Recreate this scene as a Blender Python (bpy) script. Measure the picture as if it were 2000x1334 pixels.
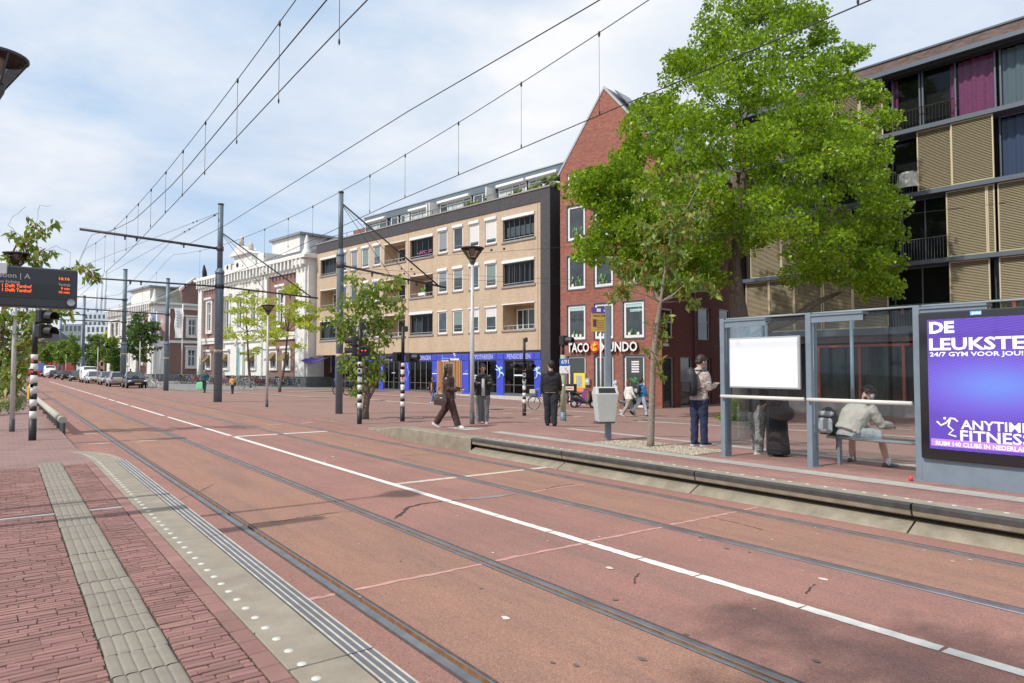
import bpy, bmesh, math, random
import numpy as np
from mathutils import Vector, Matrix, Euler
random.seed(7); RNG = np.random.default_rng(7)
scene = bpy.context.scene
for o in list(bpy.data.objects): bpy.data.objects.remove(o)
C = scene.collection
R = math.radians

# ------------------------------------------------------------------ camera
CAM_H = 1.85
PITCH = math.atan(52 / 1333.33)
cam_data = bpy.data.cameras.new('camera'); cam = bpy.data.objects.new('camera', cam_data); C.objects.link(cam)
cam.location = (0, 0, CAM_H); cam.rotation_euler = (math.pi / 2 + PITCH, 0, 0)
cam_data.sensor_width = 36; cam_data.lens = 24.0; cam_data.clip_start = 0.1; cam_data.clip_end = 3000
scene.camera = cam

# ------------------------------------------------------------------ sky and sun
SUN_EL = R(47); SUN_AZ = (-0.82, -0.555)           # horizontal direction towards the sun
world = bpy.data.worlds.new('World'); scene.world = world; world.use_nodes = True
nt = world.node_tree; nt.nodes.clear()
W = lambda t, **k: [setattr(n, a, b) for n in [nt.nodes.new(t)] for a, b in k.items()] and nt.nodes[-1] or nt.nodes[-1]
out = nt.nodes.new('ShaderNodeOutputWorld'); bg = nt.nodes.new('ShaderNodeBackground')
sky = nt.nodes.new('ShaderNodeTexSky'); sky.sky_type = 'NISHITA'; sky.sun_disc = False
sky.sun_elevation = SUN_EL; sky.sun_rotation = math.atan2(SUN_AZ[0], SUN_AZ[1])
sky.air_density = 1.0; sky.dust_density = 0.6; sky.ozone_density = 1.6
geo = nt.nodes.new('ShaderNodeTexCoord')
sep = nt.nodes.new('ShaderNodeSeparateXYZ'); nt.links.new(geo.outputs['Generated'], sep.inputs[0])
zc = nt.nodes.new('ShaderNodeMath'); zc.operation = 'MAXIMUM'; zc.inputs[1].default_value = 0.0; nt.links.new(sep.outputs[2], zc.inputs[0])
za = nt.nodes.new('ShaderNodeMath'); za.operation = 'ADD'; za.inputs[1].default_value = 0.16; nt.links.new(zc.outputs[0], za.inputs[0])
dv = nt.nodes.new('ShaderNodeVectorMath'); dv.operation = 'DIVIDE'
cmb = nt.nodes.new('ShaderNodeCombineXYZ')
for i in range(3): nt.links.new(za.outputs[0], cmb.inputs[i])
nt.links.new(geo.outputs['Generated'], dv.inputs[0]); nt.links.new(cmb.outputs[0], dv.inputs[1])
def wnoise(scale, detail, rough, dist, off):
    mp = nt.nodes.new('ShaderNodeMapping'); mp.inputs['Location'].default_value = off; mp.inputs['Scale'].default_value = (1.0, 1.0, 1.0)
    nt.links.new(dv.outputs[0], mp.inputs[0])
    n = nt.nodes.new('ShaderNodeTexNoise'); n.inputs['Scale'].default_value = scale; n.inputs['Detail'].default_value = detail
    n.inputs['Roughness'].default_value = rough; n.inputs['Distortion'].default_value = dist
    nt.links.new(mp.outputs[0], n.inputs[0]); return n
n1 = wnoise(0.95, 8, 0.58, 0.35, (3.1, 1.7, 0.4)); n2 = wnoise(0.42, 3, 0.5, 0.0, (7.3, 2.2, 0.1))
mx = nt.nodes.new('ShaderNodeMath'); mx.operation = 'MULTIPLY_ADD'; mx.inputs[1].default_value = 0.9
nt.links.new(n2.outputs[0], mx.inputs[0]); nt.links.new(n1.outputs[0], mx.inputs[2])
ramp = nt.nodes.new('ShaderNodeValToRGB'); cr = ramp.color_ramp
cr.elements[0].position = 0.74; cr.elements[0].color = (0.20, 0.20, 0.20, 1)
cr.elements[1].position = .97; cr.elements[1].color = (0.97, 0.97, 0.97, 1)
nt.links.new(mx.outputs[0], ramp.inputs[0])
n3 = wnoise(1.5, 6, 0.55, 0.2, (0.3, 5.5, 2.0))
shade = nt.nodes.new('ShaderNodeValToRGB'); sr = shade.color_ramp
sr.elements[0].position = 0.33; sr.elements[0].color = (6.6, 7.6, 9.2, 1)
sr.elements[1].position = 0.66; sr.elements[1].color = (10.1, 10.2, 10.4, 1)
nt.links.new(n3.outputs[0], shade.inputs[0])
lift = nt.nodes.new('ShaderNodeMixRGB'); lift.blend_type = 'MIX'; lift.inputs[0].default_value = 0.75; lift.inputs[2].default_value = (5.4, 7.7, 10.6, 1)
nt.links.new(sky.outputs[0], lift.inputs[1])
mixc = nt.nodes.new('ShaderNodeMixRGB'); nt.links.new(ramp.outputs[0], mixc.inputs[0])
nt.links.new(lift.outputs[0], mixc.inputs[1]); nt.links.new(shade.outputs[0], mixc.inputs[2])
nt.links.new(mixc.outputs[0], bg.inputs[0]); bg.inputs[1].default_value = 0.098
nt.links.new(bg.outputs[0], out.inputs[0])
sd = bpy.data.lights.new('sun', 'SUN'); sun = bpy.data.objects.new('sun', sd); C.objects.link(sun)
sd.energy = 3.7; sd.angle = R(1.2); sd.color = (1.0, 0.955, 0.89)
sv = Vector((SUN_AZ[0], SUN_AZ[1], math.tan(SUN_EL) * math.hypot(*SUN_AZ))).normalized()
sun.rotation_euler = sv.to_track_quat('Z', 'Y').to_euler()
vs = scene.view_settings; vs.view_transform = 'Standard'; vs.look = 'None'; vs.gamma = 1; vs.exposure = 0.0; vs.use_curve_mapping = False
scene.render.engine = 'CYCLES'

# ------------------------------------------------------------------ street frame: t across the tracks (to the right), s along them
NV = Vector((0.803, 0.596, 0)).normalized(); DV = Vector((-NV.y, NV.x, 0)); SA = math.atan2(NV.y, NV.x)
def TS(t, s, z=0): return NV * t + DV * s + Vector((0, 0, z))
def smooth(x): x = max(0., min(1., x)); return x * x * (3 - 2 * x)
def interp(x, pts):
    if x <= pts[0][0]: return pts[0][1]
    for (a, b), (c, d) in zip(pts, pts[1:]):
        if x <= c: return b + (d - b) * (x - a) / (c - a)
    return pts[-1][1]
def gz(t, s):
    """height of the paving at street coordinates"""
    if t > 8.25:
        k = 1 - smooth((s - 15.7 - 1.6 * smooth((t - 8.7) / 1.0)) / (3.6 - 1.0 * smooth((t - 8.7) / 1.0)))
        hp = interp(t, [(11.8, .30), (22, -.30), (30, -.45)]); hc = interp(t, [(8.9, .004), (12, -.04), (22, -.30), (30, -.45)]) * (1 - .85 * smooth((s - 36) / 14))
        return hp * k + hc * (1 - k)
    if t > 1.66: return 0.0
    return 0.30 - 0.18 * smooth((s - 13.0) / 5.0)
def gzw(x, y):
    return gz(x * NV.x + y * NV.y, x * DV.x + y * DV.y)
def ray(px, py):
    u = (px - 1000) / 1333.33; v = -(py - 667) / 1333.33; c, s = math.cos(PITCH), math.sin(PITCH)
    return Vector((u, c - v * s, s + v * c))
def at(px, py, z=0.0):
    r = ray(px, py); k = (z - CAM_H) / r.z; return Vector((r.x * k, r.y * k, z))
def ground(px, py):
    z = 0.0
    for _ in range(25):
        p = at(px, py, z); z = z * .5 + .5 * gzw(p.x, p.y)
    p = at(px, py, z); p.z = gzw(p.x, p.y); return p
def deep(px, py, Y):
    r = ray(px, py); k = Y / r.y; return Vector((r.x * k, Y, CAM_H + r.z * k))
class Plane:
    """a vertical wall plane: u runs along it to the right, z up, y inwards"""
    def __init__(s, ox, oy, ang): s.o = Vector((ox, oy, 0)); s.a = ang; s.d = Vector((math.cos(ang), math.sin(ang), 0)); s.n = Vector((-s.d.y, s.d.x, 0))
    def uz(s, px, py, y=0.0):
        r = ray(px, py); o = s.o + s.n * y; k = (o.x * s.n.x + o.y * s.n.y) / (r.x * s.n.x + r.y * s.n.y)
        p = r * k; return ((p.x - s.o.x) * s.d.x + (p.y - s.o.y) * s.d.y, p.z + CAM_H)
    def u(s, px, y=0.0): return s.uz(px, 719, y)[0]

# ------------------------------------------------------------------ materials
MATS = {}
def mat(name, col, rough=0.7, metal=0.0, noise=0.0, nscale=6.0, bump=0.0, bscale=40.0, col2=None, island=0.0, spec=0.5, dirt=0.0, streak=False, alpha=None):
    if name in MATS: return MATS[name]
    m = bpy.data.materials.new(name); m.use_nodes = True; t = m.node_tree; b = t.nodes['Principled BSDF']
    b.inputs['Roughness'].default_value = rough; b.inputs['Metallic'].default_value = metal
    b.inputs['Specular IOR Level'].default_value = spec
    c = (*col, 1); b.inputs['Base Color'].default_value = c
    src = None
    if noise > 0 or island > 0 or col2 or dirt > 0:
        tc = t.nodes.new('ShaderNodeTexCoord')
        rgb = t.nodes.new('ShaderNodeRGB'); rgb.outputs[0].default_value = c; src = rgb.outputs[0]
        if noise > 0 or col2:
            n = t.nodes.new('ShaderNodeTexNoise'); n.inputs['Scale'].default_value = nscale; n.inputs['Detail'].default_value = 6; n.inputs['Roughness'].default_value = .62
            if streak:
                mp = t.nodes.new('ShaderNodeMapping'); mp.inputs['Scale'].default_value = (1, 1, .12); t.links.new(tc.outputs['Object'], mp.inputs[0]); t.links.new(mp.outputs[0], n.inputs[0])
            else: t.links.new(tc.outputs['Object'], n.inputs[0])
            mr = t.nodes.new('ShaderNodeMapRange'); mr.inputs[1].default_value = .32; mr.inputs[2].default_value = .68; t.links.new(n.outputs[0], mr.inputs[0])
            if col2:
                x = t.nodes.new('ShaderNodeMixRGB'); x.inputs[2].default_value = (*col2, 1); t.links.new(mr.outputs[0], x.inputs[0]); t.links.new(src, x.inputs[1]); src = x.outputs[0]
            else:
                hs = t.nodes.new('ShaderNodeHueSaturation'); t.links.new(src, hs.inputs['Color'])
                m2 = t.nodes.new('ShaderNodeMapRange'); m2.inputs[3].default_value = 1 - noise; m2.inputs[4].default_value = 1 + noise
                t.links.new(mr.outputs[0], m2.inputs[0]); t.links.new(m2.outputs[0], hs.inputs['Value']); src = hs.outputs[0]
        if dirt > 0:
            n = t.nodes.new('ShaderNodeTexNoise'); n.inputs['Scale'].default_value = 1.3; n.inputs['Detail'].default_value = 9; n.inputs['Roughness'].default_value = .7; t.links.new(tc.outputs['Object'], n.inputs[0])
            mr = t.nodes.new('ShaderNodeMapRange'); mr.inputs[1].default_value = .5; mr.inputs[2].default_value = .75; mr.inputs[4].default_value = dirt; t.links.new(n.outputs[0], mr.inputs[0])
            x = t.nodes.new('ShaderNodeMixRGB'); x.inputs[2].default_value = (col[0] * .35, col[1] * .33, col[2] * .3, 1); t.links.new(mr.outputs[0], x.inputs[0]); t.links.new(src, x.inputs[1]); src = x.outputs[0]
        if island > 0:
            g = t.nodes.new('ShaderNodeNewGeometry'); oi = t.nodes.new('ShaderNodeObjectInfo')
            ad = t.nodes.new('ShaderNodeMath'); ad.operation = 'ADD'; t.links.new(g.outputs['Random Per Island'], ad.inputs[0]); t.links.new(oi.outputs['Random'], ad.inputs[1])
            fr = t.nodes.new('ShaderNodeMath'); fr.operation = 'FRACT'; t.links.new(ad.outputs[0], fr.inputs[0])
            m2 = t.nodes.new('ShaderNodeMapRange'); m2.inputs[3].default_value = 1 - island; m2.inputs[4].default_value = 1 + island; t.links.new(fr.outputs[0], m2.inputs[0])
            hs = t.nodes.new('ShaderNodeHueSaturation'); t.links.new(src, hs.inputs['Color']); t.links.new(m2.outputs[0], hs.inputs['Value'])
            m3 = t.nodes.new('ShaderNodeMapRange'); m3.inputs[3].default_value = .5 + island * .03; m3.inputs[4].default_value = .5 - island * .03
            wn = t.nodes.new('ShaderNodeTexWhiteNoise'); wn.noise_dimensions = '1D'; t.links.new(fr.outputs[0], wn.inputs['W']); t.links.new(wn.outputs['Value'], m3.inputs[0]); t.links.new(m3.outputs[0], hs.inputs['Hue'])
            src = hs.outputs[0]
        t.links.new(src, b.inputs['Base Color'])
    if bump > 0:
        tc = t.nodes.new('ShaderNodeTexCoord'); n = t.nodes.new('ShaderNodeTexNoise'); n.inputs['Scale'].default_value = bscale; n.inputs['Detail'].default_value = 4; t.links.new(tc.outputs['Object'], n.inputs[0])
        bp = t.nodes.new('ShaderNodeBump'); bp.inputs['Strength'].default_value = bump; bp.inputs['Distance'].default_value = .02; t.links.new(n.outputs[0], bp.inputs['Height']); t.links.new(bp.outputs[0], b.inputs['Normal'])
    MATS[name] = m; return m
def brickmat(name, c1, c2, mortar, bw=.21, bh=.0625, ms=.012, axes='xz', rot=0.0, var=.25, patch=None, bump=.35, rough=.85, scale_noise=.6):
    """brick bond on a wall (axes xz) or a floor (axes xy); fine relief only"""
    if name in MATS: return MATS[name]
    m = bpy.data.materials.new(name); m.use_nodes = True; t = m.node_tree; b = t.nodes['Principled BSDF']; b.inputs['Roughness'].default_value = rough
    tc = t.nodes.new('ShaderNodeTexCoord'); sp = t.nodes.new('ShaderNodeSeparateXYZ'); t.links.new(tc.outputs['Object'], sp.inputs[0])
    cb = t.nodes.new('ShaderNodeCombineXYZ')
    if axes == 'xz':
        ad = t.nodes.new('ShaderNodeMath'); ad.operation = 'ADD'; t.links.new(sp.outputs[0], ad.inputs[0]); t.links.new(sp.outputs[1], ad.inputs[1])
        t.links.new(ad.outputs[0], cb.inputs[0]); t.links.new(sp.outputs[2], cb.inputs[1])
    else: t.links.new(sp.outputs[0], cb.inputs[0]); t.links.new(sp.outputs[1], cb.inputs[1])
    mp = t.nodes.new('ShaderNodeMapping'); mp.inputs['Rotation'].default_value = (0, 0, rot); t.links.new(cb.outputs[0], mp.inputs[0])
    bt = t.nodes.new('ShaderNodeTexBrick'); t.links.new(mp.outputs[0], bt.inputs[0])
    bt.inputs['Scale'].default_value = 1; bt.inputs['Mortar Size'].default_value = ms / 2; bt.inputs['Brick Width'].default_value = bw; bt.inputs['Row Height'].default_value = bh
    bt.inputs['Color1'].default_value = (*c1, 1); bt.inputs['Color2'].default_value = (*c2, 1); bt.inputs['Mortar'].default_value = (*mortar, 1); bt.inputs['Bias'].default_value = 0; bt.inputs['Mortar Smooth'].default_value = .2
    src = bt.outputs[0]
    n = t.nodes.new('ShaderNodeTexNoise'); n.inputs['Scale'].default_value = scale_noise; n.inputs['Detail'].default_value = 8; n.inputs['Roughness'].default_value = .65; mq = t.nodes.new('ShaderNodeMapping'); mq.inputs['Scale'].default_value = (1.6, 1.6, .35) if axes == 'xz' else (1, 1, 1); t.links.new(tc.outputs['Object'], mq.inputs[0]); t.links.new(mq.outputs[0], n.inputs[0])
    mr = t.nodes.new('ShaderNodeMapRange'); mr.inputs[1].default_value = .3; mr.inputs[2].default_value = .7; mr.inputs[3].default_value = 1 - var; mr.inputs[4].default_value = 1 + var; t.links.new(n.outputs[0], mr.inputs[0])
    hs = t.nodes.new('ShaderNodeHueSaturation'); t.links.new(src, hs.inputs['Color']); t.links.new(mr.outputs[0], hs.inputs['Value'])
    t.links.new(hs.outputs[0], b.inputs['Base Color'])
    bp = t.nodes.new('ShaderNodeBump'); bp.inputs['Strength'].default_value = bump; bp.inputs['Distance'].default_value = .01; bp.invert = True
    t.links.new(bt.outputs['Fac'], bp.inputs['Height']); t.links.new(bp.outputs[0], b.inputs['Normal'])
    MATS[name] = m; return m
def glassmat(name, tint=(.8, .86, .86), clear=.8, rough=.02):
    if name in MATS: return MATS[name]
    m = bpy.data.materials.new(name); m.use_nodes = True; t = m.node_tree; t.nodes.clear()
    o = t.nodes.new('ShaderNodeOutputMaterial'); tr = t.nodes.new('ShaderNodeBsdfTransparent'); tr.inputs[0].default_value = (*[c * clear + (1 - clear) * 0 for c in tint], 1)
    gl = t.nodes.new('ShaderNodeBsdfGlossy'); gl.inputs['Roughness'].default_value = rough; gl.inputs[0].default_value = (.9, .95, 1, 1)
    lw = t.nodes.new('ShaderNodeFresnel'); lw.inputs[0].default_value = 1.22; mu = t.nodes.new('ShaderNodeMath'); mu.operation = 'MULTIPLY_ADD'; mu.inputs[1].default_value = .75; mu.inputs[2].default_value = .015
    t.links.new(lw.outputs[0], mu.inputs[0]); mi = t.nodes.new('ShaderNodeMixShader'); t.links.new(mu.outputs[0], mi.inputs[0]); t.links.new(tr.outputs[0], mi.inputs[1]); t.links.new(gl.outputs[0], mi.inputs[2]); t.links.new(mi.outputs[0], o.inputs[0])
    MATS[name] = m; return m
def leafmat(name, c1, c2, c3=None, trans=.35):
    if name in MATS: return MATS[name]
    m = bpy.data.materials.new(name); m.use_nodes = True; t = m.node_tree; t.nodes.clear()
    o = t.nodes.new('ShaderNodeOutputMaterial'); g = t.nodes.new('ShaderNodeNewGeometry'); rp = t.nodes.new('ShaderNodeValToRGB')
    rp.color_ramp.elements[0].color = (*c1, 1); rp.color_ramp.elements[1].color = (*c2, 1)
    if c3: e = rp.color_ramp.elements.new(.93); e.color = (*c2, 1); rp.color_ramp.elements[-1].color = (*c3, 1)
    t.links.new(g.outputs['Random Per Island'], rp.inputs[0])
    d = t.nodes.new('ShaderNodeBsdfDiffuse'); t.links.new(rp.outputs[0], d.inputs[0])
    tl = t.nodes.new('ShaderNodeBsdfTranslucent'); hs = t.nodes.new('ShaderNodeHueSaturation'); hs.inputs['Value'].default_value = 1.5; hs.inputs['Hue'].default_value = .485; t.links.new(rp.outputs[0], hs.inputs['Color']); t.links.new(hs.outputs[0], tl.inputs[0])
    mi = t.nodes.new('ShaderNodeMixShader'); mi.inputs[0].default_value = trans; t.links.new(d.outputs[0], mi.inputs[1]); t.links.new(tl.outputs[0], mi.inputs[2])
    gl = t.nodes.new('ShaderNodeBsdfGlossy'); gl.inputs['Roughness'].default_value = .45; gl.inputs[0].default_value = (.6, .65, .6, 1)
    m2 = t.nodes.new('ShaderNodeMixShader'); m2.inputs[0].default_value = .05; t.links.new(mi.outputs[0], m2.inputs[1]); t.links.new(gl.outputs[0], m2.inputs[2]); t.links.new(m2.outputs[0], o.inputs[0])
    MATS[name] = m; return m
def emit(name, col, st=1.0):
    if name in MATS: return MATS[name]
    m = mat(name, tuple(min(.8, c) for c in col), .4); b = m.node_tree.nodes['Principled BSDF']; b.inputs['Emission Color'].default_value = (*col, 1); b.inputs['Emission Strength'].default_value = st; return m

# ------------------------------------------------------------------ mesh building
class MB:
    def __init__(s): s.v = []; s.f = []; s.m = []; s.sm = []
    def add(s, vs, fs, mi=0, sm=False):
        b = len(s.v); s.v += [tuple(v) for v in vs]; s.f += [tuple(i + b for i in f) for f in fs]; s.m += [mi] * len(fs); s.sm += [sm] * len(fs); return s
    def box(s, x0, x1, y0, y1, z0, z1, mi=0, M=None):
        vs = [(x, y, z) for z in (z0, z1) for y in (y0, y1) for x in (x0, x1)]
        if M: vs = [M @ Vector(v) for v in vs]
        return s.add(vs, [(0, 2, 3, 1), (4, 5, 7, 6), (0, 1, 5, 4), (2, 6, 7, 3), (0, 4, 6, 2), (1, 3, 7, 5)], mi)
    def bbox(s, x0, x1, y0, y1, z0, z1, r=.02, mi=0, M=None):
        """box with its vertical and top edges chamfered"""
        pts = [(x0 + r, y0), (x1 - r, y0), (x1, y0 + r), (x1, y1 - r), (x1 - r, y1), (x0 + r, y1), (x0, y1 - r), (x0, y0 + r)]
        cx, cy = (x0 + x1) / 2, (y0 + y1) / 2; n = 8
        def ring(z, sh): return [(cx + (x - cx) * (1 - sh / max(.001, abs(x1 - x0) / 2)), cy + (y - cy) * (1 - sh / max(.001, abs(y1 - y0) / 2)), z) for x, y in pts]
        vs = ring(z0, r) + ring(z0 + r, 0) + ring(z1 - r, 0) + ring(z1, r)
        if M: vs = [M @ Vector(v) for v in vs]
        fs = [tuple(reversed(range(8))), tuple(range(24, 32))]
        for k in range(3):
            for i in range(8): fs.append((k * 8 + i, k * 8 + (i + 1) % 8, k * 8 + 8 + (i + 1) % 8, k * 8 + 8 + i))
        return s.add(vs, fs, mi)
    def quad(s, a, b, c, d, mi=0): return s.add([a, b, c, d], [(0, 1, 2, 3)], mi)
    def poly(s, pts, mi=0): return s.add(pts, [tuple(range(len(pts)))], mi)
    def prism(s, pts, dvec, mi=0):
        n = len(pts); d = Vector(dvec); vs = [Vector(p) for p in pts] + [Vector(p) + d for p in pts]
        return s.add(vs, [tuple(reversed(range(n))), tuple(range(n, 2 * n))] + [(i, (i + 1) % n, n + (i + 1) % n, n + i) for i in range(n)], mi)
    def tube(s, pts, r, n=8, mi=0, ref=None, caps=True):
        """tube through pts; r a number, or per point a number or (a, b) half-axes (a along ref)"""
        pts = [Vector(p) for p in pts]; k = len(pts); rs = [r] * k if not isinstance(r, (list,)) else r
        vs = []; prev = None
        for i, p in enumerate(pts):
            tg = (pts[min(i + 1, k - 1)] - pts[max(i - 1, 0)]);
            if tg.length < 1e-9: tg = Vector((0, 0, 1))
            tg.normalize()
            if ref is not None: sd_ = Vector(ref)
            elif prev is not None: sd_ = prev
            else: sd_ = Vector((1, 0, 0)) if abs(tg.x) < .8 else Vector((0, 1, 0))
            sd_ = sd_ - tg * sd_.dot(tg)
            if sd_.length < 1e-4: sd_ = tg.orthogonal()
            sd_.normalize(); prev = sd_; w = tg.cross(sd_); a, b = rs[i] if isinstance(rs[i], tuple) else (rs[i], rs[i])
            for j in range(n):
                an = 2 * math.pi * j / n; vs.append(p + sd_ * (a * math.cos(an)) + w * (b * math.sin(an)))
        fs = []
        for i in range(k - 1):
            for j in range(n): fs.append((i * n + j, i * n + (j + 1) % n, (i + 1) * n + (j + 1) % n, (i + 1) * n + j))
        s.add(vs, fs, mi, True)
        if caps:
            b = len(s.v) - len(vs); s.f += [tuple(b + j for j in reversed(range(n))), tuple(b + (k - 1) * n + j for j in range(n))]; s.m += [mi, mi]; s.sm += [False, False]
        return s
    def lathe(s, prof, n=16, c=(0, 0, 0), mi=0, sx=1, sy=1):
        vs = [(c[0] + r * math.cos(2 * math.pi * j / n) * sx, c[1] + r * math.sin(2 * math.pi * j / n) * sy, c[2] + z) for r, z in prof for j in range(n)]
        return s.add(vs, [(i * n + j, i * n + (j + 1) % n, (i + 1) * n + (j + 1) % n, (i + 1) * n + j) for i in range(len(prof) - 1) for j in range(n)], mi, True)
    def ell(s, c, r, n=12, m=8, mi=0, M=None):
        vs = []
        for i in range(m + 1):
            ph = math.pi * i / m
            for j in range(n):
                th = 2 * math.pi * j / n; v = Vector((r[0] * math.sin(ph) * math.cos(th), r[1] * math.sin(ph) * math.sin(th), r[2] * math.cos(ph)))
                if M: v = M @ v
                vs.append(Vector(c) + v)
        return s.add(vs, [(i * n + j, (i + 1) * n + j, (i + 1) * n + (j + 1) % n, i * n + (j + 1) % n) for i in range(m) for j in range(n)], mi, True)
    def mesh(s, name, mats):
        me = bpy.data.meshes.new(name); me.from_pydata([tuple(v) for v in s.v], [], s.f)
        for m_ in (mats if isinstance(mats, (list, tuple)) else [mats]): me.materials.append(m_)
        me.polygons.foreach_set('material_index', s.m); me.polygons.foreach_set('use_smooth', s.sm); me.update(); return me
    def build(s, name, mats, parent=None, M=None, kind=None, label=None):
        return obj(name, s.mesh(name, mats), parent, M, kind, label)
def obj(name, me, parent=None, M=None, kind=None, label=None):
    o = bpy.data.objects.new(name, me); C.objects.link(o)
    if parent: o.parent = parent
    if M is not None: o.matrix_local = M
    if kind: o['kind'] = kind
    if label: o['label'] = label
    return o
def tag(o, label, cat, group=None):
    o['label'] = label; o['category'] = cat
    if group: o['group'] = group
    return o
def thing(name, label, cat, loc=(0, 0, 0), rz=0, group=None):
    o = bpy.data.objects.new(name, None); C.objects.link(o); o.location = loc; o.rotation_euler = (0, 0, rz); o.empty_display_size = .3
    return tag(o, label, cat, group)
def kids(): 
    d = {}
    for o in C.objects:
        if o.parent: d.setdefault(o.parent, []).append(o)
    return d
def dup(root, loc, rz=None, label=None, group=None, scale=None, tree=None):
    def cp(o, par):
        c = o.copy(); C.objects.link(c); c.parent = par
        for k in tree.get(o, []): cp(k, c)
        return c
    tree = tree or kids(); r = cp(root, None); r.location = loc
    if rz is not None: r.rotation_euler = (0, 0, rz)
    if scale: r.scale = scale
    if label: r['label'] = label
    if group: r['group'] = group
    return r
def textmesh(s, size, ext=.002, bold=0.0, align='LEFT', xs=1.0, spacing=1.0):
    cu = bpy.data.curves.new('t', 'FONT'); cu.body = s; cu.size = size; cu.extrude = ext; cu.offset = bold; cu.align_x = align; cu.resolution_u = 2; cu.space_character = spacing
    o = bpy.data.objects.new('t', cu); me = bpy.data.meshes.new_from_object(o); bpy.data.objects.remove(o)
    for v in me.vertices: v.co.x *= xs
    return me
def walltext(name, s, u, z, size, m, parent, y=-.01, ext=.002, bold=0.0, align='LEFT', xs=1.0, kind=None, spacing=1.0):
    """text standing on a wall in local xz, read from -y"""
    me = textmesh(s, size, ext, bold, align, xs, spacing)
    for v in me.vertices: x, yy, zz = v.co; v.co = (u + x, y - zz, z + yy)
    me.materials.append(m); o = obj(name, me, parent, kind=kind); return o
STREET = Matrix.Rotation(SA, 4, 'Z')
# ================================================================== GROUND
def floor_mat(name, c1, c2, c3, rough=.9, agg=260, tracks=False):
    m = bpy.data.materials.new(name); m.use_nodes = True; t = m.node_tree; b = t.nodes['Principled BSDF']; b.inputs['Roughness'].default_value = rough; b.inputs['Specular IOR Level'].default_value = .3
    tc = t.nodes.new('ShaderNodeTexCoord')
    def noise(sc, det, ro, lo, hi, mp=None):
        n = t.nodes.new('ShaderNodeTexNoise'); n.inputs['Scale'].default_value = sc; n.inputs['Detail'].default_value = det; n.inputs['Roughness'].default_value = ro
        if mp: g = t.nodes.new('ShaderNodeMapping'); g.inputs['Scale'].default_value = mp; t.links.new(tc.outputs['Object'], g.inputs[0]); t.links.new(g.outputs[0], n.inputs[0])
        else: t.links.new(tc.outputs['Object'], n.inputs[0])
        r = t.nodes.new('ShaderNodeMapRange'); r.inputs[1].default_value = lo; r.inputs[2].default_value = hi; t.links.new(n.outputs[0], r.inputs[0]); return r.outputs[0]
    def mixc(f, a, bb, bt='MIX'):
        x = t.nodes.new('ShaderNodeMixRGB'); x.blend_type = bt; t.links.new(f, x.inputs[0]) if not isinstance(f, float) else setattr(x.inputs[0], 'default_value', f)
        for i, q in ((1, a), (2, bb)):
            if isinstance(q, tuple): x.inputs[i].default_value = (*q, 1)
            else: t.links.new(q, x.inputs[i])
        return x.outputs[0]
    base = mixc(noise(.7, 8, .65, .35, .68), c1, c2)
    base = mixc(noise(.9, 7, .7, .44, .72, (3.0, .30, 1)), base, c3)
    hs = t.nodes.new('ShaderNodeHueSaturation'); t.links.new(base, hs.inputs['Color'])
    r = t.nodes.new('ShaderNodeMapRange'); r.inputs[3].default_value = .55; r.inputs[4].default_value = 1.5; t.links.new(noise(agg * .45, 4, .8, .3, .7), r.inputs[0]); t.links.new(r.outputs[0], hs.inputs['Value'])
    base = hs.outputs[0]
    base = mixc(noise(16, 5, .8, .70, .82), base, (c1[0] * .42, c1[1] * .5, c1[2] * .55))
    vo = t.nodes.new('ShaderNodeTexVoronoi'); vo.inputs['Scale'].default_value = 75; t.links.new(tc.outputs['Object'], vo.inputs[0])
    vr = t.nodes.new('ShaderNodeMapRange'); vr.inputs[1].default_value = .0; vr.inputs[2].default_value = 1; t.links.new(vo.outputs['Color'], vr.inputs[0])
    h2 = t.nodes.new('ShaderNodeMapRange'); h2.inputs[3].default_value = .80; h2.inputs[4].default_value = 1.22; t.links.new(vo.outputs['Color'], h2.inputs[0])
    hz = t.nodes.new('ShaderNodeHueSaturation'); t.links.new(base, hz.inputs['Color']); t.links.new(h2.outputs[0], hz.inputs['Value'])
    t.links.new(hz.outputs[0], b.inputs['Base Color'])
    n = t.nodes.new('ShaderNodeTexNoise'); n.inputs['Scale'].default_value = 140; n.inputs['Detail'].default_value = 3; t.links.new(tc.outputs['Object'], n.inputs[0])
    bp = t.nodes.new('ShaderNodeBump'); bp.inputs['Strength'].default_value = .5; bp.inputs['Distance'].default_value = .006; t.links.new(n.outputs[0], bp.inputs['Height']); t.links.new(bp.outputs[0], b.inputs['Normal'])
    return m
M_ROAD = floor_mat('red asphalt', (.325, .170, .136), (.275, .142, .116), (.225, .135, .115))
M_BED = floor_mat('rusty track bed', (.325, .180, .130), (.285, .157, .115), (.225, .138, .11))
M_PLAZA = floor_mat('worn red paving', (.30, .178, .148), (.26, .155, .13), (.225, .155, .135), agg=120)
M_GREY = floor_mat('grey asphalt', (.25, .245, .235), (.21, .205, .20), (.18, .17, .165))
M_STEEL = mat('rail steel', (.17, .175, .19), .42, .35, noise=.25, nscale=3)
M_RUST = mat('rusty groove', (.22, .11, .05), .9, noise=.35, nscale=9)
M_BITU = mat('bitumen joint', (.085, .06, .052), .85, noise=.3, nscale=20)
M_WHITE = mat('road paint', (.72, .70, .64), .75, noise=.06, nscale=14, dirt=.35)
M_OLDW = mat('worn road paint', (.55, .49, .40), .8, noise=.2, nscale=10, dirt=.5)
M_CONC = mat('kerb concrete', (.29, .25, .195), .9, noise=.14, nscale=5, bump=.3, bscale=120, dirt=.25)
M_CONCD = mat('stained kerb concrete', (.27, .235, .175), .9, noise=.2, nscale=4, bump=.3, bscale=60, dirt=.5)
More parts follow.
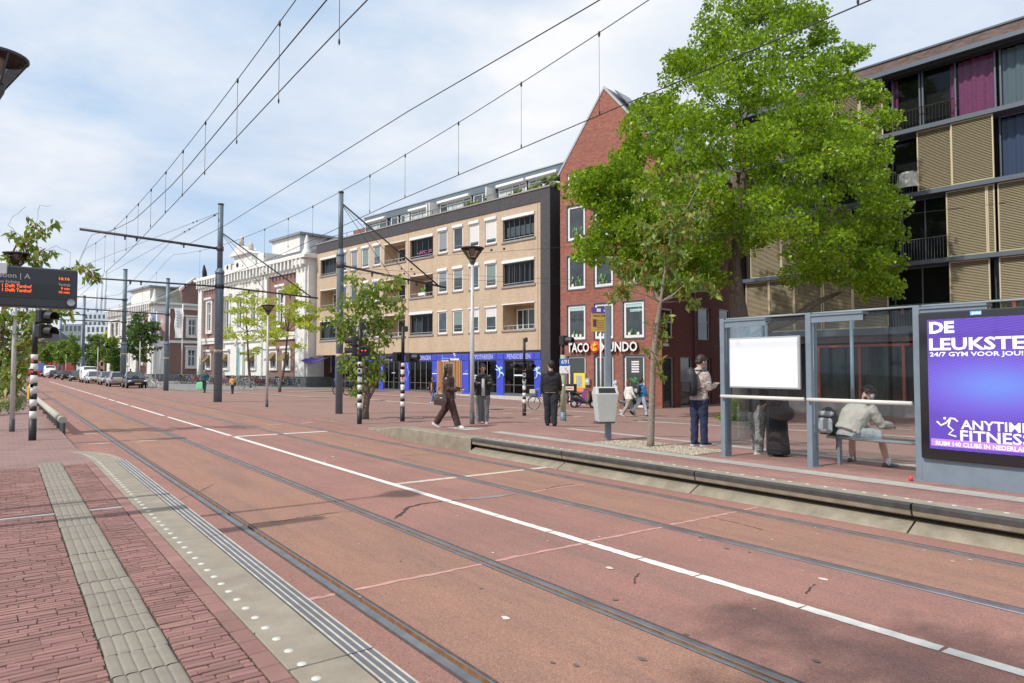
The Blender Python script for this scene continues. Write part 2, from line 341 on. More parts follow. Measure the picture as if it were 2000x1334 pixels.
M_TILE = mat('tactile concrete', (.25, .22, .18), .9, noise=.12, nscale=6, bump=.35, bscale=150, island=.05, dirt=.2)
M_RUB = mat('rubber edge', (.12, .125, .14), .6, noise=.15, nscale=8)
M_RUBL = mat('worn rubber rib', (.50, .46, .39), .7, noise=.2, nscale=8)
M_BRICK = mat('clay paver', (.30, .158, .138), .9, noise=.14, nscale=2.2, island=.17, bump=.5, bscale=260)
M_JOINT = mat('paving joint sand', (.06, .042, .036), .95, noise=.3, nscale=30)
M_DOT = mat('white stud', (.58, .56, .50), .7, noise=.1, nscale=3)

far = MB(); far.box(-1500, 1500, -40, 2200, -.9, -.62); far.build('ground', M_GREY, kind='structure')

S0, S1 = -7.0, 260.0
RAILS = [(2.30, 1), (3.735, -1), (6.265, 1), (7.70, -1)]
zones = [tuple(sorted((f - .092 * g, f + .084 * g))) for f, g in RAILS]
def sheet(t0, t1, z, mb, mi=0, s0=S0, s1=S1, st=None):
    ss = [s0, -2, 4, 12, 30, 70, 140, s1] if st is None else st
    ss = [x for x in ss if s0 <= x <= s1]
    for a, b in zip(ss, ss[1:]): mb.quad((t0, a, z), (t1, a, z), (t1, b, z), (t0, b, z), mi)
mb = MB(); sheet(.6, zones[0][0], 0, mb); sheet(zones[1][1], zones[2][0], 0, mb); sheet(zones[3][1], 8.95, 0, mb); mb.build('road', M_ROAD, M=STREET, kind='structure')
mb = MB(); sheet(zones[0][1], zones[1][0], 0, mb); sheet(zones[2][1], zones[3][0], 0, mb); mb.build('track_bed', M_BED, M=STREET, kind='structure')
for f, g in RAILS:
    gw = .040 if f < 3 else .026
    root = obj('rail', None, kind='structure', M=STREET); root.empty_display_size = .1
    prof = [(f - .092 * g, 0, 0), (f - .060 * g, -.003, 2), (f - .056 * g, .003, 0), (f - .004 * g, .005, 0), (f, .001, 0), (f + .002 * g, -.030, 1), (f + gw * g, -.030, 1), (f + (gw + .003) * g, .000, 0), (f + .056 * g, .001, 0), (f + .060 * g, -.003, 2), (f + .084 * g, 0, 2)]
    groups = {'rail_head': ([0, 1, 1, 1, 0, 0, 0, 1, 1, 0], M_STEEL), 'rail_groove': ([0, 0, 0, 0, 1, 1, 1, 0, 0, 0], M_RUST), 'joint_filler': ([1, 0, 0, 0, 0, 0, 0, 0, 0, 1], M_BITU)}
    for nm, (use, mt) in groups.items():
        mb = MB()
        for i, u_ in enumerate(use):
            if not u_: continue
            a, b = prof[i], prof[i + 1]
            for s0, s1 in ((S0, 8), (8, 40), (40, S1)): mb.quad((a[0], s0, a[1]), (b[0], s0, b[1]), (b[0], s1, b[1]), (a[0], s1, a[1]))
        if nm == 'joint_filler':   # the outer joint laps the groove side as well
            pass
        mb.build(nm, mt, root)

def tsof(px, py, z=0):
    p = at(px, py, z); return (p.dot(NV), p.dot(DV))
def ribbon(pts, w, z, mb, jag=0.0, mi=0):
    """flat ribbon along street-coordinate points, widths may vary"""
    n = len(pts); L = []; Rr = []
    for i, p in enumerate(pts):
        a = Vector(pts[max(0, i - 1)]); b = Vector(pts[min(n - 1, i + 1)]); d = (b - a); d = d.normalized() if d.length > 0 else Vector((1, 0)); nn = Vector((-d.y, d.x)); ww = (w[i] if isinstance(w, list) else w) / 2 * (1 + random.uniform(-jag, jag))
        zz = z(*p) if callable(z) else z
        L.append((p[0] + nn.x * ww, p[1] + nn.y * ww, zz)); Rr.append((p[0] - nn.x * ww, p[1] - nn.y * ww, zz))
    for i in range(n - 1): mb.quad(L[i], Rr[i], Rr[i + 1], L[i + 1], mi)
def wiggle(a, b, n, amp):
    return [(a[0] + (b[0] - a[0]) * i / n + random.uniform(-amp, amp) * (0 < i < n), a[1] + (b[1] - a[1]) * i / n + random.uniform(-amp, amp) * (0 < i < n)) for i in range(n + 1)]
# centre line, broken where the asphalt joints cross it
brk = [-6.0] + [tsof(*p)[1] for p in ((1842, 1269), (1565, 1187), (1358, 1126), (1250, 1091), (1150, 1062), (1076, 1038), (974, 1007), (882, 979))] + [19.3, 29.0, 38.5, 44, 47.5, 56, 70, 90, 115]
mb = MB()
for i, (a, b) in enumerate(zip(brk, brk[1:])):
    g = .010 if a < 19 else .35
    st = [a + g + (b - a - 2 * g) * k / 14 for k in range(15)] if b < 20 else [a + g, b - g]
    lf = [(4.945 + random.uniform(-.006, .006), q) for q in st]; rt = [(5.055 + random.uniform(-.006, .006), q + (random.uniform(-.012, .012) if k in (0, len(st) - 1) else 0)) for k, q in enumerate(st)]
    for k in range(len(st) - 1): mb.quad((*lf[k], .004), (*rt[k], .004), (*rt[k + 1], .004), (*lf[k + 1], .004))
mb.build('centre_line', M_WHITE, M=STREET, kind='structure')
def marks(name, lst, m):
    mb = MB()
    for t0, t1, s0, s1 in lst:
        pts = []
        k = max(2, int(abs(t1 - t0) / .1))
        if abs(t1 - t0) > 6: k = 12
        for i in range(k + 1): pts.append((t0 + (t1 - t0) * i / k, s0 + random.uniform(-.008, .008), s1 + random.uniform(-.008, .008)))
        for p, q in zip(pts, pts[1:]):
            zz = [max(.004, gz(x, y) + .009) if x > 8.3 else .004 for x, y in ((p[0], p[1]), (q[0], q[1]), (q[0], q[2]), (p[0], p[2]))]
            mb.quad((p[0], p[1], zz[0]), (q[0], q[1], zz[1]), (q[0], q[2], zz[2]), (p[0], p[2], zz[3]))
    return mb.build(name, m, M=STREET, kind='structure')
marks('stop_line', [(5.06, zones[2][0], 9.84, 9.98), (zones[2][1], zones[3][0], 9.83, 9.97), (zones[3][1], 8.15, 9.83, 9.97)], M_OLDW)
marks('crossing_stop_line', [(5.06, zones[2][0], 19.25, 19.42), (zones[2][1], zones[3][0], 19.27, 19.44)], M_WHITE)
d1 = [(1.68 + 1.05 * k, 2.12 + 1.05 * k, s, s + .11) for s in (19.5, 22.6) for k in range(16) if not (19 < s < 20 and 3.4 < 1.68 + 1.05 * k < 8.1)]
marks('crossing_dashes', [q for q in d1 if not any(z0 - .02 < q[0] < z1 or z0 < q[1] < z1 + .02 for z0, z1 in zones)], M_OLDW)
# asphalt joints, cracks, patches and spots
mb = MB()
for t0, t1 in ((1.7, zones[0][0]), (zones[0][1], zones[1][0]), (zones[1][1], 4.93), (5.07, zones[2][0]), (zones[2][1], zones[3][0]), (zones[3][1], 8.1)):
    ribbon(wiggle((t0, 5.42), (t1, 5.40), 14, .012), .05, .003, mb, .35)
ribbon([tsof(*p) for p in ((1040, 961), (1070, 956), (1110, 950), (1140, 946))], .045, .003, mb, .4)
mb.build('asphalt_joint', mat('pink joint seal', (.50, .27, .235), .8, noise=.12), M=STREET, kind='structure')
mb = MB()
for pl, w in (([(485, 1025), (520, 1020), (560, 1016), (600, 1009), (640, 1003), (690, 998)], .016), ([(770, 1013), (785, 1003), (795, 992), (820, 985), (850, 981), (878, 978), (912, 976)], .04), ([(905, 977), (935, 972)], .02), ([(745, 868), (800, 864), (850, 861)], .015), ([(785, 890), (860, 886), (930, 883)], .015), ([(610, 908), (700, 902), (800, 896)], .01), ([(1066, 955), (1086, 950), (1120, 946)], .012), ([(1240, 1140), (1238, 1130), (1248, 1120)], .012), ([(1575, 1160), (1580, 1150), (1592, 1142)], .012), ([(1385, 1010), (1440, 1022), (1490, 1035)], .01), ([(330, 985), (390, 960), (420, 945)], .008)):
    q = [tsof(*p) for p in pl]; q2 = []
    for a, b in zip(q, q[1:]): q2 += wiggle(a, b, 6, .012)[:-1]
    q2.append(q[-1]); ribbon(q2, w, .0035, mb, .7)
mb.build('asphalt_crack', mat('crack shadow', (.06, .04, .035), .95), M=STREET, kind='structure')
mb = MB(); ribbon([tsof(*p) for p in ((905, 976), (940, 973), (975, 969), (1008, 965))], [.03, .13, .12, .02], .0045, mb, .1); mb.build('tar_patch', mat('grey tar patch', (.22, .225, .22), .7, noise=.2), M=STREET, kind='structure')
def blobs(name, lst, m, z=.0055):
    mb = MB()
    for t, s, r in lst:
        n = 11; q = [(t + math.cos(6.283 * i / n) * r * random.uniform(.65, 1.2), s + math.sin(6.283 * i / n) * r * 1.5 * random.uniform(.65, 1.2), z) for i in range(n)]; mb.poly(q)
    return mb.build(name, m, M=STREET, kind='structure')
spots = [tsof(*p) for p in ((1203, 1172), (1255, 1288), (1595, 1292), (1080, 1295), (1125, 1300), (940, 1150), (1340, 1240), (1370, 1050), (1420, 1072))]
blobs('gum_spots', [(t, s, random.uniform(.014, .026)) for t, s in spots] + [(random.uniform(1.8, 8.0), random.uniform(2.5, 16), random.uniform(.005, .012)) for _ in range(60)], mat('dark spot', (.15, .11, .10), .8))
blobs('pale_spots', [(*tsof(*p), .03) for p in ((1607, 1132), (987, 1208), (650, 892), (695, 871), (634, 903), (1190, 1110))] + [(random.uniform(1.8, 8.0), random.uniform(2.5, 22), random.uniform(.005, .014)) for _ in range(60)], mat('pale spot', (.62, .56, .50), .8))
blobs('concrete_patch', [(*tsof(640, 815), .01)], M_CONC)

# ---------------------------------------------------------------- the square to the right of the tracks
def tl(s): return 8.30 + .6 * smooth((s - 15.7) / 3.6)
M_HERR = brickmat('herringbone brick', (.35, .185, .155), (.28, .15, .13), (.15, .10, .08), bw=.205, bh=.07, ms=.008, axes='xy', rot=R(45), var=.16, bump=.5, scale_noise=1.1)
ss = [-9, -5, -2, 0, 2, 4, 6, 8, 10, 12, 14, 15, 15.7, 16.4, 17, 17.6, 18.2, 18.8, 19.3, 20, 22, 24, 27, 30, 35, 40, 50, 60, 80, 110, 160, 260]
offs = [0, .3, .6, 1.2, 1.8, 2.5, 3.2, 3.5, 4.5, 6, 8, 10, 12, 13.7, 16, 19, 21.7, 30, 60, 120]
def grid(name, ss, offs, tlf, m, kind='structure', dz=0.0, mi=None):
    mb = MB(); vs = [(tlf(s) + o, s, gz(tlf(s) + o + .001, s) + dz) for s in ss for o in offs]; n = len(offs)
    mb.add(vs, [(i * n + j, i * n + j + 1, (i + 1) * n + j + 1, (i + 1) * n + j) for i in range(len(ss) - 1) for j in range(n - 1)]); return mb.build(name, m, M=STREET, kind=kind)
grid('pavement', ss, offs, tl, M_PLAZA)
plat_s = [-9, -5, -2, 0, 2, 4, 6, 8, 10, 12, 14, 15, 15.7, 16.4, 17, 17.6, 18.2, 18.8]
def strip(name, t0, t1, s0, s1, m, dz=.004, n=24, ts=None):
    ss_ = [s0 + (s1 - s0) * i / n for i in range(n + 1)]; mb = MB(); vs = []
    for s in ss_:
        sh = tl(s) - 8.30
        for k in range(4): tt = t0 + (t1 - t0) * k / 3 + sh; vs.append((tt, s, gz(max(tt, 8.31), s) + dz))
    mb.add(vs, [(i * 4 + j, i * 4 + j + 1, i * 4 + j + 5, i * 4 + j + 4) for i in range(n) for j in range(3)]); return mb.build(name, m, M=STREET, kind='structure')
strip('platform_paving', 8.62, 11.7, -6, 18.5, M_HERR, .005, 40)
strip('platform_kerb_top', 8.36, 8.66, -6, 18.9, M_CONC, .010, 44)
M_SLAB = brickmat('concrete slabs', (.40, .375, .33), (.35, .325, .285), (.2, .18, .15), bw=.3, bh=.3, ms=.008, axes='xy', var=.12, bump=.3)
strip('guide_strip', 9.42, 9.78, -6, 13.6, M_SLAB, .010, 30); strip('guide_pad', 9.2, 9.8, 14.3, 15.3, M_SLAB, .011, 3)
strip('paving_band', 11.45, 11.72, -6, 13.2, M_SLAB, .010, 30)
def band(name, pxs, w, m, dz=.012):
    pts = [ground(*p) for p in pxs]; pts = [(p.dot(NV), p.dot(DV)) for p in pts]; q = []
    for a, b in zip(pts, pts[1:]): q += [(a[0] + (b[0] - a[0]) * i / 8, a[1] + (b[1] - a[1]) * i / 8) for i in range(8)]
    q.append(pts[-1]); mb = MB(); ribbon(q, w, lambda t, s: gz(t, s) + dz, mb); return mb.build(name, m, M=STREET, kind='structure')
band('paving_band', ((380, 764), (600, 775), (696, 778), (877, 792), (1010, 797), (1160, 806)), .45, M_SLAB, .014)
band('paving_band', ((560, 765), (700, 770), (1060, 786), (1100, 792)), .35, mat('pale kerb stone', (.46, .44, .40), .9, noise=.1), .02)
band('paving_band', ((1245, 823), (1420, 833), (1640, 845), (1900, 862)), .45, M_SLAB, .016)
band('paving_band', ((1160, 806), (1300, 818), (1500, 828), (1780, 840)), .3, M_SLAB, .014)
# grey yard in front of the museum and the cycle path
mb = MB()
yard = [ground(*p) for p in ((290, 745), (330, 763), (470, 766), (600, 758.5), (615, 745), (300, 735))]
yy = [(p.dot(NV), p.dot(DV)) for p in yard]; 
def pin(x, y, poly):
    c = False; j = len(poly) - 1
    for i in range(len(poly)):
        if (poly[i][1] > y) != (poly[j][1] > y) and x < (poly[j][0] - poly[i][0]) * (y - poly[i][1]) / (poly[j][1] - poly[i][1]) + poly[i][0]: c = not c
        j = i
    return c
yp = [(12.5, 62), (20.5, 55), (29, 52), (60, 60), (80, 160), (20, 220), (11.5, 200), (11.3, 75)]
mb.add([(a, b, gz(a, b) + .02) for a, b in yp], [tuple(range(len(yp)))])
mb = MB(); gs = [(s0, s1) for s0, s1 in zip(range(60, 220, 8), range(68, 228, 8))]
for s0, s1 in gs:
    for o0, o1 in zip((11.6, 16, 20, 25, 30, 45), (16, 20, 25, 30, 45, 90)): mb.quad((o0, s0, gz(o0, s0) + .02), (o1, s0, gz(o1, s0) + .02), (o1, s1, gz(o1, s1) + .02), (o0, s1, gz(o0, s1) + .02))
mb.build('museum_yard', M_GREY, M=STREET, kind='structure')
# right platform edge: rubber nosing, lip, shadow gap and sloping foot, laid in lengths
kerb = obj('platform_edge', None, kind='structure', M=STREET)
js = [-5.5, -2.5, .54, 3.56, 6.58, 9.60, 12.62]
for a, b in zip(js, js[1:]):
    a += .012; b -= .012
    def ext(prof, nm, m):
        mb = MB(); mb.prism([(x, a, z) for x, z in prof], (0, b - a, 0)); return mb.build(nm, m, kerb)
    ext([(8.25, .250), (8.25, .302), (8.27, .316), (8.34, .318), (8.34, .250)], 'rubber_nosing', mat('black rubber nosing', (.055, .052, .05), .7, noise=.3, nscale=6, dirt=.3))
    ext([(8.29, .175), (8.27, .19), (8.26, .248), (8.5, .248), (8.5, .175)], 'concrete_lip', M_CONCD)
    ext([(8.15, .001), (8.17, .018), (8.36, .115), (8.55, .12), (8.55, .001)], 'concrete_foot', M_CONCD)
    ext([(8.47, .118), (8.47, .178), (8.56, .178), (8.56, .118)], 'gap_shade', M_BITU)  # dark back of the gap: the recess shade is put into the colour
def kerbface(s_, lo=.0): return tl(s_) - .05
mb = MB(); ks = [12.63 + (19.2 - 12.63) * i / 16 for i in range(17)]
for a, b in zip(ks, ks[1:]):
    za, zb = gz(tl(a) + .01, a), gz(tl(b) + .01, b); ta, tb = kerbface(a), kerbface(b)
    ins = .12 * max(0, 1 - (a - 12.63) / 1.8); inb = .12 * max(0, 1 - (b - 12.63) / 1.8)
    mb.quad((ta, a, -.01), (ta, a, za + .002), (tb, b, zb + .002), (tb, b, -.01)); mb.quad((ta, a, za + .002), (ta + .03, a, za + .014), (tb + .03, b, zb + .014), (tb, b, zb + .002)); mb.quad((ta + .03, a, za + .014), (ta + .42, a, za + .014), (tb + .42, b, zb + .014), (tb + .03, b, zb + .014))
mb.build('curved_kerb', M_CONCD, kerb)
stud = MB(); stud.lathe([(.026, 0), (.024, .003), (0.0001, .0035)], 10); sm_ = stud.mesh('tactile_stud', M_DOT)
for i in range(78):
    s = -5 + i * .25; t = 8.60; obj('tactile_stud', sm_, kerb, Matrix.Translation((t + tl(s) - 8.30, s, gz(8.5, s) + .010)))

# ---------------------------------------------------------------- near platform (left)
def te(s): return 1.66 - .38 * smooth((s - 13.2) / 3.0)
lp = [-7, -2, 0, 2, 4, 6, 8, 10, 12, 13, 13.6, 14.2, 14.8, 15.4, 16, 17, 18, 20, 24, 30, 40, 60, 90, 130, 200, 260]
M_LEFT = brickmat('dusty left paving', (.30, .18, .16), (.26, .155, .14), (.14, .10, .085), bw=.2, bh=.05, ms=.007, axes='xy', var=.2, bump=.4, scale_noise=1.4)
mb = MB(); lo = [-40, -12, -6, -4, -2.5, -1.5, -.6, 0]
vs = [(te(s) + o, s, gz(1.0, s)) for s in lp for o in lo] ; n = len(lo)
mb.add(vs, [(i * n + j, i * n + j + 1, (i + 1) * n + j + 1, (i + 1) * n + j) for i in range(len(lp) - 1) for j in range(n - 1)])
for a, b in zip(lp, lp[1:]): mb.quad((te(a), a, gz(1, a)), (te(a), a, -.02), (te(b), b, -.02), (te(b), b, gz(1, b)), 1)
left = mb.build('near_platform', [M_LEFT, M_CONCD], M=STREET, kind='structure')
# joint bed under the hand-laid bricks
mb = MB(); sheet(-2.4, 1.20, .3035, mb, s0=1.2, s1=13.0, st=[1.2, 4, 8, 13.0]); mb.build('joint_bed', M_JOINT, left)
LJ = [-2.9, .31, 3.51, 6.70, 9.90, 13.1]
for a, b in zip(LJ, LJ[1:]):
    a += .006; b -= .006
    mb = MB(); mb.bbox(1.195, 1.505, a, b, .26, .318, .004); mb.build('kerb_slab', M_CONC, left)
    mb = MB(); mb.prism([(1.512, a, .26), (1.512, a, .316), (1.66, a, .316), (1.672, a, .305), (1.672, a, .05), (1.6, a, .05)], (0, b - a, 0))
    st = mb.build('rubber_strip', M_RUB, left)
    mb = MB()
    for x in (1.522, 1.566, 1.610, 1.652): mb.box(x - .005, x + .005, a, b, .316, .3195)
    mb.build('rib', M_RUBL, st)
mb = MB(); q = [(1.195, 13.11), (1.195, 14.4), (1.17, 15.2), (1.06, 16.3), (1.36, 15.95), (1.52, 15.0), (1.60, 14.2), (1.63, 13.6), (1.64, 13.11)]
q3 = [(x, y, gz(1, y) + .016) for x, y in reversed(q)]; mb.prism(q3, (0, 0, -.3)); mb.build('kerb_slab', M_CONC, left, label='curved end slab of the kerb')
for i in range(64):
    s = 1.9 + i * .205; obj('tactile_stud', sm_, left, Matrix.Translation((1.272 - .06 * smooth((s - 13.2) / 2), s, .318 if s < 13.1 else gz(1, s) + .0165)))
# ribbed guide tiles
def tilemesh(a, b, L):
    mb = MB(); n = 30; vs = []
    for j, y in enumerate((0.004, L - .004)):
        for i in range(n + 1):
            x = a + (b - a) * i / n; ph = (i / n) * 5 % 1; z = .006 * (1 if .2 < ph < .8 else (ph / .2 if ph <= .2 else (1 - ph) / .2)); vs.append((x, y, z))
    mb.add(vs, [(i, i + 1, n + 2 + i, n + 1 + i) for i in range(n)], 0, False); mb.quad((a, .004, -.02), (b, .004, -.02), (b, .004, 0), (a, .004, 0)); mb.quad((b, .004, -.02), (b, L - .004, -.02), (b, L - .004, 0), (b, .004, 0)); mb.quad((a, .004, -.02), (a, .004, 0), (a, L - .004, 0), (a, L - .004, -.02)); return mb.mesh('guide_tile', M_TILE)
tm = tilemesh(.462, .768, .305); k = 0; s = 1.2
while s < 13.1:
    obj('guide_tile', tm, left, Matrix.Translation((random.uniform(-.003, .003), s, .3125 + random.uniform(-.001, .001))) @ Matrix.Rotation(random.uniform(-.006, .006), 4, 'Z')); s += .305; k += 1
# bricks laid one by one: the nearest 300 singly, the rest together
bm_ = MB(); bm_.bbox(-.0975, .0975, -.0216, .0216, -.03, 0, .004); bmesh1 = bm_.mesh('brick', M_BRICK)
hb = MB(); hb.bbox(-.05, .05, -.0975, .0975, -.03, 0, .003)
cand = []
def course(t0, t1, s):
    off = random.choice((0, .05, .1, .15)) + random.uniform(-.008, .008); x = t0 - off
    while x < t1:
        a, b = max(x, t0), min(x + .1965, t1)
        if b - a > .03: cand.append((a, b, s + random.uniform(-.0018, .0018), random.uniform(-.007, .007), random.uniform(-.0035, .002)))
        x += .2
s = 1.25
while s < 12.98:
    if not 8.66 < s < 8.80 + .0: course(-2.3, .452, s); course(.778, 1.075, s)
    s += .0503
cand.sort(key=lambda c: (c[2] - 3.3) ** 2 * .6 + (c[0] - .4) ** 2 if c[2] > 2.75 else 99)
rest = MB(); cache = {}
for i, (a, b, s, r, dz) in enumerate(cand):
    p = TS((a + b) / 2, s, .3)
    if p.y < 1.6 or p.x / p.y < -1.0: continue
    L = b - a; M_ = Matrix.Translation(((a + b) / 2, s, .3155 + dz)) @ Matrix.Rotation(r, 4, 'Z') @ Matrix.Rotation(random.uniform(-.02, .02), 4, 'Y')
    if i < 300:
        key = round(L, 2)
        if key not in cache: q = MB(); q.bbox(-key / 2, key / 2, -.0206, .0206, -.03, 0, .004); cache[key] = q.mesh('brick', M_BRICK)
        obj('brick', cache[key], left, M_)
    else:
        x0, x1 = -L / 2, L / 2; vs = [M_ @ Vector(v) for v in ((x0, -.0210, -.014), (x1, -.0210, -.014), (x1, .0210, -.014), (x0, .0210, -.014), (x0 + .003, -.0180, 0), (x1 - .003, -.0180, 0), (x1 - .003, .0180, 0), (x0 + .003, .0180, 0))]
        rest.add(vs, [(4, 5, 6, 7), (0, 1, 5, 4), (1, 2, 6, 5), (2, 3, 7, 6), (3, 0, 4, 7)])
rest.build('brick', M_BRICK, left, kind='stuff')
sb = MB(); s = 1.25
while s < 13.0:
    sb.bbox(1.085, 1.187, s, s + .193, .27, .3155 + random.uniform(-.002, .001), .003); s += .198
sb.build('edging_brick', M_BRICK, left, kind='stuff')
mb = MB(); mb.box(-2.3, .455, 8.69, 8.76, .27, .313); mb.box(.775, 1.08, 8.69, 8.76, .27, .313); mb.build('drain_channel', mat('zinc channel', (.42, .42, .43), .6, .3, noise=.15), left)
# sand grit on the near paving
g = MB()
for _ in range(500):
    t, s = random.uniform(-2, 1.15), random.uniform(2.3, 12.5); z = .316; r = random.uniform(.002, .006); g.add([(t - r, s, z), (t, s - r, z), (t + r, s, z), (t, s + r, z), (t, s, z + r * .7)], [(0, 1, 4), (1, 2, 4), (2, 3, 4), (3, 0, 4)])
g.build('grit', mat('pale grit', (.42, .38, .32), .9), M=STREET, kind='stuff')
# gravel round the platform tree
g = MB(); c = ground(1270, 873); ct, cs = c.dot(NV), c.dot(DV)
for _ in range(2600):
    t, s = ct + random.uniform(-.42, .62), cs + random.uniform(-1.35, 1.2); r = random.uniform(.008, .02); z = .311
    g.add([(t - r, s, z), (t, s - r, z), (t + r, s, z), (t, s + r, z), (t + r * .2, s, z + r)], [(0, 1, 4), (1, 2, 4), (2, 3, 4), (3, 0, 4)])
g.build('gravel', mat('tree pit gravel', (.40, .35, .27), .95, island=.35), M=STREET, kind='stuff')
mb = MB(); mb.quad((ct - .45, cs - 1.4, .3105), (ct + .65, cs - 1.4, .3105), (ct + .65, cs + 1.25, .3105), (ct - .45, cs + 1.25, .3105)); mb.build('tree_pit', mat('pit soil', (.22, .18, .13), .95, noise=.25, nscale=12), M=STREET, kind='structure')
# ================================================================== BUILDINGS
M_BEIGE = brickmat('sand brick', (.56, .43, .30), (.47, .355, .245), (.40, .32, .24), var=.10, bump=.25, bw=.22, bh=.0625)
M_DARKB = brickmat('charcoal brick', (.090, .084, .088), (.065, .062, .066), (.03, .028, .028), var=.12, bump=.25)
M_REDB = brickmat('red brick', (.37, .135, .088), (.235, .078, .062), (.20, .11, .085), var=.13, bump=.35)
M_WINEB = brickmat('dark red brick', (.13, .035, .03), (.10, .028, .025), (.06, .025, .02), var=.12)
M_MUSB = brickmat('museum brick', (.25, .14, .118), (.21, .115, .10), (.24, .16, .14), var=.1)
M_PURB = brickmat('purple brown brick', (.20, .13, .115), (.11, .075, .07), (.11, .09, .08), var=.18)
M_WF = mat('white window frame', (.76, .77, .76), .45, noise=.03)
M_PLAST = mat('white stucco', (.72, .71, .675), .8, noise=.08, nscale=2, dirt=.22)
M_GF = mat('grey aluminium', (.13, .145, .16), .45, .3)
M_LGF = mat('light grey frame', (.40, .42, .43), .5, .2)
M_SILLG = mat('grey sill stone', (.30, .28, .26), .8, noise=.1)
GLASS = mat('window glass', (.030, .042, .046), .04, 0, spec=.9, noise=.5, nscale=1.2)
GLASS2 = mat('window glass with sky', (.05, .07, .085), .06, 0, spec=1.0, noise=.4, nscale=.8)
M_BLIND = mat('white blind', (.68, .68, .67), .8)
M_DARKIN = mat('dark interior', (.022, .02, .02), .9)
M_BLUE = mat('shop blue panel', (.045, .07, .56), .5, noise=.06, nscale=2)
M_LETW = mat('white letters', (.78, .78, .78), .5)
M_LETG = mat('grey blue letters', (.42, .45, .68), .5)
M_GREYROOF = mat('slate blue cladding', (.12, .16, .19), .5, noise=.06, nscale=3)

def wall_holes(mb, u0, u1, z0, z1, holes, y=0.0, dep=.25, mi=0, ri=None):
    ri = mi if ri is None else ri
    us = sorted({u0, u1, *[max(u0, min(u1, h[i])) for h in holes for i in (0, 1)]}); zs = sorted({z0, z1, *[max(z0, min(z1, h[i])) for h in holes for i in (2, 3)]})
    for a, b in zip(us, us[1:]):
        for c, d in zip(zs, zs[1:]):
            mu, mz = (a + b) / 2, (c + d) / 2
            if any(h[0] < mu < h[1] and h[2] < mz < h[3] for h in holes): continue
            mb.quad((a, y, c), (b, y, c), (b, y, d), (a, y, d), mi)
    for h in holes:
        a, b, c, d = h[:4]; dd = h[4] if len(h) > 4 else dep
        mb.quad((a, y, c), (a, y, d), (a, y + dd, d), (a, y + dd, c), ri); mb.quad((b, y, c), (b, y + dd, c), (b, y + dd, d), (b, y, d), ri)
        mb.quad((a, y, d), (b, y, d), (b, y + dd, d), (a, y + dd, d), ri); mb.quad((a, y, c), (a, y + dd, c), (b, y + dd, c), (b, y, c), ri)
def win(root, u0, u1, z0, z1, y=.1, fw=.07, fm=None, gm=None, mull=(), trans=(), sill=None, box=None, blind=None, name='window', label=None, proud=.0, plate=None):
    fm = fm or M_WF; gm = gm or GLASS
    f = MB(); yb = y + .06
    f.box(u0, u0 + fw, y, yb, z0, z1); f.box(u1 - fw, u1, y, yb, z0, z1); f.box(u0 + fw, u1 - fw, y, yb, z0, z0 + fw * 1.2); f.box(u0 + fw, u1 - fw, y, yb, z1 - fw, z1)
    ux = [u0 + fw] + [u0 + (u1 - u0) * m for m in mull] + [u1 - fw]; zx = [z0 + fw] + [z0 + (z1 - z0) * m for m in trans] + [z1 - fw]
    for m in ux[1:-1]: f.box(m - fw * .4, m + fw * .4, y + .004, yb, z0 + fw, z1 - fw)
    for m in zx[1:-1]: f.box(u0 + fw, u1 - fw, y + .007, yb, m - fw * .4, m + fw * .4)
    w = f.build(name, fm, root, label=label)
    for a, b in zip(ux, ux[1:]):
        for c, d in zip(zx, zx[1:]):
            p = MB(); t_ = random.uniform(-.006, .006); p.quad((a, y + .035 + t_, c), (b, y + .035 - t_, c), (b, y + .035 - t_, d), (a, y + .035 + t_, d)); p.build('pane', gm, w)
    if sill: p = MB(); p.box(u0 - .05, u1 + .05, -.06, y + .02, z0 - .09, z0 - .002); p.build('sill', sill, w)
    if box: p = MB(); p.bbox(u0 - .04, u1 + .04, -.10, y + .03, z1 - .02, z1 + .20, .02); p.build('roller_box', box, w)
    if blind:
        fr, bm = blind[:2]; p = MB(); lo = z1 - (z1 - z0 - fw) * fr; k = max(2, int((z1 - lo) / .12))
        for i in range(k): c = lo + (z1 - fw - lo) * i / k; d = lo + (z1 - fw - lo) * (i + 1) / k; p.quad((u0 + fw, y + .028, c), (u1 - fw, y + .028, c), (u1 - fw, y + .018 if i % 2 else y + .024, d), (u0 + fw, y + .018 if i % 2 else y + .024, d))
        p.build('blind', bm, w)
    return w
SPLIT = {'pilaster', 'capital', 'corbel', 'movement_joint', 'lintel_line', 'balcony_sill', 'party_wall', 'solar_panel', 'window_awning', 'round_louvre', 'rooftop_chimney', 'gable_statue', 'door_notice', 'opening_hours_sheet', 'mirror', 'insulator', 'side_window', 'number_plate', 'white_print'}
def islands(mb):
    par = list(range(len(mb.v)))
    def fd(a):
        while par[a] != a: par[a] = par[par[a]]; a = par[a]
        return a
    for f in mb.f:
        r = fd(f[0])
        for v in f[1:]: par[fd(v)] = r
    g = {}
    for i, f in enumerate(mb.f): g.setdefault(fd(f[0]), []).append(i)
    out = []
    for ids in g.values():
        n = MB(); mp = {}
        for i in ids:
            for v in mb.f[i]:
                if v not in mp: mp[v] = len(n.v); n.v.append(mb.v[v])
            n.f.append(tuple(mp[v] for v in mb.f[i])); n.m.append(mb.m[i]); n.sm.append(mb.sm[i])
        out.append(n)
    return out
def part(root, name, m, fn, label=None, kind=None):
    mb = MB(); fn(mb)
    if name in SPLIT:
        for q in islands(mb): o = q.build(name, m, root, label=label, kind=kind)
        return o
    return mb.build(name, m, root, label=label, kind=kind)

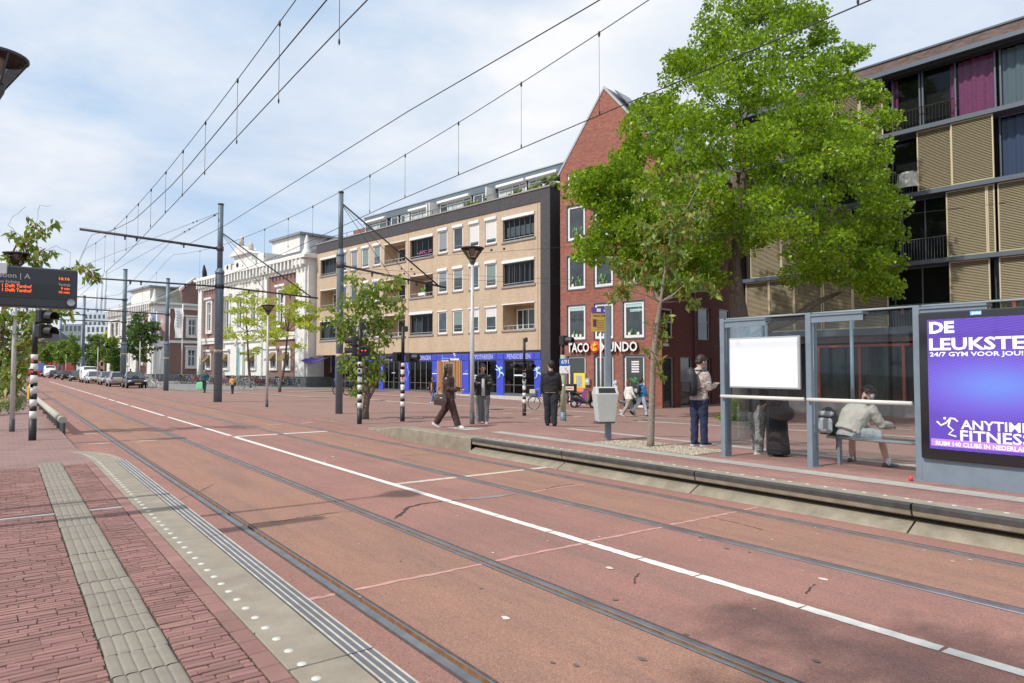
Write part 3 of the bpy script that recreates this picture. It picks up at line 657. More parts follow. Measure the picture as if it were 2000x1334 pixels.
# ------------------------------------------------------------------ sand brick apartments over the blue shop
PB = Plane(*[(-.55 - 18.98 * .7071 * 1.0, 49 + 18.98 * .7071)][0], -math.pi / 4)
PB = Plane(-19.5, 68.0, -math.pi / 4)
u_ = PB.u
B = thing('apartment_building', 'long sand coloured brick apartment block with charcoal band and set-back penthouses above a blue shopfront', 'building', (-19.5, 68.0, 0), -math.pi / 4)
uL, uR, uP = 0.0, u_(1057), u_(1076)
zpar = PB.uz(1076, 364)[1]; zband = PB.uz(1057, 393)[1]; zbot = PB.uz(1057, 683)[1]; zg = -.12
rows = [(PB.uz(1044, 641.5)[1], PB.uz(1044, 594)[1]), (PB.uz(1044, 553)[1], PB.uz(1044, 507)[1]), (PB.uz(1044, 462)[1], PB.uz(1044, 418)[1])]
rown = [(PB.uz(960, 647)[1], PB.uz(960, 600)[1]), (PB.uz(960, 560.5)[1], PB.uz(960, 514)[1]), (PB.uz(960, 476.5)[1], PB.uz(960, 429)[1])]
big = [(u_(624), u_(655)), (u_(749.2), u_(790.5)), (u_(799.6), u_(844.7)), (u_(982), u_(1043.9))]
nar = [(u_(a), u_(b)) for a, b in ((665, 675.5), (682.7, 696.4), (704.3, 718.7), (726.9, 741.3), (854.3, 872.8), (883.6, 903.5), (915.5, 935.2), (947.2, 969.3))]
holes = []
for a, b in big: holes += [(a, b, r[0], r[1] + (.12), 1.3) for r in rows]
for a, b in nar: holes += [(a, b, r[0], r[1], .2) for r in rown]
def f(mb):
    wall_holes(mb, uL, uR, zbot, zband, holes); mb.quad((uL, 0, zbot), (uR, 0, zbot), (uR, 1.2, zbot), (uL, 1.2, zbot)); mb.quad((uL, 0, zbot), (uL, 12, zbot), (uL, 12, zband), (uL, 0, zband))
part(B, 'brick_wall', M_BEIGE, f)
def f(mb):
    mb.box(uL - .05, uP, -.06, .3, zband, zpar); mb.box(uR, uP, -.06, .3, zg - .6, zband); mb.box(uL - .05, uL + .3, .3, 12, zband, zpar); mb.box(uP - .3, uP, .3, 1.8, zg - .6, zpar); mb.box(uP-.9, uP-.3, 1.8, 12, zg - .6, zpar)
part(B, 'charcoal_brick_frame', M_DARKB, f)
part(B, 'coping', M_SILLG, lambda mb: (mb.box(uL - .1, uP + .04, -.12, .36, zpar + .002, zpar + .10)))
part(B, 'movement_joint', mat('joint line', (.16, .13, .11), .9), lambda mb: [mb.box(u_(x) - .02, u_(x) + .02, -.003, .003, zbot, zband) for x in (797, 1051)])
part(B, 'flat_roof', M_SILLG, lambda mb: mb.quad((uL, .3, zpar - .3), (uP, .3, zpar - .3), (uP, 12, zpar - .3), (uL, 12, zpar - .3)))
part(B, 'lintel_line', M_PLAST, lambda mb: [mb.box(a - .05, b + .05, -.05, .05, r[1] + .123, r[1] + .20) for i, r in enumerate(rows) for j, (a, b) in enumerate(big)])
part(B, 'balcony_sill', M_SILLG, lambda mb: [mb.box(a - .12, b + .12, -.09, .2, r[0] - .13, r[0] - .002) for r in rows for a, b in big])
for j, (a, b) in enumerate(nar):
    for i, r in enumerate(rown):
        bl = None
        if i == 2 and j in (6, 7): bl = (.82, M_BLIND)
        elif i == 0 and j == 7: bl = (.42, M_BLIND)
        elif i == 0 and j == 6: bl = (.38, M_BLIND)
        elif random.random() < .45: bl = (random.uniform(.15, .95), mat('sea green curtain', (.20, .27, .26), .8) if random.random() < .6 else mat('grey net curtain', (.26, .28, .30), .8))
        w = win(B, a + .02, b - .02, r[0] + .01, r[1] - .01, .04, .10, gm=random.choice((GLASS, GLASS2)), box=M_WF if i else None, blind=bl)
        if i == 0: part(w, 'roller_box', M_WF, lambda mb: mb.box(a - .03, b + .03, -.05, .05, r[1], r[1] + .09))
        part(w, 'sill', M_SILLG, lambda mb: mb.box(a - .06, b + .06, -.07, .1, r[0] - .10, r[0] - .002))
        part(w, 'guard_rail', M_LGF, lambda mb: mb.box(a + .1, b - .1, -.02, .0, r[0] + .32, r[0] + .35))
# loggias: glazed or open
glz = {(0, 0): 1, (1, 0): 0, (2, 0): 1, (0, 1): 0, (1, 1): 0, (2, 1): 0, (0, 2): 1, (1, 2): 0, (2, 2): 1, (0, 3): 0, (1, 3): 1, (2, 3): 1}
M_STRIP = mat('vertical blind grey', (.30, .31, .33), .8); M_IN = mat('loggia ceiling', (.42, .38, .33), .9)
for (i, j), g in glz.items():
    a, b = big[j]; z0, z1 = rows[i][0], rows[i][1] + .12
    lg = part(B, 'loggia', M_BEIGE if not g else mat('loggia back wall', (.12, .11, .10), .9), lambda mb: (mb.quad((a, 1.3, z0), (b, 1.3, z0), (b, 1.3, z1), (a, 1.3, z1)), mb.box(a, b, .02, 1.3, z0 - .01, z0 + .02)))
    if g:
        n = 6 if j == 3 else 4
        win(lg, a + .02, b - .02, z0 + .03, z1 - .12, .14, .05, fm=M_GF, gm=glassmat('loggia glass', (.55, .62, .64), .6), mull=[k / n for k in range(1, n)], name='glazing')
        part(lg, 'handrail', M_LGF, lambda mb: mb.box(a, b, .08, .12, z0 + .16, z0 + .20))
        if i > 0 or j == 2: part(lg, 'roller_box', M_WF, lambda mb: mb.bbox(a - .04, b + .04, -.10, .1, z1 - .12, z1 + .10, .02))
        if (i, j) == (2, 3): part(lg, 'white_screen', M_BLIND, lambda mb: mb.box(a + .2, b - .1, .24, .26, z0 + .35, z1 - .65))
        elif (i, j) == (1, 3): part(lg, 'vertical_blinds', M_STRIP, lambda mb: [mb.box(a + .2 + k * .42, a + .3 + k * .42, .3, .34, z0 + .1, z1 - .2) for k in range(int((b - a) / .42))])
        elif (i, j) == (2, 2): part(lg, 'flower_box', mat('magenta flowers', (.55, .16, .42), .8, island=.5), lambda mb: [mb.ell((a + .9 + random.uniform(0, b - a - 1.1), .09 + random.uniform(-.05, .05), z0 + .30 + random.uniform(0, .25)), (.07, .05, .05), 5, 3) for _ in range(26)])
        else: part(lg, 'net_curtain', mat('pale net curtain', (.36, .37, .36), .9), lambda mb: [mb.quad((a + .1 + k * .12, .4 + .05 * (k % 2), z0 + .05), (a + .22 + k * .12, .4 + .05 * ((k + 1) % 2), z0 + .05), (a + .22 + k * .12, .4 + .05 * ((k + 1) % 2), z1 - .5), (a + .1 + k * .12, .4 + .05 * (k % 2), z1 - .5)) for k in range(int((b - a - .3) / .12 * (.45 if i == 0 else .8)))])
    else:
        win(lg, a + (b - a) * (.08 if j == 3 else .15), b - .05, z0 + .02, z1 - .25, 1.18, .09, mull=(.22, .42) if j == 3 else (.45,), name='door_frame', gm=GLASS)
        part(lg, 'railing', M_LGF, lambda mb: (mb.box(a, b, .05, .09, z0 + .28, z0 + .32), [mb.box(a + k * .5, a + .03 + k * .5, .06, .08, z0 + .02, z0 + .28) for k in range(int((b - a) / .5) + 1)]))
    if (i, j) == (1, 2):
        part(lg, 'balcony_plants', mat('balcony plant', (.10, .22, .05), .8, island=.4), lambda mb: [mb.ell((a + (b - a) * .55 + random.gauss(0, .22), .12, z0 + .42 + random.uniform(-.1, .25)), (.12, .08, .09), 6, 4) for _ in range(16)])
        part(lg, 'window_box', M_WF, lambda mb: mb.box(a + (b - a) * .38, a + (b - a) * .66, .0, .2, z0 + .12, z0 + .34))
# penthouse storey, set back
yy_ = 2.3; zt = PB.uz(1100, 318, yy_)[1]; zwt = zt - .60; PU = lambda x: PB.u(x, yy_)
u0p, u1p = PU(709), PU(1110)
def f(mb): mb.box(u0p, u1p, yy_, 10, zwt + .02, zt); mb.box(u0p, u1p, yy_ + .3, 10, zpar - .3, zwt + .02)
part(B, 'penthouse_cladding', M_GREYROOF, f)
part(B, 'roof_edge', M_LGF, lambda mb: mb.box(u0p - .05, u1p, yy_ - .06, yy_ + .3, zt, zt + .07))
for a, b, n in ((709.5, 752, 3), (760, 774, 1), (779, 796, 2), (799, 843, 3), (856, 918, 4), (922, 958, 2), (972, 1027, 4), (1031, 1092, 4)):
    a, b = PU(a), PU(b); w = win(B, a, b, zpar - .2, zwt - .0, yy_ + .1, .10, gm=GLASS2, mull=[k / n for k in range(1, n)], trans=(.86,) if n > 2 else ())
    if n > 2: part(w, 'awning_box', M_WF, lambda mb: mb.bbox(a, b, yy_ - .28, yy_ + .1, zwt - .02, zwt + .20, .03))
    if n > 1: part(w, 'net_curtain', mat('pale drape', (.50, .54, .54), .8), lambda mb: [mb.box(a + (b - a) * q, a + (b - a) * (q + .8 / n), yy_ + .125, yy_ + .13, zpar, zwt - .15) for q in [k / n + .1 / n for k in range(n) if random.random() < .55]])
part(B, 'party_wall', M_PLAST, lambda mb: [mb.box(PU(x) - .06, PU(x) + .06, yy_ - .9, yy_ + .1, zpar - .2, zwt + .05) for x in (848, 853, 965)])
part(B, 'terrace_rail', M_GF, lambda mb: (mb.box(uL, uP - .5, .14, .18, zpar + .52, zpar + .56), [mb.box(uL + k * 1.3, uL + k * 1.3 + .04, .14, .18, zpar + .1, zpar + .52) for k in range(int((uP - uL) / 1.3) + 1)]))
part(B, 'terrace_plants', mat('terrace shrub', (.12, .17, .04), .9, island=.5), lambda mb: ([mb.ell((u_(1082) - random.uniform(0, 2.2), .7 + random.uniform(-.3, .3), zpar + random.uniform(.1, .9)), (.28, .2, .2), 6, 4) for _ in range(26)], [mb.ell((u_(x) + random.gauss(0, .5), .5, zpar + random.uniform(.2, .5)), (.18, .12, .14), 6, 4) for x in (905, 925, 1000, 1030) for _ in range(8)]), kind='stuff')
part(B, 'stair_tower', M_REDB, lambda mb: mb.box(PU(671), PU(708), yy_ + 1, 8, zpar - .3, zpar + 1.75))
win(B, PU(674), PU(705), zpar - .1, zpar + .7, yy_ + .93, .07, mull=(.5,))
part(B, 'recessed_link', M_WINEB, lambda mb: mb.box(uP + .004, uP + 2.2, 1.9, 9, zg - .6, zpar - .6))
for i, r in enumerate(rows): part(B, 'link_balcony', M_DARKB, lambda mb: (mb.box(uP + .01, uP + 1.6, .9, 1.88, r[0] - .1, r[0] + .75)))
# blue shop
zs0, zs1 = -.10, zbot - .12
def f(mb): mb.box(u_(655), uR - .002, -.05, .15, zbot - .18, zbot - .002)
part(B, 'black_soffit_band', M_DARKIN, f)
zf0, zf1 = PB.uz(900, 704)[1], zbot - .19
xs = [(665, 740, 'w'), (740, 749, 'b'), (749, 790, 'w'), (790, 799.4, 'b'), (799.4, 844, 'w'), (844, 854, 'b'), (854, 903, 'd'), (903, 916, 'b'), (916, 970, 'w'), (970, 984, 'b'), (984, 1044, 'w'), (1044, 1056.5, 'b')]
shop = part(B, 'shopfront', M_BLUE, lambda mb: mb.box(u_(655), u_(665), -.02, .2, zs0, zf0))
for a, b, k in xs:
    if k == 'b': part(shop, 'pillar_panel', M_BLUE, lambda mb: mb.box(u_(a) + .01, u_(b) - .01, -.02, .2, zs0, zf0 - .03))
for a, b in ((655, 700), (700, 740), (740, 749), (749, 790), (790, 799.4), (799.4, 844), (844, 854), (854, 903), (903, 916), (916, 970), (970, 984), (984, 1044), (1044, 1056.5)):
    part(shop, 'fascia_panel', M_BLUE, lambda mb: mb.bbox(u_(a) + .02, u_(b) - .02, -.06, .1, zf0 + .02, zf1, .012))
part(shop, 'shop_frame', M_GF, lambda mb: (mb.box(u_(655), uR, -.01, .12, zf0 - .03, zf0 + .02), mb.box(u_(655), u_(854), -.01, .12, zs0 - .02, zs0 + .12), mb.box(u_(903), uR, -.01, .12, zs0 - .02, zs0 + .12)))
part(shop, 'plinth', mat('pale plinth', (.50, .48, .44), .9, noise=.1), lambda mb: mb.box(u_(650), uP + .1, -.25, .2, -.75, zs0 - .021))
part(shop, 'shop_interior', M_DARKIN, lambda mb: (mb.quad((u_(655), 2.5, -.2), (uR, 2.5, -.2), (uR, 2.5, zf0), (u_(655), 2.5, zf0)), mb.quad((u_(655), .2, zs0), (uR, .2, zs0), (uR, 2.5, zs0), (u_(655), 2.5, zs0)), mb.quad((u_(655), .2, zf0), (uR, .2, zf0), (uR, 2.5, zf0), (u_(655), 2.5, zf0))))
part(shop, 'interior_clutter', mat('shop furniture', (.24, .17, .12), .8, island=.5), lambda mb: [mb.box(u, u + random.uniform(.4, 1.2), 1.4, 1.9, zs0, zs0 + random.uniform(.5, 1.2)) for u in [u_(665) + k * 2.1 for k in range(12)]])
sg = glassmat('shop glass', (.5, .55, .56), .55)
for a, b, k in xs:
    a, b = u_(a) + .02, u_(b) - .02
    if k == 'w':
        n = max(3, int((b - a) / .75)); w = win(shop, a, b, zs0 + .12, zf0 - .04, .05, .05, fm=M_GF, gm=sg, trans=(.27,), mull=(), name='shop_window')
        part(w, 'window_bars', mat('pale blind cord', (.34, .33, .31), .6), lambda mb: [mb.box(a + (b - a) * q / n - .015, a + (b - a) * q / n + .015, .012, .03, zs0 + .15, zf0 - .08) for q in range(1, n)])
    if k == 'd':
        M_WOOD = mat('timber slats', (.50, .27, .11), .6, noise=.2, nscale=4, streak=True, island=.25); nn = 16
        e = part(shop, 'entrance', mat('timber panel', (.36, .19, .075), .7, noise=.2, nscale=3), lambda mb: mb.box(a, b, .02, .1, zs0 - .1, zf0 + .02))
        sl = MB(); sl.box(-.05, .05, -.03, .05, 0, zf0 - zs0 + .1); sm2 = sl.mesh('slat', M_WOOD)
        for q in range(nn):
            uq = a + .06 + (b - a - .12) * q / (nn - 1)
            if not .32 < q / (nn - 1) < .68: obj('slat', sm2, e, Matrix.Translation((uq, -.02, zs0 - .09)))
        win(e, a + (b - a) * .33, a + (b - a) * .69, zs0 - .05, zf0 - .15, -.06, .09, fm=M_WOOD, name='door')
# lettering on the fascia
zt0 = (zf0 + zf1) / 2 - .17
for s_, x0, x1 in (('PENSIOENEN', 754, 789), ('VERZEKERINGEN', 801, 842.5), ('HYPOTHEKEN', 920.5, 963.5), ('PENSIOENEN', 991, 1037)):
    me_ = u_(x1) - u_(x0); t_ = walltext('fascia_lettering', s_, 0, zt0, .50, M_LETG, shop, -.065, .004, .006); w_ = max(v.co.x for v in t_.data.vertices)
    for v in t_.data.vertices: v.co.x = u_(x0) + v.co.x / w_ * me_
walltext('logo_lettering', 'l', u_(864), zt0 + .0, .55, M_LETG, shop, -.065)
part(shop, 'logo_strokes', M_LETW, lambda mb: ([mb.box(u_(864) + k * .11, u_(864) + k * .11 + .08, -.07, -.062, zt0 - .14, zt0 - .05 + .03 * (k % 3 == 0)) for k in range(8)], [mb.box(u_(881) + k * .13, u_(881) + k * .13 + .10, -.07, -.062, zt0 - .06, zt0 + .09 + .05 * (k % 4 == 0)) for k in range(8)]))
part(shop, 'logo_strokes', M_LETG, lambda mb: [mb.box(u_(866) + k * .10, u_(866) + k * .10 + .05, -.07, -.062, zt0 + .06, zt0 + .15) for k in range(8)])
def runner(mb, cu, cz, h, y):
    """a small leaping figure drawn with strokes"""
    P = lambda x, z: (cu + x * h, y, cz + z * h)
    for pts, r in (([(-.05, .30), (-.02, .12), (.02, 0), (.10, -.05)], .045), ([(.08, .02), (.26, -.06), (.33, -.2)], .035), ([(.02, -.02), (-.04, -.22), (-.18, -.32)], .035), ([(-.02, .16), (-.20, .30), (-.30, .42)], .028), ([(-.02, .16), (-.22, .14), (-.34, .2)], .028), ([(-.02, .18), (.14, .22), (.2, .3)], .025)):
        mb.tube([P(*q) for q in pts], r * h * 1.2, 5)
    mb.ell(P(.08, .30), (.06 * h, .02, .06 * h), 8, 5)
M_CYAN = mat('pale cyan print', (.50, .74, .86), .5)
part(shop, 'small_figure', M_LETW, lambda mb: runner(mb, u_(889), zt0 + .33, .5, -.07))
for x, h in ((977, 1.25), (1050, 1.25)): part(shop, 'running_figure', M_CYAN, lambda mb: runner(mb, u_(x), (zs0 + zf0) / 2 + .35, h, -.03))
for x in (744.5, 795): part(shop, 'house_emblem', mat('emblem print', (.42, .40, .72), .5), lambda mb: [mb.tube([(u_(x) + a * .42, -.03, 1.5 + b * .8) for a, b in pl], .03, 4) for pl in ([(-.8, -.3), (0, 1), (.8, -.3)], [(-.8, -.3), (.1, -.9), (.9, .1)], [(-.2, 0), (-.2, .5), (.2, .5)])])
for x in (849, 909.5): part(shop, 'small_logo', M_LETW, lambda mb: (mb.box(u_(x) - .28, u_(x) + .3, -.03, -.02, 1.38, 1.45), mb.tube([(u_(x) - .05, -.03, 1.45), (u_(x) + .1, -.03, 1.6), (u_(x) + .2, -.03, 1.72)], .02, 4)))
part(shop, 'door_notice', M_LETW, lambda mb: (mb.box(u_(1004), u_(1024), .0, .01, 1.30, 1.40), mb.box(u_(765), u_(772), .0, .01, 1.42, 1.47)))
# dim recess under the left end with a white window and stone plinth (annexe of the museum)
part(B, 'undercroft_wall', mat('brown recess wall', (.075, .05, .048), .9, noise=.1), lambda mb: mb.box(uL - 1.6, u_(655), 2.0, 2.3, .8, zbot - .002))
part(B, 'undercroft_plinth', mat('grey plinth stone', (.15, .15, .145), .9, noise=.2, nscale=2), lambda mb: mb.box(uL - 1.7, u_(655), 1.9, 2.4, -.8, .8))
win(B, PB.u(611, 2), PB.u(648, 2), PB.uz(620, 727, 2)[1], PB.uz(620, 703, 2)[1] + .3, 1.93, .12, mull=(.5,), gm=GLASS)

# purple cafe awning below the left end
aw = part(None, 'purple_awning', mat('purple fabric', (.05, .03, .20), .8, noise=.2), lambda mb: mb.add([(PB.o.x + PB.d.x * u + PB.n.x * y, PB.o.y + PB.d.y * u + PB.n.y * y, z) for u, y, z in [(u_(652) - k * .45, -.3 - .5 * (j), 3.05 - .28 * math.sin(k / 9 * math.pi) - .22 * j) for j in range(3) for k in range(10)]], [(j * 10 + k, j * 10 + k + 1, j * 10 + k + 11, j * 10 + k + 10) for j in range(2) for k in range(9)]))
md = aw.modifiers.new('s', 'SOLIDIFY'); md.thickness = .06
tag(aw, 'sagging dark purple awning under the left end of the sand brick block', 'awning')

# ------------------------------------------------------------------ red brick gabled house with the taco shop
PT = Plane(8.48 - .747 * 7.18, 39 + .664 * 7.18, -math.atan2(.664, .747))
T = thing('gabled_house', 'tall red brick corner house with steep gable and white windows over a taco shop', 'building', (PT.o.x, PT.o.y, 0), PT.a)
u_ = PT.u; UW = 7.18; uap, zap = PT.uz(1180, 174); zeL = PT.uz(1094, 339)[1]; zgt = -.55
cols = [(u_(1108.3), u_(1143.7)), (u_(1160.8), u_(1198)), (u_(1217.7), u_(1258.4))]
def zr(px, y0, y1): return PT.uz(px, y1)[1], PT.uz(px, y0)[1]
R2, R3, R4, R5 = zr(1126, 596, 664), zr(1126, 499, 565), zr(1126, 401, 469), zr(1120, 337, 364)
R5b = zr(1185, 314, 360)
G1 = (PT.uz(1126, 791)[1], PT.uz(1126, 695.7)[1])
hs = [(c[0], c[1], r[0], r[1]) for c in cols for r in (R2, R3, R4, G1)] + [(cols[0][0], cols[0][1], *R5), (cols[1][0] + .1, cols[1][1], *R5b)]
UW = PT.u(1293)
def f(mb):
    wall_holes(mb, 0, UW, zgt, zeL, hs[:0] + [h for h in hs if h[3] < zeL])
    mb.poly([(0, 0, zeL), (UW, 0, zeL), (uap, 0, zap)])
part(T, 'front_wall', M_REDB, f)
VS = 9.2; PS = Plane(*(PT.o + PT.d * UW).to_2d(), PT.a + math.pi / 2)   # side face
us_ = PS.u
side_w = [(us_(1291), us_(1316), *[PS.uz(1300, q)[1] for q in (660, 602)]), (us_(1364.5), us_(1388.5), *[PS.uz(1376, q)[1] for q in (664, 601)]), (us_(1406), us_(1428), *[PS.uz(1415, q)[1] for q in (666, 604)]),
          (us_(1291), us_(1316), *[PS.uz(1300, q)[1] for q in (560, 500)]), (us_(1364.5), us_(1390), *[PS.uz(1376, q)[1] for q in (565, 503)]), (us_(1291), us_(1316), *[PS.uz(1300, q)[1] for q in (462, 402)]), (us_(1364.5), us_(1390), *[PS.uz(1376, q)[1] for q in (468, 406)])]
side_d = [(us_(1296), us_(1317), zgt + .05, PS.uz(1300, 697)[1]), (us_(1329), us_(1354), zgt + .05, PS.uz(1340, 697)[1]), (us_(1366), us_(1390), zgt + .05, PS.uz(1376, 699)[1])]
SR = obj('side_face', None, T, Matrix.Translation((UW, 0, 0)) @ Matrix.Rotation(math.pi / 2, 4, 'Z')); SR.empty_display_size = .1
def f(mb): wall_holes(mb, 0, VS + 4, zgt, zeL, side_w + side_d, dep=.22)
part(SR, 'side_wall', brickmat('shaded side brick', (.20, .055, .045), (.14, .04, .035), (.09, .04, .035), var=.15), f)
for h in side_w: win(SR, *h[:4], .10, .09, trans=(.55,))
for h in side_d: win(SR, *h[:4], .12, .08, fm=M_LGF, name='side_door', gm=mat('teal dark glass', (.03, .055, .05), .08, spec=.8))
part(T, 'slate_roof', mat('dark roof slate', (.10, .11, .12), .6, noise=.1), lambda mb: (mb.prism([(-.12, .0, zeL - .12), (uap, 0, zap + .02), (uap, 0, zap + .16), (-.25, 0, zeL - .02)], (0, VS + 4, 0)), mb.prism([(uap, 0, zap + .02), (UW + .12, 0, zeL - .12), (UW + .25, 0, zeL - .02), (uap, 0, zap + .16)], (0, VS + 4, 0))))
part(T, 'gable_trim', M_LGF, lambda mb: (mb.prism([(uap, -.04, zap + .01), (UW + .2, -.04, zeL - .1), (UW + .3, -.04, zeL + .02), (uap, -.04, zap + .2)], (0, .12, 0)), mb.prism([(uap, -.04, zap + .01), (uap, -.04, zap + .2), (-.2, -.04, zeL - .05), (-.1, -.04, zeL - .12)], (0, .12, 0))))
def f(mb):
    e = Vector((UW - uap, 0, zeL - zap)).normalized(); nn = Vector((-e.z, 0, e.x)); nn = nn if nn.z > 0 else -nn; base = Vector((uap, 0, zap + .2))
    for k in range(3):
        p0 = base + e * (.4 + k * 1.05) + nn * .16; p1 = p0 + e * .98; mb.prism([p0 + Vector((0, .6, 0)), p1 + Vector((0, .6, 0)), p1 + Vector((0, 2.3, 0)), p0 + Vector((0, 2.3, 0))], nn * .05)
part(T, 'solar_panel', mat('solar glass', (.03, .035, .05), .15, spec=.8), f)
for ci, c in enumerate(cols):
    for ri, r in enumerate((R2, R3, R4)):
        w = win(T, c[0] + .03, c[1] - .03, r[0] + .03, r[1] - .03, .07, .13, gm=GLASS, blind=(.16, mat('mint blind', (.42, .62, .60), .8)) if (ri == 0 and ci in (0, 2)) else None, name='window')
        part(w, 'outer_trim', M_GF, lambda mb: (mb.box(c[0] - .06, c[0], -.02, .05, r[0] - .06, r[1] + .06), mb.box(c[1], c[1] + .06, -.02, .05, r[0] - .06, r[1] + .06), mb.box(c[0], c[1], -.02, .05, r[1], r[1] + .06), mb.box(c[0], c[1], -.04, .05, r[0] - .06, r[0])))
        part(w, 'sill_objects', mat('sill plants', (.14, .26, .10), .8, island=.6), lambda mb: [mb.ell((random.uniform(c[0] + .3, c[1] - .3), .085, r[0] + .2 + random.uniform(0, .55 if ri else .3)), (.07, .02, .12), 5, 4) for _ in range(14 if ri else 5)])
        part(w, 'sill_pots', M_PLAST, lambda mb: [mb.box(u, u + .16, .06, .075, r[0] + .17, r[0] + .36) for u in [c[0] + .3 + k * .3 for k in range(int((c[1] - c[0] - .6) / .3) + 1)] if random.random() < .6])
win(T, cols[0][0] + .03, cols[0][1] - .03, R5[0], R5[1], .07, .12); win(T, cols[1][0] + .13, cols[1][1], R5b[0], R5b[1], .07, .1, gm=GLASS2)
G0, Gt = G1
for ci, c in enumerate(cols):
    w = win(T, c[0] + .03, c[1] - .03, G0 + .02, Gt - .03, .10, .10, name=('shop_window', 'shop_door', 'shop_window')[ci], mull=(.5,) if ci == 1 else (), gm=mat('taco shop glass', (.045, .055, .05), .06, spec=.8))
    part(w, 'outer_trim', M_GF, lambda mb: (mb.box(c[0] - .06, c[0], -.02, .05, G0, Gt + .06), mb.box(c[1], c[1] + .06, -.02, .05, G0, Gt + .06), mb.box(c[0], c[1], -.02, .05, Gt, Gt + .06)))
    if ci == 2:
        part(w, 'opening_hours_sheet', M_LETW, lambda mb: [mb.box(c[0] + (c[1] - c[0]) * .34, c[0] + (c[1] - c[0]) * .70, .118, .122, Gt - .42 - k * .145, Gt - .33 - k * .145) for k in range(5)])
        part(w, 'window_foliage_print', mat('leaf print', (.05, .16, .05), .6, island=.6), lambda mb: [mb.ell((random.uniform(c[0] + .25, c[1] - .2), .125, G0 + random.uniform(.3, 1.7)), (.06 + random.random() * .12, .01, .03 + random.random() * .05), 6, 4, M=Matrix.Rotation(random.uniform(-1, 1), 4, 'Y')) for _ in range(40)])
walltext('window_lettering', 'coming', cols[2][0] + .42, R2[1] - .62, .32, mat('mint lettering', (.5, .8, .78), .6), T, .085, .002, .01)
part(T, 'window_lettering', MATS['mint lettering'], lambda mb: [mb.ell((cols[2][0] + .4 + random.random() * .8, .088, R2[1] - .3 + random.uniform(-.1, .08)), (.02, .005, .02), 5, 4) for _ in range(12)])
# shop name in raised letters
zb = PT.uz(1113, 688)[1]; zc = PT.uz(1113, 671)[1]; H_ = (zc - zb) / .70
M_SGN = mat('letter return black', (.02, .02, .02), .5)
for s_, x0, x1 in (('TACO', 1112, 1154.5), ('MUNDO', 1177, 1248.5)):
    for nm, m_, y_, ex, bo in (('letter_return', M_SGN, -.10, .09, .024), ('shop_lettering', M_LETW, -.205, .012, .018)):
        t_ = walltext(nm, s_, 0, zb, H_, m_, T, y_, ex, bo); w_ = max(v.co.x for v in t_.data.vertices); w0 = min(v.co.x for v in t_.data.vertices)
        for v in t_.data.vertices: v.co.x = u_(x0) + (v.co.x - w0) / (w_ - w0) * (u_(x1) - u_(x0))
uc = u_(1165.5); zcc = (zb + zc) / 2
part(T, 'logo_disc', mat('logo red', (.72, .05, .03), .45), lambda mb: mb.lathe([(.0001, -.205), (.34, -.205), (.36, -.19), (.36, -.02)], 24) ).matrix_local = Matrix.Translation((uc, 0, zcc)) @ Matrix.Rotation(-math.pi / 2, 4, 'X') @ Matrix.Rotation(0, 4, 'Z')
T.children[-1].matrix_local = Matrix.Translation((uc, -.0, zcc)) @ Matrix(((1, 0, 0, 0), (0, 0, 1, 0), (0, 1, 0, 0), (0, 0, 0, 1)))
def f(mb):
    for r_, cx, cz, th0, th1 in ((.20, 0, -.02, 40, 330), (.10, .03, -.02, 60, 360), (.15, .10, .13, 100, 230)):
        pts = [(uc + cx + math.cos(R(a)) * r_, -.215, zcc + cz + math.sin(R(a)) * r_) for a in range(th0, th1, 24)]; mb.tube(pts, .055, 6)
part(T, 'logo_swirl', mat('logo yellow', (.85, .50, .04), .45), f)
part(T, 'letterbox', M_LGF, lambda mb: (mb.bbox(u_(1145.5), u_(1154.5), -.2, -.001, PT.uz(1150, 752)[1], PT.uz(1150, 739)[1], .02)))
part(T, 'letterbox_flap', M_BLIND, lambda mb: (mb.box(u_(1147), u_(1153), -.212, -.202, PT.uz(1150, 746)[1], PT.uz(1150, 742)[1])))
part(T, 'shop_poster', mat('yellow poster', (.78, .62, .05), .6), lambda mb: mb.box(cols[0][0] + .45, cols[0][1] - .10, .060, .075, G0 + 1.05, G0 + 2.0))
part(T, 'shop_poster', mat('purple poster', (.22, .03, .30), .6), lambda mb: mb.box(cols[0][0] + .45, cols[0][1] - .10, .055, .072, G0 + .1, G0 + 1.045))
part(T, 'poster_picture', mat('poster photo', (.55, .45, .35), .6, noise=.6, nscale=9, col2=(.15, .35, .40)), lambda mb: mb.box(cols[0][0] + .62, cols[0][1] - .32, .050, .058, G0 + 1.15, G0 + 1.85))
part(T, 'poster_picture', mat('orange print', (.75, .22, .08), .6), lambda mb: (mb.box(cols[0][0] + .5, cols[0][1] - .2, .045, .054, G0 + .85, G0 + 1.1)))
part(T, 'poster_picture', mat('gold print', (.70, .52, .06), .6), lambda mb: mb.lathe([(.0001, 0), (.30, 0), (.28, .01)], 9, ) ).matrix_local = Matrix.Translation((cols[0][0] + .78, .05, G0 + .62)) @ Matrix.Rotation(math.pi / 2, 4, 'X')
part(T, 'street_name_plate', M_LETW, lambda mb: mb.box(UW + .01, UW + .03, .12, .75, PS.uz(1296, 676)[1], PS.uz(1296, 670.5)[1]))
part(T, 'security_camera', M_LETW, lambda mb: (mb.ell((u_(1268), -.1, PT.uz(1268, 695)[1]), (.07, .07, .07)), mb.box(u_(1268) - .04, u_(1268) + .04, -.1, -.001, PT.uz(1268, 694)[1], PT.uz(1268, 692)[1])))
part(T, 'downpipe', M_GF, lambda mb: mb.tube([(UW + .06, us_(1357), zgt), (UW + .06, us_(1357), zeL)], .05, 8))
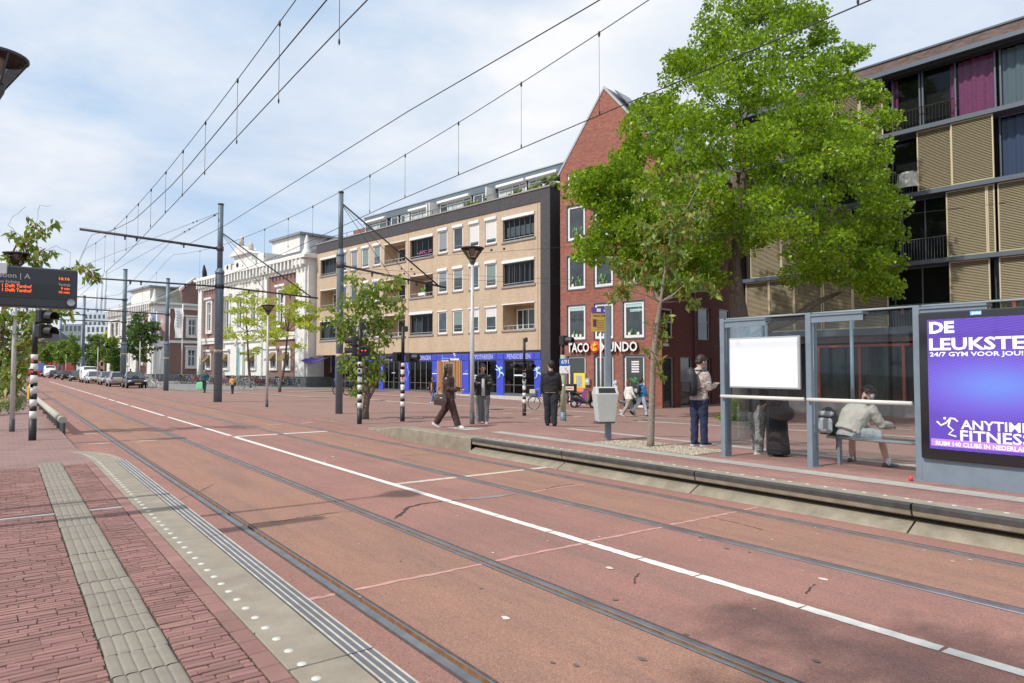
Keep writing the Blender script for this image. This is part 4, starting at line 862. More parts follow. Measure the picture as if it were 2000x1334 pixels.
# projecting sign between the two houses
ps = ground(1090, 790); sgn = thing('projecting_sign', 'small red taco shop sign with yellow emblem sticking out beside the charcoal brick pier', 'sign', (*PB.o.lerp(PB.o, 0).to_2d(), 0), PB.a)
a_, z_a = PB.uz(1079, 694, 1.2); b_, z_b = PB.uz(1099, 664, 1.2)
part(sgn, 'sign_face', mat('sign red', (.55, .04, .05), .5), lambda mb: mb.box(a_ + .12, b_, 1.16, 1.24, z_a, z_b)); part(sgn, 'sign_edge', mat('sign pink', (.80, .38, .38), .5), lambda mb: mb.box(a_ - .02, a_ + .12, 1.15, 1.25, z_a, z_b))
part(sgn, 'sign_emblem', MATS['logo yellow'], lambda mb: mb.lathe([(.0001, 0), (.2, 0), (.18, .02)], 14)).matrix_local = Matrix.Translation(((a_ + b_) / 2 + .1, 1.16, z_b - .32)) @ Matrix.Rotation(math.pi / 2, 4, 'X')
walltext('sign_lettering', 'TACO', a_ + .18, z_a + .30, .2, M_LETW, sgn, 1.155); walltext('sign_lettering', 'MUNDO', a_ + .14, z_a + .1, .18, M_LETW, sgn, 1.155)
part(sgn, 'sign_bracket', M_GF, lambda mb: mb.box((a_ + b_) / 2 - .03, (a_ + b_) / 2 + .03, 1.0, 1.95, z_b + .01, z_b + .07))

# ------------------------------------------------------------------ dark glass block with golden sliding shutters (right)
PR = Plane(18.7 - .65 * 8.9, 32 + .76 * 8.9, -math.atan2(.76, .65))
Bx = thing('shutter_building', 'modern apartment block with golden louvred sliding shutters and purple brown brick parapet', 'building', (PR.o.x, PR.o.y, 0), PR.a)
u_ = PR.u; UE = u_(2000) + 9
M_GOLD = mat('golden aluminium slat', (.42, .36, .235), .5, .15, noise=.06); M_GOLDF = mat('golden frame', (.56, .48, .32), .45, .15); M_LEDGE = mat('blue grey ledge', (.10, .12, .15), .5, .2)
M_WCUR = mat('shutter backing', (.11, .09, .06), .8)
M_RG = mat('tall window glass', (.035, .05, .07), .04, spec=1.0, noise=.4, nscale=.6)
zT = PR.uz(2000, 35)[1]; zL = [PR.uz(2000, y)[1] for y in (62, 202, 342, 490)]; zL.append(PR.uz(1700, 643)[1]); zG = -.45
dz = lambda i: zL[i]
part(Bx, 'brick_parapet', M_PURB, lambda mb: mb.box(0, UE, 0, 6, zL[0] + .12, zT)); part(Bx, 'parapet_cap', M_LEDGE, lambda mb: mb.box(-.05, UE, -.06, .4, zT, zT + .08))
part(Bx, 'dark_core', M_DARKIN, lambda mb: (mb.box(0, UE, .75, 8, zG, zL[0] + .11)))
for i, z in enumerate(zL):
    part(Bx, 'ledge', M_LEDGE, lambda mb: mb.box(-.05, UE, -.32, .74, z - (.16 if i < 4 else .30), z + .04))
part(Bx, 'end_pier', M_PURB, lambda mb: mb.box(-.3, 0, 0, 6, zG, zL[0]))
part(Bx, 'brick_band', M_PURB, lambda mb: mb.box(0, UE, 0, .74, PR.uz(1700, 668)[1], zL[4] - .31))
def slatpanel(u0, u1, z0, z1, y):
    pn = part(Bx, 'shutter', M_GOLDF, lambda mb: (mb.box(u0, u0 + .05, y - .04, y + .04, z0, z1), mb.box(u1 - .05, u1, y - .04, y + .04, z0, z1), mb.box(u0 + .05, u1 - .05, y - .04, y + .04, z0, z0 + .05), mb.box(u0 + .05, u1 - .05, y - .04, y + .04, z1 - .05, z1)))
    n = int((z1 - z0) / .072)
    mb = MB()
    for k in range(n):
        z = z0 + .06 + (z1 - z0 - .12) * k / n; mb.quad((u0 + .05, y - .03, z), (u1 - .05, y - .03, z), (u1 - .05, y + .02, z + .046), (u0 + .05, y + .02, z + .046)); mb.quad((u0 + .05, y - .03, z), (u0 + .05, y + .02, z + .008), (u1 - .05, y + .02, z + .008), (u1 - .05, y - .03, z))
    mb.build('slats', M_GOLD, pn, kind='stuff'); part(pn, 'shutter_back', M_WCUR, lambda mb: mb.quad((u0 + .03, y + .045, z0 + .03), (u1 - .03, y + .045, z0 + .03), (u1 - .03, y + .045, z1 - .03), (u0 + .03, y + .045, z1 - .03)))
def rz_(i): return zL[i + 1] + .05, zL[i] - .17
M_PINK = mat('magenta curtain', (.48, .12, .25), .9, noise=.15, nscale=8); M_BLUEC = mat('blue curtain', (.12, .16, .26), .9)
def curtain(parent, u0, u1, z0, z1, y, m, name='curtain'):
    mb = MB(); n = max(6, int((u1 - u0) / .06)); vs = []
    for k in range(n + 1):
        uu = u0 + (u1 - u0) * k / n; yy = y + .05 * math.sin(k * 1.15) + .03 * math.sin(k * .43); vs += [(uu, yy, z0), (uu, yy, z1)]
    mb.add(vs, [(2 * k, 2 * k + 2, 2 * k + 3, 2 * k + 1) for k in range(n)], 0, True); return mb.build(name, m, parent)
rg = glassmat('tall clear glass', (.75, .8, .85), .75)
def tallwin(x0, x1, i, gm=None, curtain_m=None, cx=None, mull=(), y=.45, label=None):
    z0, z1 = rz_(i); a, b = u_(x0), u_(x1) if x1 < 2000 else UE
    w = win(Bx, a, b, z0, z1, y, .07, fm=M_LEDGE, gm=gm or rg, mull=mull, label=label)
    if curtain_m: curtain(w, u_(cx[0]) if cx else a + .1, (u_(cx[1]) if cx[1] < 2000 else UE) if cx else b - .1, z0 + .05, z1 - .1, y + .16, curtain_m)
    return w
def sh(x0, x1, i, y=-.05): z0, z1 = rz_(i); slatpanel(u_(x0), u_(x1) if x1 < 2050 else min(UE, u_(2000) + (x1 - 2000) / 100), z0, z1, y)
w = tallwin(1746, 1803, 0, curtain_m=M_PINK, cx=(1747, 1756)); tallwin(1806, 1955, 0, curtain_m=M_PINK, cx=(1878, 1952), mull=(.47,)); curtain(w, u_(1861), u_(1872), rz_(0)[0] + .05, rz_(0)[1] - .1, .62, M_PINK); tallwin(1962, 2050, 0, curtain_m=mat('grey net', (.30, .36, .36), .9), cx=(1966, 2050))
part(Bx, 'roller_track', M_DARKIN, lambda mb: mb.box(u_(1740), UE, -.12, .3, zL[0] - .30, zL[0] - .17)); part(Bx, 'balustrade', M_DARKIN, lambda mb: (mb.box(u_(1746), u_(1874), .2, .23, rz_(0)[0] + 1.0, rz_(0)[0] + 1.04), [mb.box(u_(1746) + k * .14, u_(1746) + k * .14 + .018, .2, .22, rz_(0)[0], rz_(0)[0] + 1.0) for k in range(int((u_(1874) - u_(1746)) / .14))]))
sh(1690, 1736, 0); sh(1640, 1689, 0)
tallwin(1743, 1801, 1); sh(1802, 1870.5, 1); sh(1871, 1955, 1, -.15); tallwin(1958, 2050, 1, curtain_m=M_BLUEC, cx=(1962, 2050)); sh(1690, 1742, 1); tallwin(1600, 1688, 1)
tallwin(1760, 1856, 2, mull=(.5,)); sh(1857, 1937, 2); sh(1937.5, 1953, 2); sh(1959, 2090, 2); sh(1590, 1630, 2); sh(1630.5, 1670, 2); tallwin(1672, 1759, 2)
tallwin(1743, 1858, 3, mull=(.5,)); sh(1860, 1940, 3); tallwin(1941, 1956, 3); sh(1958, 2090, 3)
for a, b in ((1460, 1505), (1505.5, 1554), (1554.5, 1609), (1611, 1669), (1669.5, 1739)): sh(a, b, 3)
sh(1470, 1530, 2); sh(1530.5, 1588, 2); tallwin(1470, 1600, 1); sh(1500, 1560, 0); sh(1560.5, 1638, 0)
tc_ = part(Bx, 'covered_table', mat('checked tablecloth', (.50, .50, .46), .9, noise=.2, nscale=5), lambda mb: mb.lathe([(.0001, 1.05), (.5, 1.05), (.55, .95), (.62, .3)], 12, c=((u_(1782)), .3, rz_(1)[0])))
part(Bx, 'balustrade', M_GF, lambda mb: [(mb.box(u_(a), u_(b), -.14, -.11, rz_(i)[0] + 1.0, rz_(i)[0] + 1.03), [mb.box(u_(a) + k * .12, u_(a) + k * .12 + .015, -.14, -.12, rz_(i)[0], rz_(i)[0] + 1.0) for k in range(int((u_(b) - u_(a)) / .12))]) for a, b, i in ((1743, 1858, 3), (1760, 1856, 2), (1743, 1801, 1))])
# ground floor: rust red frames with green curtained glass
M_RF = mat('rust red frame', (.30, .06, .035), .6); zR = PR.uz(1700, 672)[1]
u0g, u1g = u_(1590), UE
posts = [u_(1597), u_(1677), u_(1763)]; 
while posts[-1] + 2.2 < UE: posts.append(posts[-1] + 2.2)
gf = part(Bx, 'shop_frame', M_RF, lambda mb: (mb.box(u0g, u1g, .1, .25, zR - .12, zR), mb.box(u0g, u1g, .1, .25, .12, .22), [mb.box(p - .06, p + .06, .1, .25, .22, zR - .12) for p in posts]))
part(Bx, 'green_curtain', mat('green net curtain', (.13, .20, .17), .9, noise=.15, nscale=3), lambda mb: [mb.add([(u, .5 + .04 * math.sin(k_ * 1.9), z) for k_, u in enumerate([a + (b - a) * q / 30 for q in range(31)]) for z in (.25, zR - .15)], [(2 * q, 2 * q + 2, 2 * q + 3, 2 * q + 1) for q in range(30)]) for a, b in [(posts[k] + .1, posts[k] + (posts[k + 1] - posts[k]) * .62) for k in range(len(posts) - 1)]])
for a, b in zip(posts, posts[1:]): part(gf, 'pane', glassmat('ground floor glass', (.55, .66, .62), .6), lambda mb: mb.quad((a + .06, .17, .22), (b - .06, .17, .22), (b - .06, .17, zR - .12), (a + .06, .17, zR - .12)))
part(Bx, 'plinth', M_SILLG, lambda mb: mb.box(0, UE, -.05, .6, -.9, .119)); part(Bx, 'dark_opening', M_DARKIN, lambda mb: mb.box(0, u0g, .3, .5, .12, zR))

# ------------------------------------------------------------------ museum: white stucco and brick, two blocks
def corbels(mb, u0, u1, z, y, n):
    for k in range(n): u = u0 + (u1 - u0) * (k + .5) / n; mb.box(u - .16, u + .16, y - .55, y, z - .9, z); mb.box(u - .13, u + .13, y - .32, y, z - 1.25, z - .9)
def muswin(root, u0, u1, z0, z1, surround=True, ped=False):
    w = win(root, u0, u1, z0, z1, .1, .13, mull=(.5,), trans=(.62,))
    if surround: part(w, 'surround', M_PLAST, lambda mb: (mb.box(u0 - .35, u0 - .002, -.14, .1, z0 - .3, z1 + .35), mb.box(u1 + .002, u1 + .35, -.14, .1, z0 - .3, z1 + .35), mb.box(u0, u1, -.14, .1, z1 + .002, z1 + .35), mb.box(u0, u1, -.2, .1, z0 - .3, z0 - .002), mb.box(u0 - .5, u1 + .5, -.35, .1, z1 + .36, z1 + .6)))
    if ped: part(w, 'pediment', M_PLAST, lambda mb: mb.prism([(u0 - .6, -.35, z1 + .61), (u1 + .6, -.35, z1 + .61), ((u0 + u1) / 2, -.35, z1 + 1.5)], (0, .4, 0)))
    return w
PM = Plane(-20.4 - 27.9 * .7071, 68 + 27.9 * .7071, -math.pi / 4)
MU = thing('museum_building', 'ornate white stucco and red brick museum with figures on its crowning pediment', 'building', (PM.o.x, PM.o.y, 0), PM.a)
u_ = PM.u; L = 27.9; zc = PM.uz(582, 503)[1]; zfr = PM.uz(582, 531)[1]; zb2 = PM.uz(582, 650)[1]; zpl = 1.0
# centre white bay between px 436 and 518
uc0, uc1 = u_(436), u_(519)
wins_lo = [u_(x) for x in (408, 442, 494, 535, 561)]; wins_up = [u_(x) for x in (408, 443, 468, 495, 549)]
wl = [(u - .55, u + .55, zpl + .9, zb2 - 1.9) for u in wins_lo]; wu = [(u - .6, u + .6, zb2 + 1.0, zfr - 1.6) for u in wins_up]
def f(mb):
    for a, b, m_ in ((0, uc0, 0), (uc0, uc1, 1), (uc1, L, 0)): wall_holes(mb, a, b, zpl, zfr, [h for h in wl + wu if a < (h[0] + h[1]) / 2 < b], mi=m_, ri=1, dep=.2)
part(MU, 'front_wall', [M_MUSB, M_PLAST], f)
part(MU, 'side_wall', M_MUSB, lambda mb: mb.box(L - .2, L - .05, .1, 16, zpl, zfr))
part(MU, 'stone_plinth', mat('grey museum plinth', (.20, .20, .195), .9, noise=.15, nscale=1.5), lambda mb: mb.box(-.2, L + .25, -.25, 16, -1.2, zpl - .002))
part(MU, 'string_course', M_PLAST, lambda mb: (mb.box(-.1, L + .12, -.28, 16, zb2 - .25, zb2 + .12), mb.box(-.1, L + .1, -.2, 16, zb2 - .6, zb2 - .252)))
part(MU, 'frieze', M_PLAST, lambda mb: mb.box(-.1, L + .1, -.15, 16, zfr + .002, zc - .3))
part(MU, 'cornice', M_PLAST, lambda mb: (mb.box(-.5, L + .6, -.75, 16, zc - .298, zc), mb.box(-.3, L + .35, -.45, 16, zc + .002, zc + .2)))
part(MU, 'corbel', M_PLAST, lambda mb: (corbels(mb, 0, L, zc - .3, -.15, 34), [mb.box(L + .1, L + .5, y - .16, y + .16, zc - 1.2, zc - .3) for y in (1, 2.5, 4, 5.5)]))
part(MU, 'pilaster', M_PLAST, lambda mb: [mb.box(u - w, u + w, -.32, .0, zpl, zfr + .4) for u, w in ((L - .95, .95), (.6, .6), (uc0 - .1, .5), (uc1 + .1, .6), (u_(518) - .2, .3))] + [mb.box(L - .05, L + .28, -.1, 1.7, zpl, zfr + .4)])
part(MU, 'capital', M_PLAST, lambda mb: [mb.bbox(u - w - .1, u + w + .1, -.62, .02, zfr + .45, zc - .32, .12) for u, w in ((L - .95, .95), (.6, .6), (uc0 - .1, .5), (uc1 + .1, .6))])
for i, h in enumerate(wl): muswin(MU, *h[:4])
for i, h in enumerate(wu): muswin(MU, *h[:4], ped=i in (1, 2, 3))
part(MU, 'arched_door', mat('teal door', (.25, .55, .60), .5, noise=.15), lambda mb: (mb.box(u_(466.5), u_(473.5), -.05, .05, zpl - .9, zpl + 3.2)))
part(MU, 'door_surround', M_PLAST, lambda mb: (mb.box(u_(462), u_(466), -.3, .0, zpl - .8, zpl + 3.4), mb.box(u_(474), u_(478), -.3, .0, zpl - .8, zpl + 3.4), mb.tube([(u_(470) + math.cos(R(a)) * .95, -.15, zpl + 3.4 + math.sin(R(a)) * 1.0) for a in range(0, 181, 20)], .22, 6)))
part(MU, 'window_awning', mat('ochre sunblind', (.20, .15, .07), .9, noise=.4, nscale=3), lambda mb: [mb.prism([(h[0] - .1, -.1, h[3]), (h[0] - .1, -.9, h[3] - .9), (h[0] - .1, -.1, h[3] - .9)], (1.3, 0, 0)) for h in wl])
# crowning gable
zk1 = PM.uz(475, 514)[1]; zk2 = PM.uz(471, 500)[1]; zk3 = PM.uz(471, 480)[1]; zk4 = PM.uz(471, 464)[1]; ug = u_(478); zg1 = PM.uz(475, 460)[1]; zg2 = PM.uz(475, 478)[1]
ga = part(MU, 'crown_gable', M_PLAST, lambda mb: (mb.box(u_(440), u_(452), -.3, 1, zc + .2, PM.uz(446, 518)[1]), mb.box(u_(455), u_(500), -.25, 1, zc + .2, zk1), mb.box(u_(458), u_(492), -.22, .9, zk1, zk2), mb.prism([(u_(453), -.6, zk2), (u_(492), -.6, zk2), (u_(471), -.6, zk3)], (0, 1.6, 0)), mb.box(u_(505), u_(517), -.3, 3, zc + .2, zk1 + .5)))
part(ga, 'gable_statue', mat('stone figure', (.52, .50, .44), .9, noise=.2, nscale=3), lambda mb: (mb.tube([(u_(471), -.2, zk3 - .1), (u_(471), -.2, zk3 + (zk4 - zk3) * .5), (u_(471) + .05, -.2, zk4 - .3), (u_(471), -.2, zk4)], [.34, .3, .26, .12], 8), mb.tube([(u_(483), .2, zk2), (u_(483), .2, zk3 - .2), (u_(483), .2, zk3 + .1)], [.4, .3, .2], 8)))
part(MU, 'round_louvre', M_DARKIN, lambda mb: [mb.ell((u_(x), -.3, z), (.28, .06, .28)) for x, z in ((465, zc + .7), (446, zc + .7))])
zt_ = zc + 3.9
M_SL = mat('roof slates', (.11, .115, .12), .6, noise=.15, nscale=2)
part(MU, 'hipped_roof', M_SL, lambda mb: mb.add([(0, 0, zc + .2), (L + .2, 0, zc + .2), (L + .2, 16, zc + .2), (0, 16, zc + .2), (5, 6, zt_ - .6), (L - 4, 6, zt_ - .6), (L - 4, 12, zt_ - .6), (5, 12, zt_ - .6)], [(0, 1, 5, 4), (1, 2, 6, 5), (2, 3, 7, 6), (3, 0, 4, 7), (4, 5, 6, 7)]))
part(MU, 'roof_lantern', M_PLAST, lambda mb: mb.box(u_(492), u_(545), 2.2, 6, zc + 1.4, zc + 3.2)); part(MU, 'lantern_roof', mat('lead roof', (.22, .24, .26), .5), lambda mb: mb.box(u_(490), u_(550), 1.9, 6.4, zc + 3.2, zc + 3.45))
part(MU, 'corner_finial', M_PLAST, lambda mb: (mb.lathe([(.55, 0), (.5, .3), (.3, .6), (.25, 1.4), (.05, 2.0)], 8, c=(L - .9, .3, zc + .2))))
part(MU, 'bird_statue', M_DARKIN, lambda mb: mb.tube([(u_(397), 0, zc + .2), (u_(396), 0, zc + 1.0), (u_(395), 0, zc + 1.9)], [.3, .28, .08], 6))
# second block, set further along
PN = Plane(-51.5 - 21.9 * .7071, 98 + 21.9 * .7071, -math.pi / 4)
MN = thing('museum_wing', 'second museum block with white corner pilasters and brick side wall hung with banners', 'building', (PN.o.x, PN.o.y, 0), PN.a)
u_ = PN.u; L2 = 21.9; zc2 = PN.uz(298, 590)[1]; zf2 = PN.uz(298, 602)[1]; zm2 = PN.uz(298, 665)[1]
hl = [(u_(x) - .7, u_(x) + .7, zpl + 1.5, zm2 - 1.2) for x in (222, 235, 249, 262, 276)]; hu = [(u_(x) - .7, u_(x) + .7, zm2 + 1.2, zf2 - 1.3) for x in (220, 228, 236, 252, 262, 276)]
part(MN, 'front_wall', [M_MUSB, M_PLAST], lambda mb: (wall_holes(mb, 0, u_(238), zpl, zf2, [h for h in hl + hu if h[1] < u_(238)], dep=.2), wall_holes(mb, u_(238), u_(268), zpl, zf2, [h for h in hl + hu if u_(238) < h[0] and h[1] < u_(268)], mi=1, dep=.2), wall_holes(mb, u_(268), L2, zpl, zf2, [h for h in hl + hu if h[0] > u_(268)], dep=.2)))
for h in hl + hu: muswin(MN, *h[:4])
part(MN, 'string_course', M_PLAST, lambda mb: mb.box(-.1, L2 + .15, -.25, 14, zm2 - .3, zm2 + .1)); part(MN, 'frieze', M_PLAST, lambda mb: mb.box(-.1, L2 + .1, -.12, 14, zf2, zc2 - .3)); part(MN, 'cornice', M_PLAST, lambda mb: mb.box(-.5, L2 + .6, -.7, 14, zc2 - .298, zc2))
part(MN, 'corbel', M_PLAST, lambda mb: corbels(mb, 0, L2, zc2 - .3, -.12, 26)); part(MN, 'pilaster', M_PLAST, lambda mb: [mb.box(u - .8, u + .8, -.3, 0, zpl, zf2 + .3) for u in (.8, L2 - .85, u_(240), u_(266))] + [mb.box(L2 - .05, L2 + .3, -.1, 1.8, zpl, zf2 + .3)])
part(MN, 'stone_plinth', MATS['grey museum plinth'], lambda mb: mb.box(-.2, L2 + .2, -.2, 14, -1.2, zpl - .002))
SN = obj('side_face', None, MN, Matrix.Translation((L2, 0, 0)) @ Matrix.Rotation(math.pi / 2, 4, 'Z')); SN.empty_display_size = .1
PQ = Plane(-51.5, 98, math.pi / 4); q_ = PQ.u
sw = [(q_(308), q_(318), zm2 + .6, zf2 - .8), (q_(366), q_(381), *[PQ.uz(372, y)[1] for y in (656, 624)]), (q_(308), q_(318), *[PQ.uz(312, y)[1] for y in (716, 682)]), (q_(366), q_(381), *[PQ.uz(372, y)[1] for y in (716, 683)])]
part(SN, 'side_wall', M_MUSB, lambda mb: wall_holes(mb, 0, 14, zpl, zc2 - .3, sw, dep=.2))
for h in sw: muswin(SN, *h[:4])
part(SN, 'side_gable', M_MUSB, lambda mb: (mb.box(q_(352), q_(396), -.25, 3, zc2 - .3, zc2 + 2.0), mb.prism([(q_(352), -.25, zc2 + 2.0), (q_(396), -.25, zc2 + 2.0), (q_(374), -.25, zc2 + 3.5)], (0, 3, 0)))); part(SN, 'gable_cornice', M_PLAST, lambda mb: (mb.prism([(q_(347), -.6, zc2 + 1.9), (q_(374), -.6, zc2 + 3.6), (q_(374), -.6, zc2 + 4.0), (q_(346), -.6, zc2 + 2.2)], (0, .6, 0)), mb.prism([(q_(374), -.6, zc2 + 3.6), (q_(400), -.6, zc2 + 1.9), (q_(401), -.6, zc2 + 2.2), (q_(374), -.6, zc2 + 4.0)], (0, .6, 0))))
muswin(SN, q_(361), q_(386), zc2 - .6, zc2 + 1.4, False)
part(MN, 'hipped_roof', mat('lichened slates', (.15, .16, .13), .8, noise=.3, nscale=.7), lambda mb: mb.add([(0, 0, zc2), (L2 + .3, 0, zc2), (L2 + .3, 14, zc2), (0, 14, zc2), (4, 6, zc2 + 3.4), (L2 - 2.5, 6, zc2 + 3.4), (L2 - 2.5, 9, zc2 + 3.4), (4, 9, zc2 + 3.4)], [(0, 1, 5, 4), (1, 2, 6, 5), (2, 3, 7, 6), (3, 0, 4, 7), (4, 5, 6, 7)]))
part(MN, 'roof_lantern', M_PLAST, lambda mb: mb.box(u_(240), u_(276), 1.0, 6, zc2 + .3, zc2 + 2.6)); part(MN, 'lantern_roof', MATS['lead roof'], lambda mb: mb.box(u_(236), u_(280), .6, 6.4, zc2 + 2.6, zc2 + 2.85)); part(MN, 'corner_finial', M_PLAST, lambda mb: mb.lathe([(.6, 0), (.5, .4), (.3, .8), (.1, 1.9)], 8, c=(L2 - .9, .3, zc2)))

# ------------------------------------------------------------------ far houses and the white block on the horizon
def simple_block(label, px0, px1, ytop, Y, storeys, bays, wallm, winm, depth=14, roof=None):
    a, b = deep(px0, ytop, Y), deep(px1, ytop, Y); h = a.z; W_ = b.x - a.x
    e = thing('far_house' if roof else 'far_office', label, 'building', (a.x, Y, 0), 0)
    hs_ = [(W_ * (i + .22) / bays, W_ * (i + .78) / bays, h * (j + .25) / storeys, h * (j + .8) / storeys) for i in range(bays) for j in range(storeys)]
    part(e, 'wall', wallm, lambda mb: (wall_holes(mb, 0, W_, -.8, h, hs_, dep=.2), mb.quad((0, 0, -.8), (0, 0, h), (0, depth, h), (0, depth, -.8)), mb.quad((W_, 0, -.8), (W_, depth, -.8), (W_, depth, h), (W_, 0, h)), mb.quad((0, 0, h), (W_, 0, h), (W_, depth, h), (0, depth, h))))
    for q in hs_: part(e, 'window', winm, lambda mb: mb.quad((q[0], .15, q[2]), (q[1], .15, q[2]), (q[1], .15, q[3]), (q[0], .15, q[3])))
    if roof: part(e, 'roof', roof, lambda mb: mb.prism([(-.3, -.3, h), (-.3, depth + .3, h), (-.3, depth / 2, h + 3)], (W_ + .6, 0, 0)))
    return e
M_FARW = mat('far white cladding', (.62, .65, .68), .7); M_FARG = mat('far grey cladding', (.22, .25, .28), .7); M_OCH = mat('ochre brick far', (.40, .27, .15), .9, noise=.1)
simple_block('dark grey block with long windows beside the white pole far down the street', 118, 168, 633, 330, 5, 6, M_FARG, GLASS2)
simple_block('pale office block beyond the far trees with flat white roof', 160, 222, 635, 300, 5, 7, M_FARW, GLASS2)
e = simple_block('tall pale glass tower block behind the far white office', 164, 216, 612, 420, 8, 6, mat('hazy pale panels', (.50, .56, .62), .6), GLASS2)
ch = part(e, 'rooftop_chimney', M_FARW, lambda mb: [mb.tube([(x, 4, 30), (x, 4, 60 + k)], .7, 8) for x, k in ((8, 0), (10.5, 3), (5, -8))])
simple_block('ochre brick house partly hidden by the far trees', 186, 222, 690, 175, 3, 4, M_OCH, GLASS, roof=M_SL); simple_block('small white fronted house between the far tree trunks', 150, 184, 706, 185, 2, 4, M_PLAST, GLASS, roof=M_SL)
simple_block('dark brick house behind the trees on the left of the street', 20, 74, 668, 160, 3, 5, M_PURB, GLASS, roof=M_SL)
# ================================================================== STREET FURNITURE
M_POLE = mat('blue grey pole paint', (.145, .195, .235), .5, .25, noise=.12, nscale=4, dirt=.25)
M_ARM = mat('dark gantry steel', (.075, .075, .085), .6, .3)
M_WIRE = mat('wire', (.03, .03, .033), .6, .2)
M_LAMP = mat('light lamp post', (.52, .52, .51), .45, .15, noise=.05, nscale=5, dirt=.12)
M_BLK = mat('signal black', (.018, .018, .02), .5, noise=.2, nscale=5)
M_BWHT = mat('signal white band', (.72, .71, .68), .6, noise=.06, nscale=6, dirt=.25)
M_DGREY = mat('dark grey base', (.065, .07, .075), .6, noise=.15, nscale=6)
def base_at(px, py): return ground(px, py)
def zat(px, py, p): return deep(px, py, p.y).z

def pole(px, py, ytop, ystep, r0, r1, label, arms=(), band=None):
    p = ground(px, py); H = zat(px, ytop, p) - p.z; zs = zat(px, ystep, p) - p.z
    o = thing('catenary_pole', label, 'pole', p, SA, 'blue grey tram poles carrying the overhead wires')
    part(o, 'lower_tube', M_POLE, lambda mb: mb.tube([(0, 0, -.3), (0, 0, zs), (0, 0, zs + .25)], [r0, r0, r1 * 1.05], 16)); part(o, 'upper_tube', M_POLE, lambda mb: mb.tube([(0, 0, zs + .2), (0, 0, H)], r1, 16))
    part(o, 'collar', M_POLE, lambda mb: mb.tube([(0, 0, zs - .06), (0, 0, zs + .08)], r0 * 1.12, 16)); part(o, 'cap', M_ARM, lambda mb: mb.tube([(0, 0, H), (0, 0, H + .06)], r1 * 1.15, 16))
    for yy in (zs * .30, zs * .34): 
        if band: part(o, 'notice_sticker', mat('cream sticker', (.55, .42, .30), .7), lambda mb: mb.tube([(0, 0, band - p.z), (0, 0, band - p.z + .14)], r0 * 1.01 + .002, 16)); break
    for (L, z0, z1, stay, r) in arms:     # L signed length along t, z above zero level
        sg_ = 1 if L > 0 else -1
        part(o, 'arm', M_ARM, lambda mb: (mb.tube([(sg_ * r1 * .8, 0, z0 - p.z), (L, 0, z1 - p.z)], r, 8)))
        part(o, 'arm_clamp', M_ARM, lambda mb: (mb.tube([(0, 0, z0 - p.z - .12), (0, 0, z0 - p.z + .12)], r1 * 1.3 if z0 - p.z > zs else r0 * 1.1, 14)))
        if stay: part(o, 'stay_rod', M_ARM, lambda mb: (mb.tube([(0, 0, stay - p.z), (L * .93, 0, z0 + (z1 - z0) * .93 - p.z)], .035, 6), mb.tube([(0, 0, stay - p.z - .05), (L * .45, 0, z0 + (z1 - z0) * .45 - p.z)], .012, 4), mb.tube([(0, 0, stay - p.z - .05), (L * .68, 0, z0 + (z1 - z0) * .68 - p.z)], .012, 4)))
        for q in (.28, .62, .70): part(o, 'insulator', M_ARM, lambda mb: (mb.lathe([(.0001, -.16), (.05, -.15), (.03, -.08), (.055, -.03), (.03, .03), (.05, .09), (.0001, .1)], 8, c=(L * q, 0, z0 + (z1 - z0) * q - p.z - r))))
    return o, p
o1, p1_ = pole(662, 808, 377, 498, .145, .10, 'nearest blue grey tram pole with long stay rod, behind the leafy young tree', arms=[(5.1, 6.12, 5.55, 8.75, .045)], band=2.3)
P2 = ground(425, 785)
pole(425, 785, 400, 533, .22, .145, 'thickest blue grey tram pole with arms to both sides, in front of the parked bicycles', arms=[(-6.6, 8.45, 8.75, None, .07), (-6.2, 6.35, 6.35, None, .045), (5.6, 6.35, 6.05, 9.4, .05)], band=zat(425, 688, P2))
pole(324, 763, 545, 672, .20, .14, 'blue grey tram pole in front of the banners on the museum wing', arms=[(-8, 6.3, 6.5, None, .05)], band=2.6)
pole(240, 755, 527, 672, .27, .19, 'tall blue grey tram pole between the parked silver and black cars', arms=[(-7, 8.75, 8.85, None, .06), (-6.8, 6.5, 6.5, None, .05)], band=3.2)
pole(161, 743, 578, 700, .27, .19, 'blue grey tram pole beside the white van among parked cars', arms=[(-7.5, 9.9, 10, None, .07)])
pole(116, 737, 610, 700, .28, .2, 'far blue grey tram pole behind the dark parked cars', arms=[(-7.5, 9.6, 9.7, None, .08)])
pole(84, 732, 668, 705, .3, .22, 'farthest blue grey tram pole beside the warning triangle', arms=[(-7, 8, 8, None, .08)])
pole(205, 726, 640, 700, .15, .12, 'thin far tram pole among the trees in front of the ochre house')

# overhead wires
def wire(name, label, t, pts, r, droppers=None, low=None, cat='wire'):
    o = thing(name, label, cat, (0, 0, 0), SA, 'overhead tram wires')
    n = 90; s0, s1 = pts[0][0], pts[-1][0]
    def zf(s):
        for (a, b), (c, d) in zip(pts, pts[1:]):
            if s <= c: k = (s - a) / (c - a); return b + (d - b) * k
        return pts[-1][1]
    path = [(t, s0 + (s1 - s0) * (i / n) ** 1.3, zf(s0 + (s1 - s0) * (i / n) ** 1.3)) for i in range(n + 1)]
    part(o, 'wire_strand', M_WIRE, lambda mb: mb.tube(path, r, 5))
    for s in droppers or []:
        part(o, 'dropper', M_WIRE, lambda mb: (mb.tube([(t, s, zf(s)), (low[0], s, low[1])], .004, 4), mb.ell((t, s, zf(s) - .02), (.02, .02, .05), 6, 4), mb.ell((low[0], s, low[1] + .045), (.014, .014, .04), 6, 4)))
    return o
